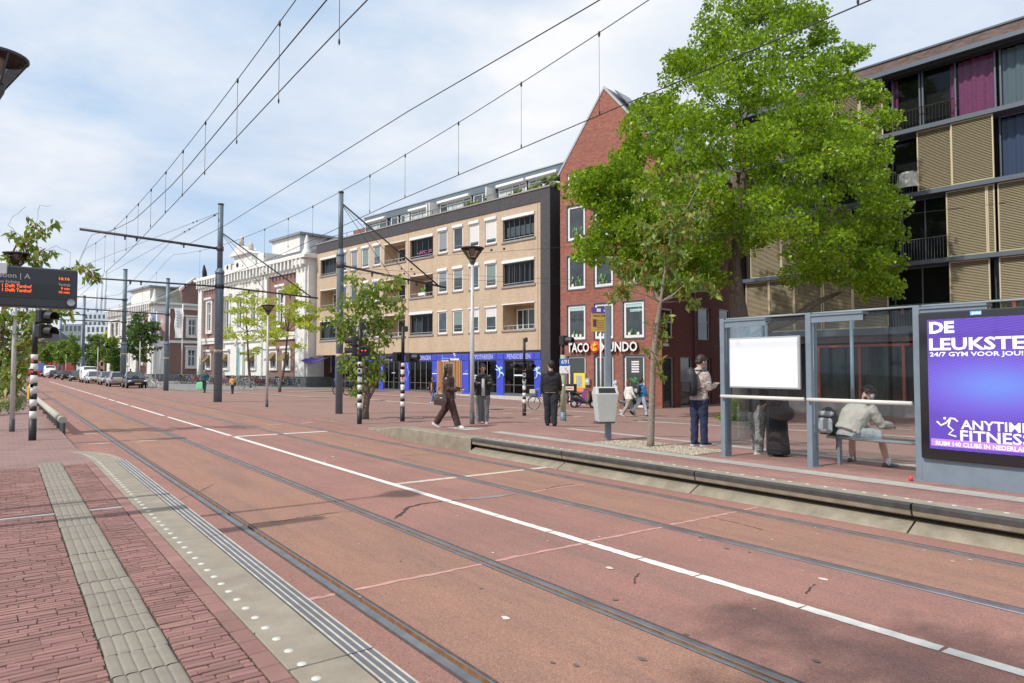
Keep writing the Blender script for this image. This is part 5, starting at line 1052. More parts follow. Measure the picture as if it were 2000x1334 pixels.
def cat_(sup, zsup, zmid, s0=-7, s1=200):
    out = []; 
    for a, b in zip(sup, sup[1:]):
        for k in range(12): u = k / 12; out.append((a + (b - a) * u, zsup - (zsup - zmid) * 4 * u * (1 - u)))
    out.append((sup[-1], zsup)); return out
sup = [-3.7, 39.7, 78.4, 121, 164, 200]
wire('contact_wire', 'lower contact wire over the near tram track', 3.05, [(-6, 5.84), (8, 5.82), (14.5, 5.69), (23.5, 5.53), (39.7, 5.6), (200, 5.6)], .008)
wire('contact_wire', 'lower contact wire over the far tram track', 6.95, [(-6, 5.57), (14, 5.58), (22, 5.45), (39.7, 5.6), (200, 5.6)], .008)
lm = [(s, 6.64 + .0024 * (s - 18) ** 2) for s in range(-6, 40, 2)] + cat_(sup[1:], 7.75, 6.7)
wire('messenger_wire', 'upper carrying wire with droppers over the near tram track', 3.05, lm, .007, [5.2, 7.5, 9.7, 11.9, 14.2, 16.3, 18.3, 20.4, 22.6, 25, 28, 31, 34.5, 44, 49, 54, 60, 66, 72], (3.05, 5.62))
rm = [(s, 6.46 + .0030 * (s - 18) ** 2) for s in range(-6, 40, 2)] + cat_(sup[1:], 7.85, 6.7)
wire('messenger_wire', 'upper carrying wire with droppers over the far tram track', 6.95, rm, .007, [1.5, 3.4, 5.3, 7.2, 9.1, 11.1, 13.3, 15.1, 16.9, 18.9, 21, 23.4, 26, 29, 33, 44, 49, 54, 60, 66], (6.95, 5.57))
wire('feeder_wire', 'middle feeder wire without droppers over the near tram track', 3.3, [(-6, 6.9), (8, 6.72), (10, 6.68), (18.5, 6.48), (25, 6.7), (31, 7.3), (39.7, 8.5), (60, 7.2), (78, 8.6), (121, 9.4), (160, 9.4)], .010)
wire('feeder_wire', 'upper feeder wire without droppers over the far tram track', 6.95, [(-6, 7.1), (7.2, 7.3), (13, 7.46), (28.6, 7.56), (36.4, 7.84), (39.7, 8.6), (60, 7.5), (78, 8.7), (121, 9.6)], .010)
def span(label, a, b, r=.006, sag=.0):
    o = thing('span_wire', label, 'wire', (0, 0, 0), 0, 'overhead tram wires'); a, b = Vector(a), Vector(b)
    part(o, 'wire_strand', M_WIRE, lambda mb: mb.tube([a.lerp(b, k / 10) - Vector((0, 0, sag * 4 * (k / 10) * (1 - k / 10))) for k in range(11)], r, 4)); part(o, 'insulator', M_ARM, lambda mb: [mb.ell(a.lerp(b, q), (.05, .05, .05), 6, 4) for q in (.12, .14)])
top2 = TS(9.4, 39.7, 10.5)
span('long guy wire falling left from the top of the thick tram pole', top2, TS(3.05, 75, 7.5), .012); span('short guy wire from the top of the thick tram pole to its left arm', top2, TS(6.9, 39.9, 8.6), .01)
span('thin guy wire from the thick pole top over the near track', top2, TS(3.0, 58, 8.5), .010)
span('span wire crossing in front of the sand brick block at second floor level', TS(10.9, 26.5, 6.0), TS(33, 24, 6.9), .006, .25)
span('lower span wire crossing in front of the gabled house', TS(10.9, 26.5, 5.8), TS(33, 22, 6.4), .006, .25)
span('span wire through the crown of the large tree to the shutter building', TS(12, 22, 5.9), TS(28.5, 6, 7.6), .006, .2)

# lamp posts
M_CONE = glassmat('smoked lamp cone', (.68, .63, .58), .82, .12)
def lamp(p, H, label, wide=.33, s=1.0, group='slim street lamps with funnel heads', m=None):
    o = thing('street_lamp', label, 'street lamp', p, 0.4, group)
    part(o, 'post', m or M_LAMP, lambda mb: mb.tube([(0, 0, .25), (0, 0, 2.2), (0, 0, H - .42)], [.062, .058, .04], 14)); part(o, 'post_base', M_DGREY, lambda mb: mb.tube([(0, 0, -.2), (0, 0, .34)], .068, 14))
    part(o, 'lamp_shade', M_CONE, lambda mb: mb.lathe([(.055, H - .40), (.09, H - .36), (wide * .93, H - .06), (wide * .96, H - .045)], 20)); part(o, 'lamp_hood', M_DGREY, lambda mb: mb.lathe([(wide * .9, H - .055), (wide, H - .05), (wide, H - .025), (.12, H + .01), (.0001, H + .015)], 24))
    part(o, 'neck', M_DGREY, lambda mb: mb.lathe([(.045, H - .50), (.085, H - .42), (.10, H - .36), (.05, H - .30), (.0001, H - .30)], 12)); part(o, 'bulb', mat('lamp reflector', (.70, .70, .66), .3, .3), lambda mb: mb.lathe([(.0001, H - .26), (.07, H - .22), (.09, H - .06)], 10))
    for k in range(5):
        a = k * 2 * math.pi / 5 + .3; part(o, 'rib', M_DGREY, lambda mb: mb.tube([(.085 * math.cos(a), .085 * math.sin(a), H - .38), (wide * .95 * math.cos(a), wide * .95 * math.sin(a), H - .05)], .010, 5))
    return o
pl = ground(922, 829); L0 = lamp(pl, 5.22 - pl.z, 'slim lamp post with funnel head between the two people on the platform')
K0 = kids()
for px, py, lb in ((521, 795, 'slim lamp post with funnel head in front of the lime green trees'), (272, 757, 'slim lamp post standing before the black parked hatchback'), (190, 749, 'slim lamp post before the silver cars beside the white van'), (128, 739, 'slim lamp post before the dark parked cars'), (94, 735, 'farthest slim lamp post beside the red warning triangle'), (312, 745, 'slim lamp post on the museum yard beside the banners')):
    q = ground(px, py); dup(L0, q, label=lb, tree=K0)
hgt = {521: 583, 272: 650, 190: 666, 128: 672, 94: 680, 312: 677}
q = ground(23, 843); dup(L0, q, label='slim lamp post rising behind the departure board', tree=K0)
q = Vector((-5.68, 7.4, .3)); dup(L0, q, label='nearest lamp, its dark funnel head cut by the left picture edge', tree=K0, scale=(.90, .90, 1.02))

# traffic signals
BANDS = [(0, .52, 0), (.52, .70, 1), (.70, .82, 0), (.82, .98, 1), (.98, 1.12, 0), (1.12, 1.30, 1), (1.30, 1.38, 0), (1.38, 1.56, 1), (1.56, 1.66, 0), (1.66, 1.84, 1), (1.84, 1.93, 0), (1.93, 2.06, 1)]
def lens(o, mb_m, c, dvec, r=.10):
    pass
def head(o, c, yaw, n=2, col=None, hood=.24):
    """signal head: housing with n round lenses, each under a visor; faces local -y after yaw"""
    M_ = Matrix.Translation(c) @ Matrix.Rotation(yaw, 4, 'Z'); hz = n * .29
    hd = part(o, 'signal_head', M_BLK, lambda mb: mb.bbox(-.18, .18, -.06, .12, -hz / 2 - .02, hz / 2 + .02, .03)); hd.matrix_local = M_
    for k in range(n):
        z = hz / 2 - .145 - k * .29
        part(hd, 'visor', M_BLK, lambda mb: mb.add([(math.cos(a) * .125, y, z + math.sin(a) * .125 - (0 if y > -.1 else .02)) for y in (-.06, -.06 - hood) for a in [R(-25 + 230 * i / 12) for i in range(13)]], [(i, i + 1, 14 + i, 13 + i) for i in range(12)], 0, True))
        lit = col if col and k == 0 else None
        part(hd, 'lens', lit or mat('dark lens', (.03, .012, .012), .25), lambda mb: mb.add([(math.cos(R(30 * i)) * .11, -.066, z + math.sin(R(30 * i)) * .11) for i in range(12)], [tuple(range(12))]))
    return hd
def sigpole(px, py, ytop, label, heads, r=.075, extras=()):
    p = ground(px, py); H = zat(px, ytop, p) - p.z
    o = thing('traffic_signal', label, 'traffic light', p, 0, 'traffic signals on black and white banded poles')
    for a, b, w in BANDS: part(o, 'pole_band', M_BWHT if w else M_BLK, lambda mb: mb.tube([(0, 0, a - (.2 if a == 0 else 0)), (0, 0, b)], r if a > 0 else r * 1.08, 14))
    part(o, 'pole_top', M_BLK, lambda mb: mb.tube([(0, 0, 2.06), (0, 0, H)], r * .8, 12))
    for k in range(5): a = random.uniform(1.1, 2.0); part(o, 'sticker', random.choice((M_BLK, M_LETW, mat('red sticker', (.5, .08, .05), .6), mat('pale blue sticker', (.35, .45, .65), .6))), lambda mb: mb.box(-.045 + random.uniform(-.02, .02), .03, -r - .004, -r + .02, a, a + .09))
    for h in heads:
        c, yaw, n, col = h; head(o, Vector(c), yaw, n, col)
        part(o, 'bracket', M_BLK, lambda mb: [mb.tube([(0, 0, c[2] + dz_), (c[0] * .6, c[1] * .6, c[2] + dz_), (c[0], c[1], c[2] + dz_ * .8)], .018, 5) for dz_ in (n * .155, -n * .155)])
    return o, p, H
RED = emit('red led', (1.0, .06, .05), 3.0)
o, p, H = sigpole(702, 828, 632, 'black and white signal pole with red lights, in front of the leafy young tree', [((-.22, .05, 2.42), -math.pi / 2 + .25, 1, None), ((-.22, .05, 2.75), -math.pi / 2 + .25, 1, None), ((.16, -.10, 2.42), .15, 1, None)])
part(o, 'pedestrian_light', RED, lambda mb: [mb.ell((.16 + dx, -.19, 2.44), (.022, .012, .022), 8, 6) for dx in (-.06, .06)]); part(o, 'sensor', M_BLK, lambda mb: mb.bbox(-.02, .10, -.07, .07, H - .22, H + .06, .02))
o, p, H = sigpole(786, 823, 638, 'black and white signal pole with a wide black signal box on each side', [((-.30, 0, 2.28), -math.pi / 2 + .1, 1, None), ((-.16, .25, 2.28), -math.pi / 2 - .2, 1, None), ((.27, 0, 2.26), math.pi / 2 - .3, 1, None), ((.40, .1, 2.26), math.pi - .2, 1, None)])
part(o, 'sensor', M_BLK, lambda mb: (mb.bbox(.04, .17, -.07, .07, H - .18, H + .02, .02)))
o, p, H = sigpole(1024, 812, 661, 'black and white signal pole standing before the blue shopfront beside the black bicycle', [((-.34, 0, 2.12), -math.pi / 2 + .25, 1, None), ((-.16, -.1, 2.12), -.5, 1, None), ((.26, -.08, 2.12), .4, 1, None), ((.16, .2, 2.12), 2.6, 1, None)])
part(o, 'sensor', M_BLK, lambda mb: mb.bbox(.03, .15, -.07, .07, H - .16, H + .04, .02)); part(o, 'pedestrian_light', mat('dim red lens', (.25, .02, .02), .3), lambda mb: mb.ell((.30, -.17, 2.14), (.03, .02, .03), 8, 6))
o, p, H = sigpole(63, 860, 628, 'black and white signal pole on the near platform with two black visored lights', [((.20, .05, 2.62), math.pi / 2 - .3, 1, None), ((.20, .05, 2.98), math.pi / 2 - .3, 1, None)])
part(o, 'push_button_box', mat('yellow box', (.75, .45, .03), .5), lambda mb: mb.bbox(-.12, -.06, -.06, .06, .98, 1.3, .01)); 
# greenish pole with the number plate
p = ground(1100, 822); o = thing('sign_pole', 'pale green pole with blue 691 plate and a single black light on top', 'sign pole', p, 0)
part(o, 'pole', mat('pale green paint', (.36, .40, .24), .6, noise=.1), lambda mb: mb.tube([(0, 0, .3), (0, 0, 2.15)], .085, 14)); part(o, 'pole_base', M_POLE, lambda mb: mb.tube([(0, 0, -.2), (0, 0, .3)], .10, 14)); part(o, 'pole_top', M_BLK, lambda mb: mb.tube([(0, 0, 2.15), (0, 0, 2.5)], .05, 10))
head(o, Vector((.06, 0, 2.62)), math.pi / 2 - .6, 1); part(o, 'number_plate', mat('blue plate', (.02, .12, .50), .5), lambda mb: mb.bbox(-.12, .22, -.115, -.09, 1.80, 2.03, .01)); walltext('plate_number', '691', -.07, 1.86, .19, M_LETW, o, -.118, bold=.003); part(o, 'notice_plate', M_LETW, lambda mb: mb.bbox(-.12, .22, -.11, -.09, 1.54, 1.78, .01)); part(o, 'plate_symbol', mat('red print', (.5, .06, .06), .6), lambda mb: mb.tube([(.10, -.114, 1.74), (.06, -.114, 1.70), (.10, -.114, 1.66), (.15, -.114, 1.62), (.13, -.114, 1.58)], .008, 5))
part(o, 'sticker', M_LETW, lambda mb: mb.lathe([(.0001, 0), (.05, 0), (.05, .005)], 10)).matrix_local = Matrix.Translation((-.03, -.088, 1.18)) @ Matrix.Rotation(math.pi / 2, 4, 'X')

# stop pole with yellow sign, and the litter bin on it
p = ground(1188, 860); ang = .12
o = thing('stop_pole', 'square grey stop pole with yellow timetable sign beside the small tree', 'stop pole', p, ang)
H = zat(1188, 597, p) - p.z; z = lambda y: zat(1188, y, p) - p.z
M_SHG = mat('shelter grey paint', (.20, .25, .30), .5, .2, noise=.08, nscale=5)
part(o, 'post', M_SHG, lambda mb: mb.bbox(-.06, .06, -.05, .07, -.1, H, .01))
xL = deep(1154.5, 620, p.y).x - p.x
sg2 = part(o, 'sign_board', mat('ochre sign', (.52, .34, .06), .6, noise=.08), lambda mb: mb.box(xL, -.062, -.02, .01, z(648), z(612))); part(o, 'sign_header', mat('violet sign', (.10, .06, .36), .6), lambda mb: mb.box(xL, -.062, -.024, .01, z(611.9), z(601))); walltext('sign_lettering', 'Station Delft', xL + .03, z(618.5), .055, mat('dark sign ink', (.05, .03, .05), .7), o, -.022); part(sg2, 'ruled_lines', MATS['dark sign ink'], lambda mb: [mb.box(xL + .11, -.08, -.024, -.020, z(626 + k * 3.4) - .002, z(626 + k * 3.4) + .003) for k in range(6)])
part(sg2, 'line_badge', mat('maroon badge', (.12, .02, .10), .6), lambda mb: mb.box(xL + .03, xL + .10, -.026, -.020, z(638), z(624))); part(o, 'tram_symbol', M_LETW, lambda mb: (mb.bbox(xL + .11, xL + .20, -.03, -.023, z(609.5), z(603), .006), mb.box(-.09, -.07, -.03, -.023, z(609), z(605))))
part(o, 'thin_tube', M_LETW, lambda mb: mb.tube([(xL + .20, 0, .9), (xL + .20, 0, z(648))], .018, 8))
# bin
bw = lambda x: deep(x, 780, p.y - .2).x - p.x
b_ = thing('litter_bin', 'light grey tapered litter bin with a slanted top mounted on the stop pole', 'litter bin', p, ang)
def f(mb):
    x0, x1 = -.36, .085; zt, zm_, zb_ = z(755), z(768), z(822)
    P0 = [(x0 + .07, -.33, zb_), (x1 - .01, -.33, zb_), (x1 - .01, -.02, zb_), (x0 + .07, -.02, zb_)]; P1 = [(x0, -.40, zm_ + .0), (x1 + .05, -.40, zm_), (x1 + .05, .0, zm_), (x0, .0, zm_)]; P2_ = [(x0 + .02, -.30, zt), (x1 + .03, -.30, zt), (x1 + .03, -.08, zt), (x0 + .02, -.08, zt)]
    mb.add(P0 + P1 + P2_, [(3, 2, 1, 0), (0, 1, 5, 4), (1, 2, 6, 5), (2, 3, 7, 6), (3, 0, 4, 7), (4, 5, 9, 8), (5, 6, 10, 9), (6, 7, 11, 10), (7, 4, 8, 11), (8, 9, 10, 11)])
bn = part(b_, 'bin_body', mat('light grey bin plastic', (.50, .52, .50), .45, noise=.05, nscale=4, dirt=.25), f); md = bn.modifiers.new('b', 'BEVEL'); md.width = .015; md.segments = 2
part(b_, 'slot', M_BLK, lambda mb: mb.add([(-.30, -.392, z(768) + .02), (.07, -.392, z(768) + .02), (.06, -.318, z(757)), (-.29, -.318, z(757))], [(0, 1, 2, 3)]))
part(b_, 'lock', M_DGREY, lambda mb: mb.tube([(.10, -.2, z(798)), (.12, -.2, z(798))], .02, 8)); part(b_, 'bin_rim', M_DGREY, lambda mb: mb.box(-.33, .06, -.32, -.03, z(822) - .03, z(822) - .002))

# ---------------------------------------------------------------- tram shelter
SH = Plane(*TS(10.14, 7.44).to_2d(), math.atan2(-DV.y, -DV.x))     # u runs towards the camera side (to the right in view)
S = thing('tram_shelter', 'grey framed glass tram shelter with leaning rail and large lit advertising panel', 'shelter', (SH.o.x, SH.o.y, .30), SH.a)
up = [0.0, SH.u(1580), SH.u(1792)]; hs_ = 2.42
uzp = lambda x, y, d=0: (lambda q: (q[0], q[1] - .30))(SH.uz(x, y, d))
for i, u in enumerate(up):
    part(S, 'post', M_SHG, lambda mb: (mb.bbox(u - .045, u + .045, -.02, .06, 0, hs_, .006), mb.bbox(u - .035, u + .045, .061, .17, 0, hs_ - .02, .006)))
    part(S, 'foot_plate', M_SHG, lambda mb: mb.box(u - .07, u + .09, -.05, .20, .0, .012))
    e_ = up[i + 1] if i < 2 else u + 3.0
    part(S, 'top_bracket', M_SHG, lambda mb: (mb.box(u + .046, u + .85, -.02, .18, hs_ - .06, hs_ - .03), mb.box(u + .046, u + .85, .0, .02, hs_ - .16, hs_ - .062)))
    part(S, 'top_rail', M_LGF, lambda mb: mb.tube([(u + .05, .04, hs_ - .01), (e_ - .05, .04, hs_ - .01)], .016, 8))
M_SHGL = glassmat('shelter glass', (.97, .99, .99), .985, .01)
for i in range(2): part(S, 'pane', M_SHGL, lambda mb: mb.box(up[i] + .05, up[i + 1] - .05, .045, .055, .22, hs_ - .05))
part(S, 'pane', M_SHGL, lambda mb: mb.box(up[0] - .005, up[0] + .005, .2, 1.25, .25, hs_ - .05))
part(S, 'roof_glass', glassmat('roof glass', (.9, .95, .95), .9, .03), lambda mb: mb.box(up[0] - .1, up[2] + 3, .02, 1.45, hs_ + .0, hs_ + .012))
for u in (up[0] + .02, up[1] + .02, up[2] + .02): part(S, 'rear_post', M_SHG, lambda mb: mb.tube([(u, 1.3, 0), (u, 1.3, hs_ - .01)], .03, 8))
for i in range(2): part(S, 'leaning_rail', mat('cream rail', (.66, .64, .58), .4), lambda mb: mb.tube([(up[i] + .0, -.06, 1.06), (up[i + 1] - .05, -.06, 1.06)], .03, 12))
bb = part(S, 'notice_board', mat('board frame', (.42, .45, .46), .4, .3), lambda mb: mb.bbox(uzp(1429, 700)[0], uzp(1567, 700)[0], -.075, -.03, uzp(1429, 757)[1] - .0, uzp(1429, 661)[1] + .0, .008))
part(bb, 'blank_sheet', mat('blank white sheet', (.76, .80, .83), .25), lambda mb: mb.box(uzp(1431.5, 700)[0], uzp(1563, 700)[0], -.081, -.076, uzp(1429, 754)[1], uzp(1429, 664)[1]))
bench = part(S, 'bench_seat', mat('steel seat', (.30, .32, .33), .3, .7), lambda mb: mb.bbox(up[1] + .0, up[2] - .0, .52, .86, .44, .475, .01)); part(bench, 'seat_rail', mat('bright steel rail', (.62, .63, .63), .25, .8), lambda mb: mb.tube([(up[1] - .0, .50, .45), (up[2] + .1, .50, .45)], .025, 10))
for u in (up[1] + .12, up[2] - .06): part(bench, 'seat_leg', M_SHG, lambda mb: mb.box(u - .02, u + .02, .62, .70, 0, .44))
# advertising panel
u0, zt_ = uzp(1799, 612); zb_ = uzp(1800, 893)[1]; u1 = u0 + 1.42
ad = part(S, 'advert_frame', mat('gloss black frame', (.012, .012, .014), .12, spec=.8), lambda mb: mb.bbox(u0, u1, -.10, .12, zb_, zt_, .015)); part(S, 'advert_base', M_SHG, lambda mb: mb.box(up[2] + .046, up[2] + 3.2, -.03, .10, .0, zb_ - .002)); part(S, 'advert_pier', M_SHG, lambda mb: mb.box(u1 + .002, up[2] + 3.2, -.05, .12, zb_, hs_ - .1))
sx0 = uzp(1812.5, 700, -.1)[0]; sx1 = u1 - .085; sz1 = uzp(1812, 625, -.1)[1]; sz0 = uzp(1813, 875, -.1)[1]
pm = bpy.data.materials.new('purple poster print'); pm.use_nodes = True; t = pm.node_tree; b = t.nodes['Principled BSDF']; tc = t.nodes.new('ShaderNodeTexCoord'); b.inputs['Roughness'].default_value = .25
mp = t.nodes.new('ShaderNodeMapping'); mp.inputs['Location'].default_value = (-(sx0 + .80), 0, -(sz0 + .86)); t.links.new(tc.outputs['Object'], mp.inputs[0]); m2 = t.nodes.new('ShaderNodeMapping'); m2.inputs['Scale'].default_value = (.75, .01, 1.9); m2.inputs['Rotation'].default_value = (0, R(-24), 0); t.links.new(mp.outputs[0], m2.inputs[0])
gr = t.nodes.new('ShaderNodeTexGradient'); gr.gradient_type = 'SPHERICAL'; t.links.new(m2.outputs[0], gr.inputs[0]); wv = t.nodes.new('ShaderNodeTexWave'); wv.inputs['Scale'].default_value = 9; wv.inputs['Distortion'].default_value = 2.5; wv.inputs['Detail'].default_value = 0; wv.bands_direction = 'Z'; t.links.new(m2.outputs[0], wv.inputs[0])
rp = t.nodes.new('ShaderNodeValToRGB'); rp.color_ramp.elements[0].color = (.085, .035, .36, 1); rp.color_ramp.elements[1].color = (.11, .19, .62, 1); rp.color_ramp.elements[0].position = .05; rp.color_ramp.elements[1].position = .9; e = rp.color_ramp.elements.new(.4); e.color = (.12, .075, .50, 1); t.links.new(gr.outputs[0], rp.inputs[0])
mr = t.nodes.new('ShaderNodeMapRange'); mr.inputs[1].default_value = .6; mr.inputs[2].default_value = 1; mr.inputs[4].default_value = .22; t.links.new(wv.outputs[0], mr.inputs[0]); mi = t.nodes.new('ShaderNodeMixRGB'); mi.inputs[2].default_value = (.40, .38, .85, 1); t.links.new(mr.outputs[0], mi.inputs[0]); t.links.new(rp.outputs[0], mi.inputs[1]); t.links.new(mi.outputs[0], b.inputs['Base Color']); t.links.new(mi.outputs[0], b.inputs['Emission Color']); b.inputs['Emission Strength'].default_value = .26
pst = part(ad, 'poster', pm, lambda mb: mb.box(sx0, sx1, -.108, -.101, sz0, sz1))
M_PT = emit('poster white print', (.85, .85, .9), .3)
def fit(s_, x0, x1, yb, yt, bold, spacing=1.0):
    a, z0 = uzp(x0, yb, -.11); b_, _ = uzp(x1, yb, -.11); z1 = uzp(x0, yt, -.11)[1]
    t_ = walltext('poster_lettering', s_, 0, 0, 1, M_PT, ad, 0, .0005, bold, spacing=spacing); vs_ = t_.data.vertices; x_0, x_1 = min(v.co.x for v in vs_), max(v.co.x for v in vs_); z_0, z_1 = min(v.co.z for v in vs_), max(v.co.z for v in vs_)
    for v in vs_: v.co = (a + (v.co.x - x_0) / (x_1 - x_0) * (b_ - a), -.1105 + v.co.y, z0 + (v.co.z - z_0) / (z_1 - z_0) * (z1 - z0))
fit('DE', 1815, 1864, 652, 629, .045); fit('LEUKSTE', 1815, 2002, 685, 661, .03); fit('24/7 GYM VOOR JOU!', 1816, 1999, 699, 688, .022)
fit('ANYTIME', 1877, 2012, 838, 820, .018); fit('FITNESS', 1876, 2016, 861, 840, .018)
pill = part(ad, 'poster_pill', emit('pink blue print', (.42, .20, .62), .3), lambda mb: mb.bbox(uzp(1819, 870, -.11)[0], uzp(2010, 870, -.11)[0], -.1095, -.1085, uzp(1822, 870, -.11)[1], uzp(1822, 856, -.11)[1], .0)); fit('RUIM 140 CLUBS IN NEDERLAND', 1828, 2018, 869, 860.5, .015)
def f(mb):
    P = lambda x, y: (lambda q: (q[0], -.1105, q[1]))(uzp(x, y, -.11))
    for pts in ([(1830, 823), (1838, 831), (1848, 826), (1856, 817), (1864, 818), (1871, 824)], [(1856, 818), (1852, 832), (1862, 840), (1853, 848), (1868, 853)]): mb.tube([P(*q) for q in pts], .012, 6)
    mb.ell(P(1845, 817), (.018, .004, .018), 10, 6)
part(ad, 'running_logo', M_PT, f)
part(ad, 'brand_badge', emit('badge blue', (.10, .35, .85), .5), lambda mb: mb.box(uzp(1895, 614, -.1)[0], uzp(1917, 614, -.1)[0], -.106, -.101, uzp(1895, 615.5, -.1)[1], uzp(1895, 608, -.1)[1])); a, zz = uzp(1898, 613.5, -.1); walltext('badge_lettering', 'global', a, zz, .045, M_PT, ad, -.108, .0005, .001)
q = ground(1779, 940); rb = thing('litter', 'small red plastic cap lying at the foot of the shelter post', 'litter', (q.x, q.y, .305)); part(rb, 'cap_shell', mat('red plastic', (.75, .04, .07), .4), lambda mb: mb.ell((0, 0, .03), (.03, .03, .035), 10, 6))

# ---------------------------------------------------------------- departure board
PD = Plane(*TS(.60 - 2.0, 8.27).to_2d(), SA)
D = thing('departure_board', 'dark grey electronic departure board showing orange times on the near platform', 'departure board', (PD.o.x, PD.o.y, .30), PD.a)
uzd = lambda x, y, d=0: (lambda q: (q[0], q[1] - .30))(PD.uz(x, y, d))
dr = uzd(151.5, 560)[0]; dzt = uzd(150, 528)[1]; dzb = uzd(150, 603)[1]
bx = part(D, 'housing', mat('board housing', (.045, .052, .062), .5, noise=.06), lambda mb: mb.bbox(dr - 1.75, dr, 0, .22, dzb, dzt, .012)); part(D, 'screen', mat('board screen', (.025, .035, .032), .3), lambda mb: mb.box(dr - 1.6, uzd(138, 560)[0], -.004, -.001, uzd(100, 584)[1], uzd(100, 556)[1]))
part(D, 'screen', MATS['board screen'], lambda mb: mb.box(uzd(112, 540)[0], uzd(138, 540)[0], -.004, -.001, uzd(120, 549)[1], uzd(120, 539)[1]))
part(D, 'support_post', M_LAMP, lambda mb: mb.tube([(dr - 1.55, .11, -.05), (dr - 1.55, .11, dzt + .1)], .06, 12)); part(D, 'support_arm', M_LETW, lambda mb: mb.bbox(dr - 1.75, uzd(14, 520)[0], -.01, .23, dzt - .09, dzt + .03, .01))
part(D, 'screen_rows', mat('row line', (.015, .018, .02), .5), lambda mb: [mb.box(dr - 1.6, uzd(138, 560)[0], -.006, -.0045, uzd(100, 560 + k * 4.6)[1] - .001, uzd(100, 560 + k * 4.6)[1] + .001) for k in range(6)])
M_LED = emit('orange led text', (1.0, .16, .03), 1.1)
def dt(s_, x0, x1, yb, yt, m, bold=.0):
    a, z0 = uzd(x0, yb); b_, z1 = uzd(x1, yt)[0], uzd(x0, yt)[1]; t_ = walltext('board_lettering', s_, 0, 0, 1, m, D, 0, .0005, bold); vs_ = t_.data.vertices; x_0, x_1 = min(v.co.x for v in vs_), max(v.co.x for v in vs_); z_0, z_1 = min(v.co.z for v in vs_), max(v.co.z for v in vs_)
    for v in vs_: v.co = (a + (v.co.x - x_0) / (x_1 - x_0) * (b_ - a), -.008, z0 + (v.co.z - z_0) / (z_1 - z_0) * (z1 - z0))
dt('Station | A', -18, 60, 543, 530, M_LETW, .02); dt('Tram Richting', -12, 39, 553, 545, M_LETW, .02); dt('Vertrek', 114, 138, 559, 552.5, M_LETW, .02); dt('16:16', 115, 136, 547, 541, M_LED, .02)
dt('1 Delft Tanthof', 4, 62, 560, 553.5, M_LED, .015); dt('1 Delft Tanthof', 4, 62, 568.5, 562, M_LED, .015); dt('9 min', 119, 136, 566, 561, M_LED, .015); dt('10 min', 115, 136, 573, 568, M_LED, .015)
part(D, 'speaker_grille', mat('round grille', (.45, .48, .50), .4, .3), lambda mb: mb.lathe([(.0001, 0), (.03, .0), (.036, .006)], 18)).matrix_local = Matrix.Translation((uzd(138.5, 591)[0], -.006, uzd(138.5, 591)[1])) @ Matrix.Rotation(math.pi / 2, 4, 'X')

# long low guard rail on the left
pts = [ground(122, 842), ground(95, 816), ground(60, 780), ground(42, 764), ground(29, 756)]
gr_ = thing('guard_rail', 'low pale round guard rail on short posts beside the near track', 'guard rail', (0, 0, 0), 0)
part(gr_, 'beam', mat('weathered pale rail', (.42, .39, .33), .7, noise=.12, nscale=3, dirt=.3), lambda mb: mb.tube([p_ + Vector((0, 0, .30 - .0)) for p_ in pts], .10, 12))
for k in range(22):
    f_ = k / 21; i = min(3, int(f_ * 4)); q = pts[i].lerp(pts[i + 1], f_ * 4 - i); part(gr_, 'post', M_DGREY, lambda mb: mb.box(q.x - .05, q.x + .05, q.y - .05, q.y + .05, q.z - .1, q.z + .22))

# flag banners of the museum wing
M_FL = {'lavender': mat('lavender banner', (.38, .40, .66), .8, noise=.12, nscale=1.5), 'colour': mat('coloured banner', (.68, .66, .62), .8, col2=(.62, .28, .30), nscale=.9), 'white': mat('white banner', (.72, .72, .72), .8, noise=.1, nscale=1.5)}
for px, ptop, base, b0, b1, bt, bb_, k, lb in ((303.5, 608, 744, 291.5, 303, 612, 664, 'lavender', 'tall lavender banner on a flagpole at the museum wing corner'), (328.5, 603, 746, 309.5, 328, 613, 666, 'colour', 'white banner with red and coloured print between the other two flagpoles'), (354.5, 594, 742, 338.5, 354, 602, 660, 'white', 'white banner with grey lettering on the flagpole nearest the main museum')):
    q = deep(px, base, 84); q.z = -.05; H = deep(px, ptop, 84).z + .05; o = thing('flag_banner', lb, 'flag', q, 0, 'banners on white flagpoles at the museum')
    part(o, 'flagpole', M_LETW, lambda mb: mb.tube([(0, 0, 0), (0, 0, H)], .07, 8)); zt2, zb2_ = deep(px, bt, 84).z + .05, deep(px, bb_, 84).z + .05; w_ = (px - b0) * 84 / 1333
    part(o, 'cloth', M_FL[k], lambda mb: mb.add([(-w_ * a / 6 + .1 * math.sin(j * .7), .18 * math.sin(a * .9 + j * .35), zt2 + (zb2_ - zt2) * j / 12) for j in range(13) for a in range(7)], [(j * 7 + a, j * 7 + a + 1, j * 7 + a + 8, j * 7 + a + 7) for j in range(12) for a in range(6)], 0, True))
    if k == 'white': part(o, 'banner_lettering', mat('grey banner ink', (.40, .42, .48), .8), lambda mb: [mb.box(-w_ + .25, -w_ + .25 + random.uniform(.4, .8), -.24, -.22, zt2 - .5 - j * .35, zt2 - .36 - j * .35) for j in range(6)])
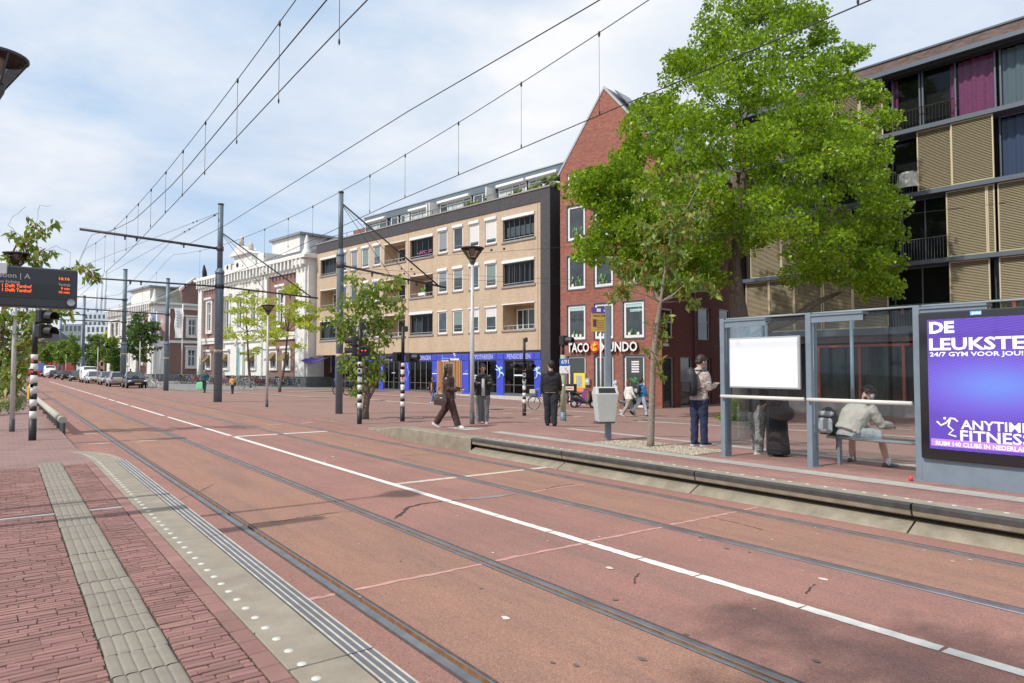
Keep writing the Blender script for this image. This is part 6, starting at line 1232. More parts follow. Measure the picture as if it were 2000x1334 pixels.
# warning triangle far down the street
q = ground(101, 735); o = thing('warning_sign', 'red and white warning triangle far down the street beside the lamp', 'traffic sign', q, 0); zc_ = zat(101, 707, q) - q.z; w_ = 3.6 * q.y / 1333
part(o, 'post', M_LAMP, lambda mb: mb.tube([(0, 0, 0), (0, 0, zc_ + .3)], .05, 6)); part(o, 'triangle', mat('sign red paint', (.6, .04, .03), .5), lambda mb: mb.prism([(-w_, -.1, zc_ - w_ * .8), (w_, -.1, zc_ - w_ * .8), (0, -.1, zc_ + w_)], (0, .06, 0))); part(o, 'triangle_face', M_LETW, lambda mb: mb.prism([(-w_ * .55, -.13, zc_ - w_ * .5), (w_ * .55, -.13, zc_ - w_ * .5), (0, -.13, zc_ + w_ * .5)], (0, .02, 0)))
# small things on the square
def grate(px, py, lb):
    q = ground(px, py); o = thing('drain_grate', lb, 'drain', (q.x, q.y, q.z + .012), SA); part(o, 'grate_frame', M_DGREY, lambda mb: mb.box(-.35, .35, -.2, .2, -.02, .004)); part(o, 'grate_bars', M_BLK, lambda mb: [mb.box(-.32 + k * .09, -.28 + k * .09, -.17, .17, .004, .012) for k in range(7)])
grate(1255, 822, 'dark iron drain grate in the paving below the walking trio'); grate(741, 783, 'drain grate in the pale gutter band behind the young tree'); grate(968, 800, 'drain grate in the gutter in front of the shopfront')

# ---------------------------------------------------------------- bicycles
def bicycle(label, cm, loc, rz, rim=None, basket=False, group=None, lean=.12, batavus=True):
    o = thing('bicycle', label, 'bicycle', loc, rz, group); Mf = Matrix.Rotation(lean, 4, 'X'); rim = rim or M_BLK
    def bp(par, nm, m, fn): e = part(par, nm, m, fn); e.matrix_local = Mf if par is o else Matrix.Identity(4); return e
    for x in (-.53, .55):
        w = bp(o, 'wheel', M_BLK, lambda mb: mb.tube([(x + math.cos(2 * math.pi * i / 20) * .34, 0, .345 + math.sin(2 * math.pi * i / 20) * .34) for i in range(21)], .02, 5, caps=False))
        bp(w, 'rim', rim, lambda mb: mb.tube([(x + math.cos(2 * math.pi * i / 16) * .315, 0, .345 + math.sin(2 * math.pi * i / 16) * .315) for i in range(17)], .012, 4, caps=False)); bp(w, 'spokes', M_LGF, lambda mb: [mb.tube([(x, 0, .345), (x + math.cos(math.pi * i / 4) * .31, 0, .345 + math.sin(math.pi * i / 4) * .31)], .0035, 3, caps=False) for i in range(8)])
        bp(o, 'mudguard', cm, lambda mb: mb.tube([(x + math.cos(R(a)) * .375, 0, .345 + math.sin(R(a)) * .375) for a in range(20, 171, 25)], [(.03, .006)] * 7, 6, ref=(0, 1, 0)))
    bp(o, 'frame', cm, lambda mb: (mb.tube([(-.53, 0, .345), (-.08, 0, .30), (.40, 0, .80)], .018, 6), mb.tube([(-.08, 0, .30), (-.20, 0, .88)], .018, 6), mb.tube([(-.18, 0, .74), (.38, 0, .90)], .016, 6), mb.tube([(-.53, 0, .345), (-.18, 0, .74)], .012, 5), mb.tube([(.36, 0, .98), (.43, 0, .72), (.55, 0, .345)], .018, 6)))
    bp(o, 'saddle', M_BLK, lambda mb: mb.ell((-.24, 0, .93), (.14, .08, .035), 10, 5)); bp(o, 'handlebar', M_LGF, lambda mb: (mb.tube([(.36, 0, .98), (.35, 0, 1.07)], .014, 5), mb.tube([(.20, -.27, 1.06), (.32, -.2, 1.09), (.36, 0, 1.08), (.32, .2, 1.09), (.20, .27, 1.06)], .013, 5)))
    bp(o, 'luggage_rack', M_BLK, lambda mb: (mb.box(-.80, -.36, -.07, .07, .74, .76), mb.tube([(-.75, 0, .75), (-.53, 0, .345)], .01, 4))); bp(o, 'pedals', M_BLK, lambda mb: (mb.tube([(-.08, -.12, .2), (-.08, 0, .30), (-.08, .12, .4)], .012, 5), mb.lathe([(.0001, 0), (.09, 0)], 10, c=(-.08, .04, .3))))
    if basket: bp(o, 'front_basket', basket, lambda mb: mb.bbox(.42, .74, -.2, .2, .82, 1.05, .02))
    bp(o, 'chain_case', cm, lambda mb: mb.box(-.55, -.03, -.05, -.02, .27, .37)); return o
Cb = [M_BLK, mat('bike dark green', (.03, .09, .06), .4), mat('bike silver', (.42, .43, .44), .35, .4), mat('bike red', (.35, .03, .04), .4), mat('bike blue', (.05, .10, .30), .4), mat('bike white', (.65, .65, .63), .4)]
GB = 'bicycles parked in a long row before the museum'
q = ground(1062, 800); bicycle('black city bicycle parked behind the banded signal pole, beside the man in black', M_BLK, q, 2.75, rim=M_LGF, basket=mat('pale crate', (.45, .46, .46), .6), lean=.05)
q = ground(1105, 796); bicycle('dark bicycle half hidden behind the man in the black hoodie', Cb[0], (q.x + .1, q.y + .6, q.z), 2.9)
q = ground(673, 771); bicycle('dark bicycle with panniers parked behind the young leafy tree', M_BLK, q, .5, basket=M_DGREY); q = ground(690, 771.5); bicycle('second dark bicycle in the shade behind the young leafy tree', Cb[1], q, .8)
q = ground(302, 760); bicycle('white framed bicycle standing beside the black hatchback', Cb[5], q, 2.9, rim=M_LETW)
q = ground(482, 761); bicycle('pale bicycle with white tyre rims behind the woman in yellow', Cb[2], q, -.3, rim=M_LETW)
protos = []
bas = [False, mat('black crate', (.02, .02, .02), .6), mat('brown crate', (.20, .12, .06), .8), False, False, False]
proto_tree = None; cnt = 0
q = ground(357, 750.5)
for k in range(6):
    protos.append(bicycle('bicycle in the packed row on the grey museum yard', Cb[k], (0, 0, 0), 0, rim=[M_BLK, M_LGF, M_LGF, M_BLK, M_LETW, M_LETW][k], basket=bas[k], group=GB))
K = kids()
row = [(px, 749.5 + (px - 345) * .018, 2.5) for px in np.linspace(352, 416, 15)] + [(px, 753.2 + (px - 440) * .018, 2.45) for px in np.linspace(436, 583, 30)]
names = ['black', 'dark green', 'silver', 'red', 'blue', 'white']
for i, (px, py, rz) in enumerate(row):
    q = ground(float(px), float(py)); k = random.randrange(6) if i >= 6 else i
    lb = f'{names[k]} bicycle in the packed row ' + ('left of the thick tram pole' if px < 425 else 'right of the thick tram pole')
    loc = (q.x, q.y + random.uniform(-.4, .4), q.z + .02); rz += random.uniform(-.25, .25)
    if i < 6: r = protos[i]; r.location = loc; r.rotation_euler = (0, 0, rz); r['label'] = lb
    else: dup(protos[k], loc, rz, label=lb, tree=K)
    if i % 3 == 0 and i > 6: dup(protos[(k + 2) % 6], (loc[0] + .3, loc[1] + 1.9, loc[2]), rz + .1, label=f'{names[(k + 2) % 6]} bicycle in the rear row ' + ('left of the thick tram pole' if px < 425 else 'right of the thick tram pole'), tree=K)

# delivery scooters before the taco shop
def scooter(label, loc, rz, cm, box=None):
    o = thing('delivery_scooter', label, 'scooter', loc, rz)
    for x in (-.55, .55): w = part(o, 'wheel', M_BLK, lambda mb: mb.tube([(x + math.cos(2 * math.pi * i / 16) * .19, 0, .24 + math.sin(2 * math.pi * i / 16) * .19) for i in range(17)], .055, 7, caps=False)); part(w, 'hub', M_LGF, lambda mb: mb.tube([(x, -.04, .24), (x, .04, .24)], .12, 10))
    part(o, 'body', cm, lambda mb: (mb.tube([(-.75, 0, .60), (-.35, 0, .58), (-.05, 0, .38), (.25, 0, .30), (.40, 0, .55), (.34, 0, .95)], [(.12, .10), (.17, .20), (.15, .12), (.16, .06), (.20, .10), (.13, .07)], 10, ref=(0, 1, 0)))); part(o, 'front_fork', M_DGREY, lambda mb: mb.tube([(.38, 0, .8), (.55, 0, .24)], .04, 7)); part(o, 'seat', M_BLK, lambda mb: mb.bbox(-.72, -.10, -.14, .14, .74, .84, .04))
    part(o, 'handlebar', M_BLK, lambda mb: mb.tube([(.22, -.32, 1.0), (.33, 0, 1.02), (.22, .32, 1.0)], .022, 6)); part(o, 'mirror', M_BLK, lambda mb: [mb.ell((.26, s * .3, 1.2), (.02, .07, .05), 8, 5) for s in (-1, 1)])
    if box: part(o, 'delivery_box', box, lambda mb: mb.bbox(-1.0, -.45, -.26, .26, .86, 1.34, .03)); part(o, 'box_label', M_LETW, lambda mb: mb.box(-.97, -.5, -.265, -.262, 1.0, 1.2)); part(o, 'box_print', mat('orange red print', (.65, .12, .05), .6), lambda mb: mb.box(-.93, -.55, -.268, -.266, 1.06, 1.14))
    return o
q = ground(1140, 797); scooter('black delivery scooter with black box and white label before the yellow poster', q, -.35, M_BLK, M_BLK); q = ground(1212, 797); scooter('grey scooter standing behind the walking trio at the shop window', q, -.1, mat('grey scooter paint', (.25, .27, .28), .4)); q = ground(1245, 799); scooter('dark scooter with white trim under the corner shop window', q, .2, M_BLK)

# ---------------------------------------------------------------- cars
M_CG = mat('car glass', (.03, .04, .045), .05, spec=1.0); M_TYRE = mat('tyre rubber', (.02, .02, .02), .8); M_RIM = mat('wheel rim', (.45, .46, .47), .35, .6); M_HL = mat('headlight glass', (.65, .68, .70), .15, spec=.9); M_TL = mat('tail light red', (.45, .02, .02), .3); M_PLATE = mat('yellow plate', (.75, .52, .05), .5)
def car(label, px, py, cm, rear=False, L=4.1, Wd=1.75, H=1.46, van=False, name='parked_car', dt_=0, metal=.3):
    q = ground(px, py); o = thing(name, label, 'van' if van else 'car', (q.x, q.y, q.z), SA + math.pi / 2 + (0 if rear else math.pi), 'cars parked along the kerb')
    # local +x = nose
    if van: st = [(-L / 2, .45, .90, H * .92, .90), (-L / 2 + .1, .25, .95, H, .93), (L / 2 - 1.4, .25, .98, H, .90), (L / 2 - .75, .25, .98, H * .62, .93), (L / 2 - .12, .28, .92, H * .50, .88), (L / 2, .42, .7, .75, .8)]
    else: st = [(-L / 2, .45, .78, .85, .84), (-L / 2 + .12, .30, .92, .98, .93), (-L / 2 + .9, .22, .98, .97, .97), (0, .20, 1, .93, 1), (L / 2 - 1.1, .22, .98, .90, .97), (L / 2 - .25, .28, .93, .74, .90), (L / 2, .42, .75, .58, .78)]
    def f(mb):
        vs = []; n = 12
        for x, zb, wb, zt, wt in st:
            hw = Wd / 2
            for yy, zz in ((-hw * wb * .9, zb), (-hw * wb, zb + .12), (-hw, (zb + zt) / 2), (-hw * wt, zt - .10), (-hw * wt * .9, zt), (0, zt + .02), (hw * wt * .9, zt), (hw * wt, zt - .10), (hw, (zb + zt) / 2), (hw * wb, zb + .12), (hw * wb * .9, zb), (0, zb)): vs.append((x, yy, zz))
        m = len(st); fs = [(i * n + j, i * n + (j + 1) % n, (i + 1) * n + (j + 1) % n, (i + 1) * n + j) for i in range(m - 1) for j in range(n)] + [tuple(reversed(range(n))), tuple((m - 1) * n + j for j in range(n))]
        mb.add(vs, fs, 0, True)
    bd = part(o, 'body', cm, f); md = bd.modifiers.new('s', 'SUBSURF'); md.levels = md.render_levels = 1
    if not van:
        hw = Wd / 2; c0 = [(-L / 2 + .15, -hw * .88, .93), (L / 2 - 1.0, -hw * .88, .90), (L / 2 - 1.0, hw * .88, .90), (-L / 2 + .15, hw * .88, .93)]; c1 = [(-L / 2 + .55, -hw * .68, H - .04), (L / 2 - 1.85, -hw * .68, H - .02), (L / 2 - 1.85, hw * .68, H - .02), (-L / 2 + .55, hw * .68, H - .04)]
        part(o, 'windows', M_CG, lambda mb: mb.add(c0 + c1, [(0, 1, 5, 4), (1, 2, 6, 5), (2, 3, 7, 6), (3, 0, 4, 7)])); part(o, 'roof', cm, lambda mb: (mb.add([(x, y, z - .01) for x, y, z in c1] + [(-L / 2 + .75, -hw * .55, H + .03), (L / 2 - 2.05, -hw * .55, H + .03), (L / 2 - 2.05, hw * .55, H + .03), (-L / 2 + .75, hw * .55, H + .03)], [(0, 1, 5, 4), (1, 2, 6, 5), (2, 3, 7, 6), (3, 0, 4, 7), (4, 5, 6, 7)]), [mb.tube([c0[i], c1[i]], .035, 5) for i in range(4)], [mb.tube([(-.1, s * hw * .88, .92), (-.15, s * hw * .68, H - .03)], .035, 5) for s in (-1, 1)]))
    else: part(o, 'windscreen', M_CG, lambda mb: mb.add([(L / 2 - .80, -.75, H * .62 + .03), (L / 2 - .80, .75, H * .62 + .03), (L / 2 - 1.38, .68, H * .95), (L / 2 - 1.38, -.68, H * .95)], [(0, 1, 2, 3)])); part(o, 'rear_window', M_CG, lambda mb: mb.box(-L / 2 - .02, -L / 2 + .02, -.7, .7, 1.1, 1.65)); part(o, 'side_window', M_CG, lambda mb: [mb.box(L / 2 - 2.2, L / 2 - 1.45, s * Wd / 2 * .97 - .02, s * Wd / 2 * .97 + .02, 1.1, 1.6) for s in (-1, 1)])
    for x in (-L / 2 + .75, L / 2 - .80):
        for s in (-1, 1): w = part(o, 'wheel', M_TYRE, lambda mb: mb.tube([(x, s * (Wd / 2 - .18), .31), (x, s * (Wd / 2 + .01), .31)], .31, 16)); part(w, 'rim', M_RIM, lambda mb: mb.tube([(x, s * (Wd / 2), .31), (x, s * (Wd / 2 + .02), .31)], .20, 12))
    zz = .68 if not van else .85
    for s in (-1, 1):
        part(o, 'headlight', M_HL, lambda mb: mb.ell((L / 2 - .16, s * Wd * .37, zz - .02), (.16, .17, .09), 10, 6)); part(o, 'tail_light', M_TL, lambda mb: mb.ell((-L / 2 + .10, s * Wd * .41, zz + .18), (.09, .10, .15), 8, 6)); part(o, 'wing_mirror', cm, lambda mb: mb.ell((L / 2 - 1.3, s * (Wd / 2 + .08), .98), (.06, .10, .06), 8, 5))
    part(o, 'grille', M_BLK, lambda mb: mb.box(L / 2 - .08, L / 2 - .0, -.45, .45, .34, .55)); part(o, 'number_plate', M_PLATE, lambda mb: (mb.box(L / 2 - .0, L / 2 + .025, -.26, .26, .40, .51), mb.box(-L / 2 - .035, -L / 2 - .01, -.26, .26, .55, .66))); return o
cp = lambda n_, c, m=.35: mat(n_, c, .28, m, spec=.6)
car('black hatchback with yellow plate, nearest of the parked row', 263, 757.5, cp('car black', (.015, .015, .018)))
car('silver hatchback with red tail lights parked behind the nearest tram pole of the row', 229, 754.5, cp('car silver', (.38, .40, .42)), rear=True)
car('grey estate car facing the viewer behind the silver hatchback', 211, 751.5, cp('car grey', (.30, .31, .32)))
car('light silver low car parked before the white van', 185, 748.5, cp('car light silver', (.52, .54, .56)))
car('white van parked in the row between silver and dark cars', 174, 746.8, cp('car white', (.72, .72, .72), 0), van=True, L=5.0, Wd=1.95, H=2.1, name='parked_van')
car('dark grey car parked just beyond the white van', 150, 744.5, cp('car dark grey', (.07, .075, .085)))
car('dark blue car parked behind the slim lamp post', 133, 742, cp('car dark blue', (.03, .04, .07)), rear=True); car('dark car parked beside the far tram pole', 118, 740, MATS['car black']); car('grey car far down the parked row', 106, 738.4, MATS['car dark grey'], rear=True)
car('white van standing far down the row beside the warning triangle', 97, 737.3, MATS['car white'], van=True, L=5.2, Wd=2.0, H=2.4, name='parked_van'); car('small dark car at the far end of the parked row', 88, 735.6, MATS['car black']); car('silver car at the very end of the parked row', 80, 734.2, MATS['car light silver'])
# red bus far down the road
q = Vector((deep(62, 731, 150).x, 150, 0)); o = thing('red_bus', 'red bus with blue and white rear panel coming down the far road', 'bus', q, .15)
wb_ = 56 * 150 / 1333 * .5; hb_ = 3.5
part(o, 'body', mat('bus red', (.62, .03, .03), .4), lambda mb: mb.bbox(-wb_, wb_ * 1.0, 0, 12, .35, hb_, .12)); part(o, 'windows', M_CG, lambda mb: mb.box(-wb_ + .2, wb_ - .2, -.03, .02, 1.9, 3.0)); part(o, 'side_panel', mat('bus blue print', (.10, .16, .50), .5), lambda mb: mb.box(.2, wb_ - .25, -.05, -.031, 1.3, 3.1)); part(o, 'white_print', M_LETW, lambda mb: (mb.box(.5, 1.3, -.07, -.052, 1.6, 2.2), mb.box(-.6, .1, -.06, -.032, 1.2, 1.9))); part(o, 'skirt', M_BLK, lambda mb: mb.box(-wb_ + .1, wb_ - .1, .05, 11.8, .12, .35)); part(o, 'wheel', M_TYRE, lambda mb: [mb.tube([(s * (wb_ - .45), .3, .45), (s * (wb_ - .1), .3, .45)], .45, 12) for s in (-1, 1)])
# ================================================================== TREES AND SHRUBS
M_BARK = mat('grey brown bark', (.125, .10, .08), .95, noise=.35, nscale=14, bump=.8, bscale=25)
M_BARK2 = mat('pale cherry bark', (.24, .20, .16), .9, noise=.35, nscale=22, bump=.6, bscale=50)
L_LIME = leafmat('linden leaf', (.075, .165, .006), (.29, .45, .014), (.42, .58, .04), .40)
L_LOC = leafmat('locust leaf', (.26, .36, .02), (.46, .52, .05), trans=.5)
L_CH = leafmat('cherry leaf', (.09, .17, .022), (.27, .36, .06), (.42, .23, .08), .4)
L_BRZ = leafmat('bronze young leaf', (.24, .11, .035), (.40, .24, .07), trans=.4)
L_DK = leafmat('maple leaf', (.045, .10, .018), (.11, .19, .035), trans=.35)
L_FAR = leafmat('far green leaf', (.09, .17, .02), (.20, .29, .04), trans=.35)
def leaves(name, P, L, m, parent, aspect=.6, droop=.0, up=.0, kind=None):
    n = len(P); a = RNG.normal(size=(n, 3)); a[:, 2] -= droop * 2.2
    r = RNG.normal(size=(n, 3))
    if up: r = r * (1 - up) + (UPN if len(UPN) == n else np.array([0, 0, 1.])) * up * 1.8; r /= np.linalg.norm(r, axis=1)[:, None]; a -= r * (a * r).sum(1)[:, None] * .85; a[:, 2] -= droop
    a /= np.linalg.norm(a, axis=1)[:, None]
    if up: r = np.cross(r, a)
    b = np.cross(a, r); b /= np.linalg.norm(b, axis=1)[:, None]; c = np.cross(a, b)
    Ls = (L * RNG.uniform(.5, 1.35, n))[:, None]; W = Ls * aspect * .5
    V = np.stack([P, P + a * Ls * .45 + b * W + c * Ls * .08, P + a * Ls, P + a * Ls * .45 - b * W + c * Ls * .08], 1).reshape(-1, 3)
    me = bpy.data.meshes.new(name); me.vertices.add(4 * n); me.vertices.foreach_set('co', V.astype(np.float32).ravel()); me.loops.add(4 * n); me.loops.foreach_set('vertex_index', np.arange(4 * n, dtype=np.int32))
    me.polygons.add(n); me.polygons.foreach_set('loop_start', np.arange(0, 4 * n, 4, dtype=np.int32)); me.update(calc_edges=True); me.materials.append(m); return obj(name, me, parent, kind=kind)
def blobpts(c, r, n, shell=2.6):
    d = RNG.normal(size=(n, 3)); d /= np.linalg.norm(d, axis=1)[:, None]; k = RNG.uniform(0, 1, n) ** (1 / shell); return np.array(c) + d * k[:, None] * np.array(r)
def skeleton(o, trunk, targets, m, r_tip=.012, root=None, jit=.12, name='trunk', rk=.02, sides=8):
    """trunk through given (point, radius) nodes, then limbs grown to each target from the nearest lower node"""
    mb = MB(); mb.tube([p for p, r in trunk], [r for p, r in trunk], 14, caps=True)
    nodes = [(Vector(p), r) for p, r in trunk[max(1, len(trunk) // 3):]]; base = Vector(trunk[-1][0])
    for tg in sorted([Vector(t) for t in targets], key=lambda t: (t - base).length):
        best = min(nodes, key=lambda q: (q[0] - tg).length + max(0, q[0].z - tg.z) * .8 + (.0 if q[1] > .03 else .6))
        a, ra = best; L = (tg - a).length
        if L < .05: continue
        r0 = min(ra * .72, max(r_tip, rk * L + .01)); k = max(3, int(L / .5)); pts = []; rs = []
        for i in range(k + 1):
            u = i / k; p = a.lerp(tg, u) + Vector((random.gauss(0, jit), random.gauss(0, jit), random.gauss(0, jit) + L * .10 * math.sin(u * math.pi))) * (1 if 0 < i < k else 0) * min(1, L / 2); pts.append(p); rs.append(r0 + (r_tip - r0) * u)
        mb.tube(pts, rs, sides if r0 > .04 else 5, caps=False); nodes += [(p, r) for p, r in zip(pts[1:], rs[1:])]
    return mb.build(name, m, o), nodes
UPN = np.zeros((0, 3))
# --- the large linden
poly = [(1400, -60), (1345, 20), (1318, 60), (1300, 100), (1290, 150), (1245, 178), (1222, 215), (1190, 270), (1160, 318), (1118, 335), (1118, 395), (1158, 430), (1125, 468), (1150, 512), (1205, 490), (1240, 520), (1300, 560), (1395, 560), (1420, 590), (1440, 560), (1490, 570), (1545, 590), (1600, 560), (1660, 560), (1745, 590), (1788, 540), (1765, 505), (1812, 470), (1806, 420), (1760, 395), (1800, 340), (1785, 300), (1752, 270), (1768, 165), (1735, 150), (1690, 135), (1708, 80), (1655, 55), (1600, -20), (1560, -80), (1480, -110)]
tb = ground(1450, 822); YT = tb.y
lt = thing('linden_tree', 'large old linden tree with full bright green crown standing behind the tram shelter', 'tree', tb)
cl = []
def inset(x, y, k): return pin(1450 + (x - 1450) * k, 330 + (y - 330) * k, poly)
random.seed(11)
tries = 0
while len(cl) < 330 and tries < 30000:
    tries += 1
    x, y = random.uniform(1110, 1815), random.uniform(-110, 600)
    if not inset(x, y, 1.10): continue
    edge = 0; 
    for k in (1.18, 1.3, 1.5, 1.9): edge += inset(x, y, k)
    D = [1.2, 2.2, 3.4, 4.6, 5.6][edge]; dy = random.uniform(-D, D); rr = random.uniform(.45, .85) * (.85 if edge == 0 else 1)
    if 1400 < x < 1530 and 470 < y: 
        if random.random() < .8: continue
    c = deep(x, y, YT + dy); 
    if any((c - q[0]).length < .60 for q in cl): continue
    cl.append((c, rr, edge))
for x, y in ((1140, 352), (1165, 342), (1150, 385), (1185, 360), (1190, 400), (1135, 375), (1175, 440), (1150, 478), (1185, 480), (1210, 440), (1215, 380), (1230, 300), (1210, 330), (1160, 500), (1245, 470), (1250, 410), (1215, 500), (1250, 520), (1285, 545), (1320, 550), (1355, 550), (1390, 545), (1240, 440), (1280, 480), (1330, 500), (1370, 500), (1300, 440), (1650, 540), (1740, 560), (1700, 560), (1600, 535)):
    for dy in (-.8, .9): cl.append((deep(x + random.uniform(-8, 8), y, YT + dy), random.uniform(.5, .75), 2))
T0 = tb
trunk = [(Vector((0, 0, -.3)), .62), (Vector((0, 0, .15)), .50), (Vector((.02, 0, .8)), .43), (Vector((.05, 0, 2.2)), .40), (Vector((.0, 0, 3.6)), .40), (Vector((-.1, .1, 4.9)), .34), (Vector((-.2, .2, 6.6)), .24), (Vector((.1, .3, 8.6)), .17), (Vector((.3, .3, 10.6)), .11), (Vector((.2, .2, 12.5)), .05)]
prim = [deep(1560, 575, YT - .5), deep(1640, 500, YT - 1), deep(1330, 520, YT - 1.5), deep(1290, 400, YT), deep(1600, 420, YT + 1.5), deep(1380, 300, YT - 1.5), deep(1550, 250, YT - 1), deep(1500, 120, YT), deep(1430, 80, YT + 1), deep(1700, 380, YT)]
skeleton(lt, trunk, [p - T0 for p in prim] + [c[0] - T0 for c in cl], M_BARK, rk=.028, jit=.22)
pp = []; nn_ = []; ctr = np.array((0.2, .3, 7.5))
def addb(c, r3, n, sh):
    q = blobpts(c, r3, n, sh); pp.append(q); v = (q - np.array(c)) / max(r3) + (q - ctr) * .07; v[:, 2] += .35; v[:, 0] -= .1; nn_.append(v / np.linalg.norm(v, axis=1)[:, None])
for c, r, e in cl:
    addb(c - T0, (r, r, r * .62), int(560 * r * r * (1.0 if e < 3 else .6)), 3.2)
    for _ in range(6): q = blobpts((c - T0), (r * 1.2, r * 1.2, r * .75), 1, 9)[0]; addb(q, (.27, .27, .16), 24, 2)
UPN = np.concatenate(nn_)
leaves('crown', np.concatenate(pp), .14, L_LIME, lt, .8, .12, up=.62)
part(lt, 'trunk_burl', M_BARK, lambda mb: (mb.ell((-.28, -.28, 4.0), (.2, .2, .26)), mb.ell((.3, -.2, 3.2), (.16, .18, .2)), mb.tube([(.25, -.1, 3.3), (1.1, -.2, 3.9), (2.0, -.3, 4.2), (3.0, -.2, 4.9), (4.2, 0, 5.4)], [.24, .21, .18, .13, .07], 10)))
pp = blobpts((-.55, -.6, .55), (.3, .25, .6), 420, 2); leaves('trunk_shoots', np.concatenate([pp, blobpts((-.9, -.4, .2), (.4, .25, .2), 200, 2), blobpts((.3, -.6, .5), (.2, .2, .45), 160, 2)]), .09, L_LIME, lt, .8, .1, kind='stuff')

def young(name, label, base, Y, trunk_px, clusters, leafm, leafL, per, bark, r0=.09, bronze=0, droop=.55, asp=.42, tips=(), group=None, sx=1.0, extra_tw=0, spread=.45, cat='tree', kind_r=.8):
    o = thing(name, label, cat, base, 0, group); sc = Y / 1333.3
    tp = [(deep(x, y, Y) - base, r) for x, y, r in trunk_px]; tg = [deep(x, y, Y + random.uniform(-spread, spread)) - base for x, y, r in clusters]; tt = [deep(x, y, Y + random.uniform(-spread, spread) * .5) - base for x, y in tips]
    skeleton(o, tp, tg + tt, bark, r_tip=.005, jit=.05 * Y / 13, rk=.012, sides=6)
    P = []; Bz = []
    for c, (x, y, r) in zip(tg, clusters):
        rr = r * sc; n = int(per * (r / 25) ** 2); P.append(blobpts(c, (rr, rr * kind_r, rr * .8), n, 1.6))
        for _ in range(max(1, int(n / 22))): q = blobpts(c, (rr, rr, rr * .8), 1, 3)[0]; P.append(blobpts(q, (leafL * .5,) * 3, 9, 1.5))
        if bronze: Bz.append(blobpts(c + Vector((0, 0, rr * .1)), (rr * .7, rr * .7, rr * .7), int(n * bronze), 1.5))
    leaves('crown', np.concatenate(P), leafL, leafm, o, asp, droop)
    if bronze: leaves('young_leaves', np.concatenate(Bz), leafL * .6, L_BRZ, o, asp, droop * .6)
    return o
b1 = ground(1270, 873)
young('cherry_tree', 'slender cherry tree with bronze tinted drooping leaves in the gravel pit beside the stop pole', b1, b1.y, [(1270, 878, .085), (1271, 860, .070), (1274, 760, .060), (1277, 690, .056), (1282, 640, .054), (1290, 590, .034), (1300, 520, .020), (1312, 450, .013), (1345, 400, .012), (1375, 340, .006)],
      [(1200, 510, 20), (1222, 530, 26), (1250, 520, 24), (1215, 565, 24), (1195, 575, 15), (1262, 545, 24), (1290, 560, 26), (1310, 530, 24), (1335, 560, 26), (1360, 545, 22), (1385, 555, 15), (1400, 572, 10), (1355, 590, 20), (1300, 495, 26), (1330, 500, 22), (1270, 480, 24), (1288, 450, 22), (1255, 440, 16), (1245, 385, 15), (1262, 372, 14), (1310, 430, 22), (1345, 450, 20), (1370, 420, 20), (1385, 395, 12), (1300, 400, 18), (1320, 350, 12), (1350, 345, 14), (1372, 338, 12), (1285, 635, 17), (1292, 655, 16), (1280, 672, 14), (1298, 620, 12), (1285, 705, 8), (1262, 685, 7), (1290, 730, 7), (1340, 430, 22), (1325, 470, 20)],
      L_CH, .15, 62, M_BARK2, bronze=.5, tips=[(1405, 575), (1180, 500), (1378, 330), (1235, 370), (1395, 430)])
b2 = ground(712, 819)
o = young('cherry_tree', 'leafy young cherry tree with forked low trunk behind the red lit signal pole', b2, b2.y, [(713, 823, .16), (714, 800, .12), (718, 770, .11), (712, 720, .08), (706, 660, .05), (700, 600, .03), (690, 545, .012)],
      [(690, 545, 22), (712, 570, 26), (740, 560, 26), (765, 555, 24), (780, 545, 14), (675, 590, 22), (700, 600, 30), (735, 595, 30), (765, 590, 24), (655, 625, 20), (680, 630, 30), (715, 635, 34), (750, 630, 28), (775, 620, 14), (690, 665, 30), (725, 670, 34), (755, 660, 20), (680, 700, 26), (710, 705, 32), (738, 700, 26), (700, 735, 26), (725, 735, 26), (740, 735, 16), (690, 765, 12), (715, 745, 20), (700, 760, 14), (672, 720, 14), (697, 790, 8), (668, 650, 18), (790, 600, 12), (645, 600, 10)],
      leafmat('young cherry leaf', (.10, .18, .02), (.27, .37, .05), (.42, .38, .10), .42), .19, 85, M_BARK, bronze=.10, asp=.5)
part(o, 'side_stem', M_BARK, lambda mb: mb.tube([Vector((.0, 0, .5)), deep(728, 765, b2.y) - b2, deep(740, 735, b2.y) - b2, deep(745, 690, b2.y) - b2], [.07, .05, .04, .02], 7))
b3 = Vector((deep(-14, 850, 19).x, 19, .12))
young('cherry_tree', 'windswept cherry tree with bare upper twigs behind the departure board', b3, 19, [(-14, 880, .10), (-12, 780, .09), (0, 680, .08), (8, 600, .06), (14, 540, .05), (22, 500, .03), (40, 460, .012)],
      [(22, 455, 10), (45, 470, 14), (68, 440, 17), (85, 452, 16), (105, 438, 10), (60, 480, 18), (85, 492, 16), (40, 495, 16), (70, 508, 18), (104, 492, 8), (60, 460, 16), (135, 527, 10), (150, 524, 10), (165, 522, 12), (180, 530, 12), (188, 540, 8), (172, 542, 10), (20, 505, 16), (12, 615, 22), (45, 612, 26), (80, 614, 24), (112, 612, 16), (138, 606, 8), (15, 650, 26), (50, 645, 26), (82, 640, 14), (10, 690, 24), (38, 680, 22), (60, 665, 18), (20, 725, 22), (45, 715, 18), (10, 760, 20), (32, 752, 14), (62, 700, 12)],
      L_CH, .22, 60, M_BARK, bronze=.4, tips=[(50, 404), (78, 401), (30, 420), (128, 432), (138, 494), (100, 402), (15, 440), (178, 560), (150, 555), (110, 480)])
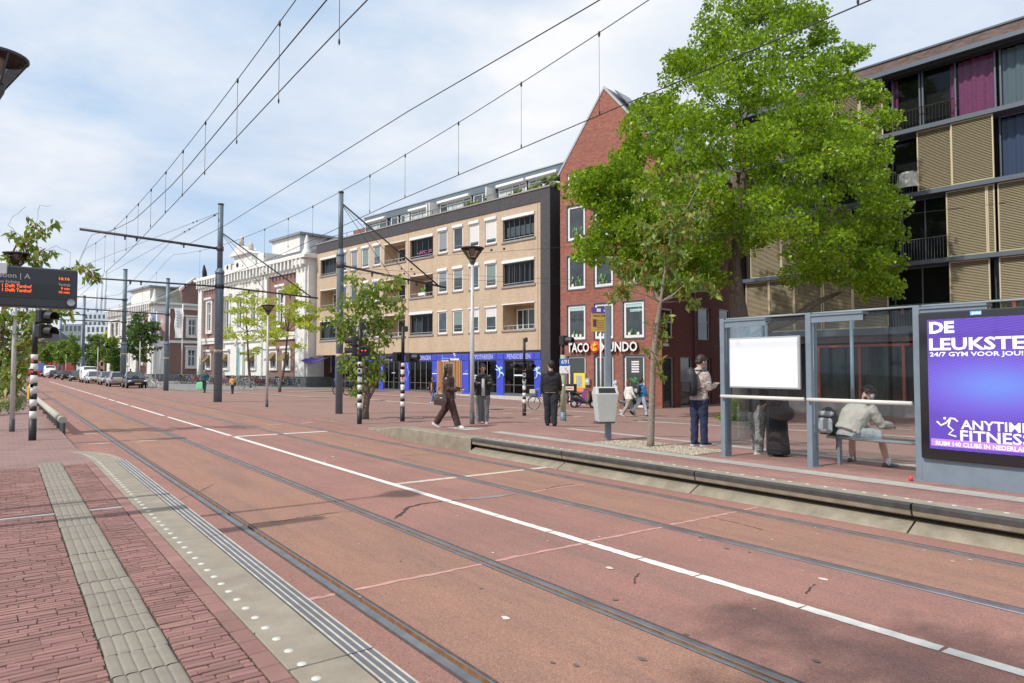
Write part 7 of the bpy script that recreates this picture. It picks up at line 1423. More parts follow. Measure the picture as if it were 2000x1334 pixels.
# small far-left greenery
def bush(px, py, Y, w, h, label, m=None, n=900, L=.07, kn='shrub'):
    c = deep(px, py, Y); c.z = gzw(c.x, c.y); o = thing(kn, label, 'shrub', c); part(o, 'stems', M_BARK, lambda mb: [mb.tube([(0, 0, -.1), (random.uniform(-w, w) * .4, random.uniform(-w, w) * .3, h * .8)], .015, 5) for _ in range(7)])
    P = [blobpts((random.uniform(-w, w) * .5, random.uniform(-.4, .4), h * random.uniform(.25, .7)), (w * .35, .35, h * .35), n // 9, 2) for _ in range(9)]; leaves('foliage', np.concatenate(P), L, m or L_DK, o, .5, .1); return o
bush(22, 800, 26, .95, .62, 'low dark green shrub beside the guard rail and the lamp post'); bush(-8, 800, 25, .8, .9, 'green shrub at the left picture edge under the cherry tree', L_FAR); bush(38, 785, 34, .7, .5, 'low shrub behind the banded signal pole', L_DK, 500)
bush(8, 770, 40, 1.6, 2.6, 'tall leafy bush at the left edge beyond the guard rail', L_FAR, 2400, .14); bush(36, 750, 52, 1.2, 3.2, 'dark leafy bush beyond the guard rail by the bus', L_DK, 2200, .16)
# lime green locusts before the museum
def mid_tree(name, label, base, Y, top, bot, x0, x1, leafm, leafL, n, group, r0=.16, ncl=22, flat=.55, cond=None, shell=2.2, cr=.17):
    o = thing(name, label, 'tree', base, 0, group); xc = (x0 + x1) / 2; cls = []; t_ = 0
    while len(cls) < ncl and t_ < 900:
        t_ += 1; x, y = random.uniform(x0, x1), random.uniform(top, bot); ex = ((x - xc) / ((x1 - x0) / 2)) ** 2 + ((y - (top + bot) / 2) / ((bot - top) / 2)) ** 2
        if ex < .82: cls.append((x, y))
    W_ = (x1 - x0) * Y / 1333 / 2; tg = [deep(x, y, Y + random.uniform(-W_, W_) * .7) - base for x, y in cls]
    bx = 1000 + 1333.3 * base.x / Y; top_ = deep(xc, top + (bot - top) * .25, Y) - base; mid = deep((bx + xc) / 2, bot, Y) - base
    skeleton(o, [(Vector((0, 0, -.2)), r0), (Vector((0, 0, .3)), r0 * .85), (mid * .6, r0 * .75), (mid, r0 * .62), (mid.lerp(top_, .5), r0 * .4), (top_, r0 * .15)], tg, M_BARK, r_tip=.012, jit=.15, rk=.014, sides=5)
    rr = (x1 - x0) * Y / 1333 * cr; P = []
    for c in tg:
        P.append(blobpts(c, (rr, rr, rr * flat), n // len(tg) // 2, shell))
        for _ in range(4): q = blobpts(c, (rr * 1.15, rr * 1.15, rr * flat * 1.2), 1, 6)[0]; P.append(blobpts(q, (rr * .32, rr * .32, rr * .16), n // len(tg) // 8, 2))
    leaves('crown', np.concatenate(P), leafL, leafm, o, .6, .1); return o
GL = 'lime green locust trees before the museum'
g1 = ground(546, 766); mid_tree('locust_tree', 'lime green locust tree with thin dark trunk nearest the museum corner', g1, g1.y, 548, 705, 512, 622, L_LOC, .20, 4200, GL, .14, 30, .32, cr=.15)
g2 = ground(489, 757.5); g2.z = -.1; mid_tree('locust_tree', 'lime green locust tree left of the street lamp, its trunk rising among the bicycles', g2, g2.y, 560, 700, 425, 535, L_LOC, .21, 4200, GL, .16, 30, .32, cr=.15)
g3 = ground(270, 749); mid_tree('plane_tree', 'compact dark green street tree between the parked cars and the museum wing', g3, g3.y, 612, 702, 240, 306, L_DK, .36, 3600, None, .2, 24, .7, cr=.2)
GF_ = 'green street trees far down the row of parked cars'
for px, py, y0, y1, x0, x1, lb, lm_ in ((232, 748, 680, 728, 215, 246, 'small young tree just left of the museum wing corner', L_DK), (205, 744, 650, 712, 186, 226, 'round green tree left of the museum wing, over the ochre house', L_FAR), (176, 742, 648, 712, 156, 200, 'largest of the far green trees, above the white van', L_DK), (146, 740, 655, 712, 128, 166, 'mid green tree between two tram poles far down the row', L_FAR), (124, 738, 662, 714, 106, 142, 'green tree over the dark parked cars', L_FAR), (100, 736.5, 670, 715, 84, 118, 'pale green tree near the warning triangle', L_FAR), (80, 735, 675, 722, 62, 96, 'farthest green tree above the red bus', L_DK), (222, 740, 640, 690, 205, 232, 'yellow green tree top in front of the far white office', L_LOC)):
    q = ground(px, py); mid_tree('street_tree', lb, q, q.y, y0, y1, x0, x1, lm_, .42 * q.y / 110, 2400, GF_, .22, 16, .75, cr=.22)
# tree standing just out of view on the near platform; it shades the road at the lower right
o = thing('cherry_tree', 'cherry tree on the near platform beside the camera', 'tree', (-3.3, .3, .3)); tg = [Vector((.9 + random.uniform(-1.3, 1.2), .7 + random.uniform(-.8, .8), random.uniform(4.6, 7.0))) for _ in range(16)]
skeleton(o, [(Vector((0, 0, -.1)), .12), (Vector((0, 0, 2.5)), .09), (Vector((0, 0, 5.5)), .05)], tg, M_BARK2); leaves('crown', np.concatenate([blobpts(c, (.55, .55, .4), 170, 2) for c in tg]), .13, L_CH, o, .5, .3)
# moss and weeds along kerb joints
pp = []
for _ in range(260):
    s = random.uniform(3, 13); t = random.choice((1.19, 1.08, .456, .774)); pp.append((t + random.gauss(0, .006), s, .312))
V = np.array([tuple(STREET @ Vector(p_)) for p_ in pp]); leaves('moss', V, .014, leafmat('moss', (.06, .09, .02), (.14, .16, .05), trans=.1), None, .7, 0, kind='stuff')
# ================================================================== PEOPLE
REM = []
def soft(o, voxel, sm=2, disp=0.0, dsz=.12):
    m = o.modifiers.new('r', 'REMESH'); m.mode = 'VOXEL'; m.voxel_size = voxel; m.use_smooth_shade = True
    if disp:
        tx = bpy.data.textures.get(f'fold{dsz}') or bpy.data.textures.new(f'fold{dsz}', 'CLOUDS'); tx.noise_scale = dsz; tx.noise_depth = 2
        d = o.modifiers.new('d', 'DISPLACE'); d.texture = tx; d.strength = disp; d.mid_level = .5; d.texture_coords = 'LOCAL'
    s = o.modifiers.new('s', 'SMOOTH'); s.iterations = sm; s.factor = .5; REM.append(o); return o
def rot(v, a): return Vector((v.x * math.cos(a) + v.z * math.sin(a), v.y, -v.x * math.sin(a) + v.z * math.cos(a)))   # pitch forward
SK = {'dark': mat('deep brown skin', (.09, .045, .03), .5), 'fair': mat('fair skin', (.52, .33, .24), .5), 'tan': mat('light brown skin', (.40, .24, .16), .5)}
M_HAIRB = mat('black hair', (.014, .011, .010), .55, noise=.3, nscale=30); M_HAIRBR = mat('brown hair', (.10, .05, .025), .6, noise=.3, nscale=30)
def cloth(n_, c, **k): return mat(n_, c, k.pop('rough', .85), noise=k.pop('noise', .12), nscale=k.pop('nscale', 7), **k)
def person(label, base, Ht, yaw, skin='fair', top=None, trous=None, shoes=None, hair='short', hairm=None, legs=((0, 0), (0, 0)), arms=((0, 8, 10), (0, 8, 10)), lean=0, head=(0, 0), vox=.012, coat=0.0, flare=0.0, shorts=False, hood=False, collar=None, seat=None, splay=0.0, inner=None, skirt=None, bulky=1.0, wide_leg=1.0, turnin=0.0):
    o = thing('person', label, 'person', base, yaw); k = Ht / 1.75; o.scale = (k, k, k); sk = SK[skin]
    lr = R(lean); P = Vector((0, 0, 0)); J = {}
    for i, s in ((0, 1), (1, -1)):
        a, kn = R(legs[i][0]), R(legs[i][1]); hip = P + Vector((0, s * .09, 0)); sp = s * splay
        th = Vector((math.sin(a), sp, -math.cos(a))).normalized(); knee = hip + th * .43; shd = Vector((math.sin(a - kn), sp * .4, -math.cos(a - kn))).normalized(); ank = knee + shd * .42; J[i] = (hip, knee, ank, a - kn)
    low = min(J[0][2].z - .055 * max(0, math.sin(-J[0][3])), J[1][2].z - .055 * max(0, math.sin(-J[1][3]))); off = (.075 - low) if seat is None else seat
    P = Vector((0, 0, off)); J = {i: tuple(v + P if isinstance(v, Vector) else v for v in J[i]) for i in J}
    sp_ = Vector((math.sin(lr), 0, math.cos(lr))); neck = P + sp_ * .50 + (Vector((.03, 0, 0)) if lean > 20 else Vector()); chest = P + sp_ * .34; waist = P + sp_ * .13
    hp, hy = R(head[0]), R(head[1]); nd = Vector((math.sin(lr * .7 + hp * .5), 0, math.cos(lr * .7 + hp * .5))); hc = neck + nd * .175 + Vector((math.sin(hp) * .02, 0, 0))
    MH = Matrix.Translation(hc) @ Matrix.Rotation(hy, 4, 'Z') @ Matrix.Rotation(hp + lr * .5, 4, 'Y') @ Matrix.Scale(1.1, 4)
    A = {}
    for i, s in ((0, 1), (1, -1)):
        f, ab, e = [R(x) for x in arms[i][:3]]; inw = arms[i][3] if len(arms[i]) > 3 else .25 * (e > .8)
        sh_ = neck - sp_ * .055 + Vector((0, s * .175, 0)); up_ = Vector((math.sin(f), s * math.sin(ab), -math.cos(f) * math.cos(ab))).normalized(); el = sh_ + up_ * .28; fo = Vector((math.sin(f + e), -s * inw, -math.cos(f + e))).normalized(); wr = el + fo * .24; A[i] = (sh_, el, wr, fo)
    # body: one continuous surface
    mb = MB(); Y_ = (0, 1, 0)
    mb.tube([P - sp_ * .06, P + sp_ * .02, waist, chest, neck - sp_ * .05, neck], [(.12, .09), (.155, .105), (.125, .09), (.155, .10), (.15, .075), (.06, .055)], 16, ref=Y_)
    mb.tube([neck - sp_ * .03, hc - nd * .06], [.055, .052], 10)
    def hv(x, y, z): return MH @ Vector((x, y, z))
    mb.tube([hv(.012, 0, -.115), hv(.02, 0, -.09), hv(.015, 0, -.04), hv(.0, 0, .02), hv(-.005, 0, .07), hv(-.01, 0, .105), hv(-.01, 0, .118)], [(.025, .03), (.045, .06), (.062, .085), (.073, .093), (.068, .085), (.042, .055), (.012, .02)], 14, ref=MH.to_3x3() @ Vector((0, 1, 0)))
    mb.tube([hv(.09, 0, .02), hv(.112, 0, -.018), hv(.09, 0, -.028)], [.010, .014, .010], 6); mb.ell(hv(.078, 0, -.055), (.018, .024, .012), 8, 5)
    for s in (1, -1): mb.ell(hv(-.005, s * .078, -.005), (.018, .010, .030), 8, 5)
    for i in (0, 1):
        hip, knee, ank, fa = J[i]; mb.tube([hip + Vector((0, 0, .02)), hip.lerp(knee, .4), knee, knee.lerp(ank, .35), ank, ank - Vector((0, 0, .03))], [.085, .078, .052, .054, .034, .036], 10)
        sh_, el, wr, fo = A[i]; mb.tube([sh_, sh_.lerp(el, .5), el, el.lerp(wr, .4), wr], [.050, .044, .036, .035, .025], 9)
        side = fo.cross(Vector((0, 0, 1))); side = side.normalized() if side.length > .1 else Vector((1, 0, 0)); nrm = side.cross(fo).normalized(); hd = wr + fo * .045
        mb.tube([wr - fo * .01, hd, wr + fo * .09], [(.024, .018), (.038, .016), (.036, .013)], 8, ref=side)
        for q, (ofs, ln) in enumerate(((-.027, .060), (-.009, .072), (.009, .068), (.027, .052))): b_ = wr + fo * .085 + side * ofs; mb.tube([b_, b_ + fo * ln * .5 - nrm * .004, b_ + fo * ln * .85 - nrm * ln * .45], [.0085, .008, .0065], 6)
        sgn = 1 if i == 0 else -1; tbs = wr + fo * .035 + side * .030 * sgn; mb.tube([tbs, tbs + fo * .03 + side * .022 * sgn - nrm * .008, tbs + fo * .055 + side * .022 * sgn - nrm * .02], [.011, .010, .008], 6)
    soft(mb.build('body', sk, o), vox * .75, 1)
    mb = MB(); [mb.ell(hv(.075, s * .031, .005), (.010, .012, .006), 8, 5) for s in (1, -1)]; [mb.tube([hv(.082, s * .016, .026), hv(.078, s * .046, .027)], .0045, 5) for s in (1, -1)]
    ey = mb.build('eyes', M_HAIRB, o); ey['kind'] = 'stuff' if False else ey.get('kind', ''); del ey['kind']
    mb = MB(); mb.tube([hv(.092, -.018, -.052), hv(.097, 0, -.053), hv(.092, .018, -.052)], .0045, 5); mb.build('mouth', mat('lips', (.25, .10, .09), .6), o)
    # trousers
    if trous is not None:
        mb = MB(); g = (.05 if seat is None else 0)
        mb.tube([P + sp_ * (.14), P + sp_ * .05, P - Vector((0, 0, .06))], [(.150, .112), (.172, .125), (.155, .118)], 14, ref=Y_)
        for i in (0, 1):
            hip, knee, ank, fa = J[i]; w = wide_leg
            if shorts: mb.tube([hip + Vector((0, 0, .03)), hip.lerp(knee, .5), hip.lerp(knee, .98)], [.105, .102, .100], 12)
            else: mb.tube([hip + Vector((0, 0, .03)), hip.lerp(knee, .45), knee, knee.lerp(ank, .5), ank.lerp(knee, .02) - Vector((0, 0, .02))], [.100, .092 * w, .070 * w, .064 * w, .062 * w], 12)
        soft(mb.build('trousers' if not shorts else 'shorts', trous, o), vox, 2, .028, .09)
    # shoes
    if shoes is not None:
        for i in (0, 1):
            hip, knee, ank, fa = J[i]; tilt = max(-1.0, min(.3, fa * .8)) if (seat is None and ank.z > low + off + .01) else 0
            Ms = Matrix.Translation(ank) @ Matrix.Rotation(-tilt, 4, 'Y') @ Matrix.Rotation((1 if i == 0 else -1) * (.12 + splay * .6), 4, 'Z'); mb = MB()
            pts = [Ms @ Vector(q) for q in ((-.075, 0, -.035), (-.05, 0, -.018), (.02, 0, -.02), (.09, 0, -.036), (.155, 0, -.046), (.178, 0, -.052))]; mb.tube(pts, [(.020, .028), (.040, .045), (.043, .045), (.046, .034), (.038, .024), (.015, .014)], 10, ref=Ms.to_3x3() @ Vector((0, 1, 0)))
            sh2 = soft(mb.build('shoe', shoes[0], o), vox * .8, 1); mb = MB(); q = [(-.082, -.03), (-.05, -.042), (.05, -.044), (.12, -.05), (.17, -.03), (.185, 0), (.17, .03), (.12, .05), (.05, .044), (-.05, .042), (-.082, .03)]
            mb.prism([Ms @ Vector((x, y, -.075)) for x, y in q], (Ms.to_3x3() @ Vector((0, 0, .026)))); mb.build('sole', shoes[1], sh2)
    # jacket or top
    if top is not None:
        bt = P - sp_ * (coat - .02) if coat else P + sp_ * .0; B_ = bulky; mb = MB()
        ring = [bt] + ([P] if coat > .1 else []) + [waist, chest, neck - sp_ * .06, neck + sp_ * .005]
        rr = [((.17 + flare) * B_, (.125 + flare * .8) * B_)] + ([(.172 * B_, .13 * B_)] if coat > .1 else []) + [(.160 * B_, .122 * B_), (.182 * B_, .132 * B_), (.165 * B_, .105 * B_), (.072, .068)]
        mb.tube(ring, rr, 18, ref=Y_)
        for i in (0, 1):
            sh_, el, wr, fo = A[i]; up_ = (el - sh_).normalized(); mb.tube([sh_ - up_ * .03, sh_ + up_ * .04, sh_.lerp(el, .6), el, el.lerp(wr, .5), wr - fo * .005], [.062 * B_, .072 * B_, .060 * B_, .055 * B_, .050 * B_, .042 * B_], 10)
        if hood: mb.tube([neck + Vector((-.03, -.075, .02)), neck + Vector((-.105, -.05, .0)), neck + Vector((-.125, 0, -.015)), neck + Vector((-.105, .05, .0)), neck + Vector((-.03, .075, .02))], [.035, .05, .06, .05, .035], 8)
        soft(mb.build('jacket' if coat or hood or collar else 'top', top, o), vox, 2, .034, .10)
        if collar: mb = MB(); mb.tube([neck + Vector((.055, -.05, -.03)), neck + Vector((-.03, -.07, .03)), neck + Vector((-.06, 0, .045)), neck + Vector((-.03, .07, .03)), neck + Vector((.055, .05, -.03))], [(.012, .03)] * 5, 8); mb.build('collar', collar, o)
        if inner: mb = MB(); c0 = neck + sp_ * -.03; mb.tube([c0 + Vector((.055, 0, .01)), chest + Vector((.125 * B_, 0, 0)), waist + Vector((.122 * B_, 0, 0)), bt + Vector((.125 * B_ + flare * .7, 0, -.02))], [(.035, .02), (.045, .02), (.05, .02), (.055, .02)], 8, ref=Y_); mb.build('shirt_front', inner, o)
    if skirt is not None:
        mb = MB(); mb.tube([P + sp_ * .15, P, P - Vector((0, 0, .45)), P - Vector((0, 0, off - .05))], [(.16, .12), (.19, .15), (.22, .17), (.25, .20)], 18, ref=Y_); soft(mb.build('long_skirt', skirt, o), vox, 2, .03, .15)
    # hair
    if hair:
        hm = hairm or M_HAIRB; mb = MB(); RM = MH.to_3x3()
        if hair == 'curly':
            for _ in range(70): v = Vector((random.gauss(-.02, .06), random.gauss(0, .06), random.gauss(.05, .05))); v = v.normalized() * .095 + Vector((-.02, 0, .03)); mb.ell(hv(*v), (.035, .035, .035), 6, 4)
        elif hair == 'scarf': mb.ell(hv(-.012, 0, .0), (.115, .098, .14), 16, 12, M=RM); mb.tube([hv(-.02, 0, -.05), neck + Vector((-.01, 0, .02)), neck - sp_ * .14], [(.08, .085), (.10, .10), (.17, .13)], 12, ref=Y_)
        else:
            mb.ell(hv(-.034, 0, .038), (.086, .084, .094), 16, 12, M=RM)
            if hair in ('short', 'quiff'): mb.ell(hv(.028, 0, .098), (.052, .060, .026), 12, 8, M=RM); mb.ell(hv(-.05, 0, -.02), (.05, .07, .055), 12, 8, M=RM)
            if hair == 'long': mb.tube([hv(-.05, 0, .04), hv(-.085, 0, -.06), neck + Vector((-.10, 0, -.02)), chest + Vector((-.14, 0, .08)), chest + Vector((-.14, 0, -.06))], [(.07, .05), (.085, .05), (.095, .045), (.08, .035), (.03, .015)], 10, ref=Y_)
            if hair == 'bob': mb.tube([hv(-.03, 0, .05), hv(-.055, 0, -.05), hv(-.06, 0, -.12), hv(-.055, 0, -.17)], [(.09, .08), (.10, .075), (.10, .065), (.08, .05)], 12, ref=Y_)
        soft(mb.build('hair' if hair != 'scarf' else 'headscarf', hm, o), vox * .8, 1, .012, .03)
    o['_n'] = 0; del o['_n']
    return o, dict(P=P, neck=neck, chest=chest, waist=waist, A=A, J=J, hc=hc, hv=hv, sp=sp_, k=k)
def held(name, label, cat, po, builds):
    """a thing carried by a person: top level, sharing the person's place and heading"""
    o = thing(name, label, cat, po.location, po.rotation_euler[2]); o.scale = po.scale
    for nm, m_, fn in builds: mb = MB(); fn(mb); mb.build(nm, m_, o)
    return o
def backpack(po, J, label, m1, m2, w=.15, h=.24, d=.085, lift=0.0):
    c = J['chest'] + J['sp'] * (-.03 + lift) + Vector((-.17 - d * .5, 0, 0)).lerp(Vector((-.17 - d * .5, 0, 0)), 1); sp_ = J['sp']; X = Vector((sp_.z, 0, -sp_.x)); M_ = Matrix.Translation(J['chest'] + sp_ * (-.04 + lift) - X * (.145 + d)) @ Matrix((( X.x, 0, sp_.x, 0), (0, 1, 0, 0), (X.z, 0, sp_.z, 0), (0, 0, 0, 1)))
    ar = J['neck']
    def body(mb): mb.tube([(0, 0, -h), (0, 0, -h * .92), (0, 0, -h * .3), (0, 0, h * .5), (0, 0, h * .88), (0, 0, h)], [(w * .7, d * .6), (w, d), (w * 1.05, d * 1.1), (w * .95, d * .95), (w * .7, d * .7), (w * .3, d * .3)], 14, ref=(0, 1, 0)); mb.v = [tuple(M_ @ Vector(v)) for v in mb.v]
    def pocket(mb): mb.bbox(-d * 1.28, -d * .85, -w * .7, w * .7, -h * .75, h * .1, .02); mb.v = [tuple(M_ @ Vector(v)) for v in mb.v]
    def straps(s): return lambda mb: mb.tube([M_ @ Vector((d * .6, s * w * .55, h * .8)), J['neck'] + Vector((-.03, s * .09, .02)), J['chest'] + Vector((.115, s * .11, .05)), J['chest'] + Vector((.10, s * .15, -.08)), M_ @ Vector((d * .5, s * w * .9, -h * .6))], [(.022, .008)] * 5, 6, ref=(0, 1, 0))
    return held('backpack', label, 'backpack', po, [('pack_body', m1, body), ('front_pocket', m2, pocket), ('strap', m2, straps(1)), ('strap', m2, straps(-1))])
def phone(po, J, label, i=0, case=None):
    wr, fo = J['A'][i][2], J['A'][i][3]; c = wr + fo * .11 + Vector((.01, 0, .02)); return held('phone', label, 'phone', po, [('phone_case', case or M_BLK, lambda mb: mb.bbox(c.x - .006, c.x + .006, c.y - .036, c.y + .036, c.z - .07, c.z + .07, .004)), ('phone_screen', mat('phone screen', (.10, .12, .16), .1), lambda mb: mb.box(c.x - .010, c.x - .0065, c.y - .032, c.y + .032, c.z - .064, c.z + .064))])
WSHOE = (mat('white shoe', (.72, .72, .71), .6), mat('white sole', (.75, .75, .73), .6)); BSHOE = (mat('black shoe', (.02, .02, .022), .6), mat('dark sole', (.03, .03, .03), .7)); NSHOE = (mat('navy canvas shoe', (.03, .04, .10), .8), mat('off white sole', (.60, .59, .56), .7)); GSHOE = (mat('grey trainer', (.30, .31, .32), .7, noise=.4, nscale=20), mat('pale sole', (.50, .50, .50), .7))
LEATHER = mat('brown leather', (.055, .028, .024), .32, noise=.25, nscale=9, bump=.3, bscale=18)
# woman in brown leather
q = ground(876, 835.5); w1, J = person('woman in brown leather jacket striding right past the lamp post, bag on her arm', q, 1.70, R(-12), 'dark', LEATHER, cloth('dark brown trousers', (.060, .028, .027)), WSHOE, 'long', M_HAIRB, legs=((-20, 14), (22, 4)), arms=((18, 6, 62), (12, 8, 70)), coat=.10, flare=.01, collar=LEATHER, inner=cloth('lilac blouse', (.42, .34, .38)), bulky=1.34, wide_leg=1.45, vox=.010, head=(-4, -8))
bc = J['waist'] + Vector((-.12, -.29, -.22))
held('handbag', 'large dark brown leather tote hanging from the forearm of the woman in brown', 'handbag', w1, [('bag_body', LEATHER, lambda mb: mb.add([(bc.x + x, bc.y + y, bc.z + z) for x, y, z in ((-.17, -.07, -.15), (.13, -.07, -.19), (.13, .07, -.19), (-.17, .07, -.15), (-.20, -.06, -.02), (.18, -.06, -.04), (.18, .06, -.04), (-.20, .06, -.02), (-.15, -.02, .12), (.12, -.02, .14), (.12, .02, .14), (-.15, .02, .12))], [(3, 2, 1, 0), (0, 1, 5, 4), (1, 2, 6, 5), (2, 3, 7, 6), (3, 0, 4, 7), (4, 5, 9, 8), (5, 6, 10, 9), (6, 7, 11, 10), (7, 4, 8, 11), (8, 9, 10, 11)], 0, False)), ('handle', LEATHER, lambda mb: mb.tube([(bc.x - .10, bc.y, bc.z + .14), (bc.x - .05, bc.y, bc.z + .30), (bc.x + .05, bc.y, bc.z + .30), (bc.x + .10, bc.y, bc.z + .14)], .010, 6)), ('buckle', M_LETW, lambda mb: mb.box(bc.x - .01, bc.x + .05, bc.y - .065, bc.y - .055, bc.z + .02, bc.z + .04))])
wr = J['A'][1][2] + J['A'][1][3] * .10; held('papers', 'yellow cards and white papers held by the woman in brown', 'papers', w1, [('yellow_card', mat('yellow card', (.65, .48, .08), .6), lambda mb: mb.box(wr.x - .02, wr.x + .09, wr.y + .0, wr.y + .05, wr.z + .02, wr.z + .035)), ('paper', M_LETW, lambda mb: mb.prism([(wr.x - .10, wr.y + .03, wr.z - .10), (wr.x + .02, wr.y + .05, wr.z - .02), (wr.x + .05, wr.y + .07, wr.z + .01), (wr.x - .08, wr.y + .05, wr.z - .03)], (0, .01, -.02)))])
# man reading phone beside lamp post
q = ground(941, 827.5); q.x += .02; m2_, J = person('young man in black jacket with pale sleeves reading his phone right of the lamp post', q, 1.69, R(-80), 'tan', cloth('black jacket', (.022, .023, .026)), cloth('grey jeans', (.16, .165, .17)), GSHOE, 'quiff', legs=((3, 2), (-2, 0)), arms=((12, 10, 95), (14, 12, 92)), coat=.12, flare=.015, inner=cloth('pale grey hoodie', (.50, .50, .48)), bulky=1.28, wide_leg=1.5, head=(28, 8), vox=.010, hood=True)
held('sleeve_panels', 'pale shoulder panels of the jacket worn by the man reading his phone', 'clothing', m2_, []) if False else None
for i in (0, 1): a_, b__ = J['A'][i][0], J['A'][i][1]; mb = MB(); mb.tube([a_ + Vector((0, 0, .02)), a_.lerp(b__, .45), a_.lerp(b__, .8)], [.086, .082, .074], 10); mb.build('pale_sleeve', cloth('pale sleeve', (.48, .47, .42)) if i else cloth('olive sleeve', (.16, .16, .08)), m2_)
phone(m2_, J, 'dark phone in the hands of the man with pale sleeves')
# man in black hoodie, seen from behind
q = ground(1076, 832); m3, J = person('man in black hoodie and black trousers seen from behind, looking left', q, 1.76, R(82), 'fair', cloth('black hoodie', (.016, .016, .018)), cloth('black trousers', (.018, .020, .027)), BSHOE, 'short', legs=((2, 0), (-3, 2)), arms=((-2, 10, 14), (8, 12, 42)), hood=True, coat=.04, bulky=1.26, wide_leg=1.35, head=(10, 38), vox=.010)
mb = MB(); mb.tube([J['P'] - Vector((0, 0, .01)), J['P'] - Vector((0, 0, .04))], [(.188, .14), (.188, .14)], 18, ref=(0, 1, 0)); mb.build('shirt_hem', M_LETW, m3)
# man with checked jacket and backpack
chk = bpy.data.materials.new('checked wool'); chk.use_nodes = True; t = chk.node_tree; b = t.nodes['Principled BSDF']; b.inputs['Roughness'].default_value = .9; ck = t.nodes.new('ShaderNodeTexChecker'); ck.inputs['Scale'].default_value = 34; ck.inputs[1].default_value = (.62, .55, .50, 1); ck.inputs[2].default_value = (.30, .21, .20, 1); tcc = t.nodes.new('ShaderNodeTexCoord'); t.links.new(tcc.outputs['Object'], ck.inputs[0]); t.links.new(ck.outputs[0], b.inputs['Base Color'])
q = ground(1366, 871); m4, J = person('man in checked pale jacket and navy trousers looking down left of the shelter', q, 1.83, R(30), 'fair', chk, cloth('navy trousers', (.022, .030, .075)), NSHOE, 'short', hairm=mat('dark brown hair', (.035, .022, .016), .6), legs=((-3, 0), (4, 3)), arms=((14, 8, 92), (12, 10, 95)), collar=cloth('cream collar', (.5, .47, .42)), coat=.05, bulky=1.15, wide_leg=1.12, head=(36, -8), vox=.009)
mb = MB(); mb.tube([J['P'] - Vector((0, 0, .05)), J['P'] + Vector((0, 0, .02))], [(.190, .145), (.190, .145)], 18, ref=(0, 1, 0)); mb.build('cream_waistband', MATS['cream collar'], m4)
backpack(m4, J, 'black backpack on the back of the man in the checked jacket', cloth('black nylon', (.020, .018, .025), rough=.6), M_BLK, w=.17, h=.27, d=.10); phone(m4, J, 'phone held by the man in the checked jacket')
# two people behind the shelter glass
pat = mat('patterned cloth', (.45, .45, .43), .9, col2=(.03, .03, .03), nscale=38)
q = ground(1481, 886); m5, J = person('person in patterned trousers behind the shelter, hidden above the waist by the blank board', q, 1.66, R(20), 'tan', cloth('black top', (.018, .018, .02)), pat, (mat('cream shoe', (.55, .52, .45), .7), WSHOE[1]), 'short', legs=((3, 0), (-3, 3)), arms=((5, 8, 40), (20, 8, 70)), coat=.15, bulky=1.1, wide_leg=1.4)
q = ground(1521, 891); m6, J = person('woman in long black dress and grey shawl behind the shelter glass', q, 1.68, R(165), 'tan', cloth('charcoal shawl', (.055, .055, .06)), None, BSHOE, 'scarf', cloth('black scarf', (.015, .015, .015)), legs=((0, 0), (0, 0)), arms=((5, 10, 50), (5, 14, 30)), coat=.22, flare=.05, bulky=1.3, skirt=cloth('black dress', (.012, .012, .014)))
bc2 = J['P'] + Vector((-.05, .34, -.12)); held('handbag', 'black rounded shoulder bag of the woman in the long dress', 'handbag', m6, [('bag_body', M_BLK, lambda mb: mb.ell(bc2, (.20, .09, .15), 14, 8)), ('handle', M_BLK, lambda mb: mb.tube([bc2 + Vector((-.1, 0, .1)), bc2 + Vector((-.03, -.08, .5)), bc2 + Vector((.1, 0, .1))], .012, 6))])
# seated man
pb = SH.o + SH.d * SH.u(1655, .7) + SH.n * .62; q = Vector((pb.x, pb.y, .30))
m7, J = person('curly haired man in beige hoodie and grey shorts sitting bent forward on the shelter bench', q, 1.84, SA - .30, 'fair', cloth('beige nylon', (.47, .43, .38), nscale=4), cloth('pale grey shorts', (.40, .42, .44)), (mat('grey black trainer', (.10, .10, .10), .7), BSHOE[1]), 'curly', mat('dark curly hair', (.03, .02, .015), .8), legs=((84, 80), (84, 76)), arms=((26, 14, 48), (30, 16, 52)), lean=36, head=(26, -10), seat=.50, splay=.42, shorts=True, hood=True, bulky=1.32, coat=.02, vox=.010)
mb = MB(); hv = J['hv']; mb.tube([hv(0, -.095, .0), hv(-.01, -.085, .08), hv(-.01, 0, .128), hv(-.01, .085, .08), hv(0, .095, .0)], .010, 6); mb.ell(hv(0, .10, 0), (.035, .02, .04), 10, 6); mb.ell(hv(0, -.10, 0), (.035, .02, .04), 10, 6); mb.build('headphones', M_LGF, m7)
for i in (0, 1): an = J['J'][i][2]; mb = MB(); mb.tube([an + Vector((0, 0, -.02)), an + Vector((0, 0, .09))], .042, 10); mb.build('sock', M_LETW, m7)
bg = SH.o + SH.d * SH.u(1616, .6) + SH.n * .60; o = thing('backpack', 'light grey and black backpack standing on the shelter bench beside the seated man', 'backpack', (bg.x, bg.y, .78), SA)
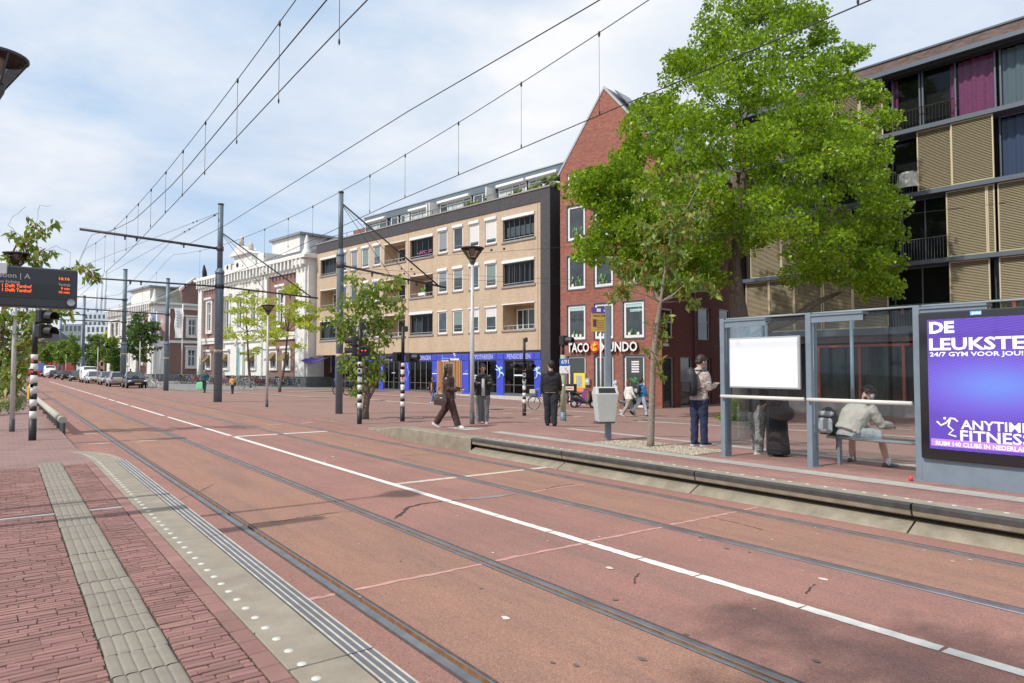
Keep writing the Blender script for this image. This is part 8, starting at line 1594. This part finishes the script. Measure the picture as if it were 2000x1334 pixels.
mb = MB(); mb.tube([(0, 0, 0), (0, 0, .04), (0, 0, .25), (0, 0, .38), (0, 0, .44)], [(.14, .10), (.17, .13), (.16, .12), (.12, .10), (.04, .04)], 14, ref=(0, 1, 0)); soft(mb.build('pack_body', M_BLK, o), .012, 2, .015, .08); part(o, 'front_pocket', cloth('light grey nylon', (.42, .43, .45)), lambda mb: mb.bbox(-.17, -.11, -.14, .12, .03, .27, .03)); part(o, 'top_flap', MATS['light grey nylon'], lambda mb: mb.bbox(-.13, .02, -.12, .12, .29, .38, .03)); part(o, 'logo_patch', M_LETW, lambda mb: mb.box(-.175, -.168, -.06, .04, .06, .10)); part(o, 'strap', M_BLK, lambda mb: mb.tube([(-.10, -.16, .05), (-.12, -.20, -.1), (-.1, -.18, -.22)], [(.02, .006)] * 3, 6))
# walkers
cream = cloth('white knit', (.70, .68, .64))
q = ground(1203, 803.5); m8, J = person('woman with headscarf and white blouse walking right before the taco shop', q, 1.62, R(10), 'tan', cream, None, WSHOE, 'scarf', cloth('pale scarf', (.52, .53, .58)), legs=((-24, 12), (20, 5)), arms=((5, 6, 20), (-8, 8, 15)), coat=.24, flare=.04, vox=.014)
q = ground(1229, 813.5); m9, J = person('woman with brown hair in white sweater and taupe trousers, middle of the walking trio', q, 1.72, R(20), 'fair', cream, cloth('taupe trousers', (.30, .27, .24)), WSHOE, 'bob', M_HAIRBR, legs=((24, 6), (-22, 14)), arms=((-10, 22, 18), (10, 18, 22)), coat=.10, flare=.03, bulky=1.15, wide_leg=1.25, vox=.013)
q = ground(1254, 813.5); m10, J = person('man in blue jacket and pale jeans walking right, last of the trio', q, 1.76, R(25), 'fair', cloth('blue jacket', (.03, .16, .36)), cloth('pale jeans', (.48, .55, .66)), (mat('brown boot', (.14, .05, .03), .6), BSHOE[1]), 'short', mat('dark hair', (.03, .02, .018), .6), legs=((-26, 22), (14, 2)), arms=((5, 10, 15), (8, 10, 25)), hood=True, coat=.05, bulky=1.15, wide_leg=1.1, vox=.013)
backpack(m10, J, 'grey topped black backpack on the man in the blue jacket', M_BLK, cloth('light grey nylon', (.42, .43, .45)), w=.16, h=.22, d=.09, lift=.02)
q = ground(845, 787); m11, J = person('person in long black coat and pink scarf walking by the timber door', q, 1.66, R(-115), 'tan', cloth('black coat', (.02, .021, .025)), cloth('blue jeans', (.09, .17, .35)), WSHOE, 'short', legs=((22, 4), (-16, 16)), arms=((10, 12, 60), (5, 10, 70)), coat=.24, flare=.05, bulky=1.15, vox=.014, inner=cloth('pink scarf', (.60, .20, .25)))
um = J['A'][1][2]; held('umbrella', 'folded dark umbrella held out by the person in the long black coat', 'umbrella', m11, [('folded_canopy', M_BLK, lambda mb: mb.tube([um, um + Vector((.25, -.25, -.06)), um + Vector((.5, -.5, .02))], [.02, .04, .01], 7)), ('handle', M_BLK, lambda mb: mb.tube([um + Vector((-.06, .06, 0)), um], .012, 5))])
q = ground(399, 767); m12, J = person('man in teal and black jacket walking towards us left of the thick pole', q, 1.80, R(-85), 'fair', cloth('teal jacket', (.03, .16, .20), col2=(.015, .02, .03), nscale=3), cloth('dark blue trousers', (.02, .03, .05)), BSHOE, 'short', M_HAIRBR, legs=((14, 4), (-14, 14)), arms=((6, 10, 20), (4, 8, 10)), coat=.08, bulky=1.2, vox=.018)
gb = J['A'][1][2] + Vector((.05, -.05, -.30)); held('shopping_bag', 'pale green shopping bag carried by the man in teal', 'bag', m12, [('bag_body', mat('pale green bag', (.25, .70, .38), .6), lambda mb: mb.bbox(gb.x - .06, gb.x + .06, gb.y - .26, gb.y + .20, gb.z - .30, gb.z + .22, .04)), ('handle', MATS['pale green bag'], lambda mb: mb.tube([(gb.x, gb.y - .1, gb.z + .2), (gb.x, gb.y, gb.z + .34), (gb.x, gb.y + .1, gb.z + .2)], .012, 5))])
q = ground(454, 769.5); m13, J = person('woman with dark hair in mustard yellow jacket right of the thick pole', q, 1.36, R(-95), 'tan', cloth('mustard jacket', (.62, .33, .10)), cloth('dark jeans', (.03, .035, .045)), BSHOE, 'bob', M_HAIRB, legs=((8, 2), (-6, 6)), arms=((4, 12, 20), (10, 12, 60)), coat=.10, bulky=1.3, vox=.018)
hb_ = J['A'][0][2]; held('handbag', 'black bag hanging at the side of the woman in mustard yellow', 'handbag', m13, [('bag_body', M_BLK, lambda mb: mb.bbox(hb_.x - .08, hb_.x + .08, hb_.y - .05, hb_.y + .16, hb_.z - .12, hb_.z + .22, .04)), ('handle', M_BLK, lambda mb: mb.tube([(hb_.x, hb_.y, hb_.z + .2), (hb_.x, hb_.y - .04, hb_.z + .5)], .012, 5))])
q = ground(254, 748); m14, J = person('person in dark blue jacket standing behind the black hatchback', q, 1.80, R(150), 'tan', cloth('dark blue jacket', (.02, .04, .14)), cloth('dark jeans', (.03, .035, .045)), BSHOE, 'short', coat=.1, bulky=1.3, vox=.025)

# turn the blended bodies and clothes into plain meshes
dg = bpy.context.evaluated_depsgraph_get(); new = []
for o in REM: new.append((o, bpy.data.meshes.new_from_object(o.evaluated_get(dg))))
for o, me in new:
    o.modifiers.clear(); me.name = o.name; o.data = me
    for p_ in me.polygons: p_.use_smooth = True
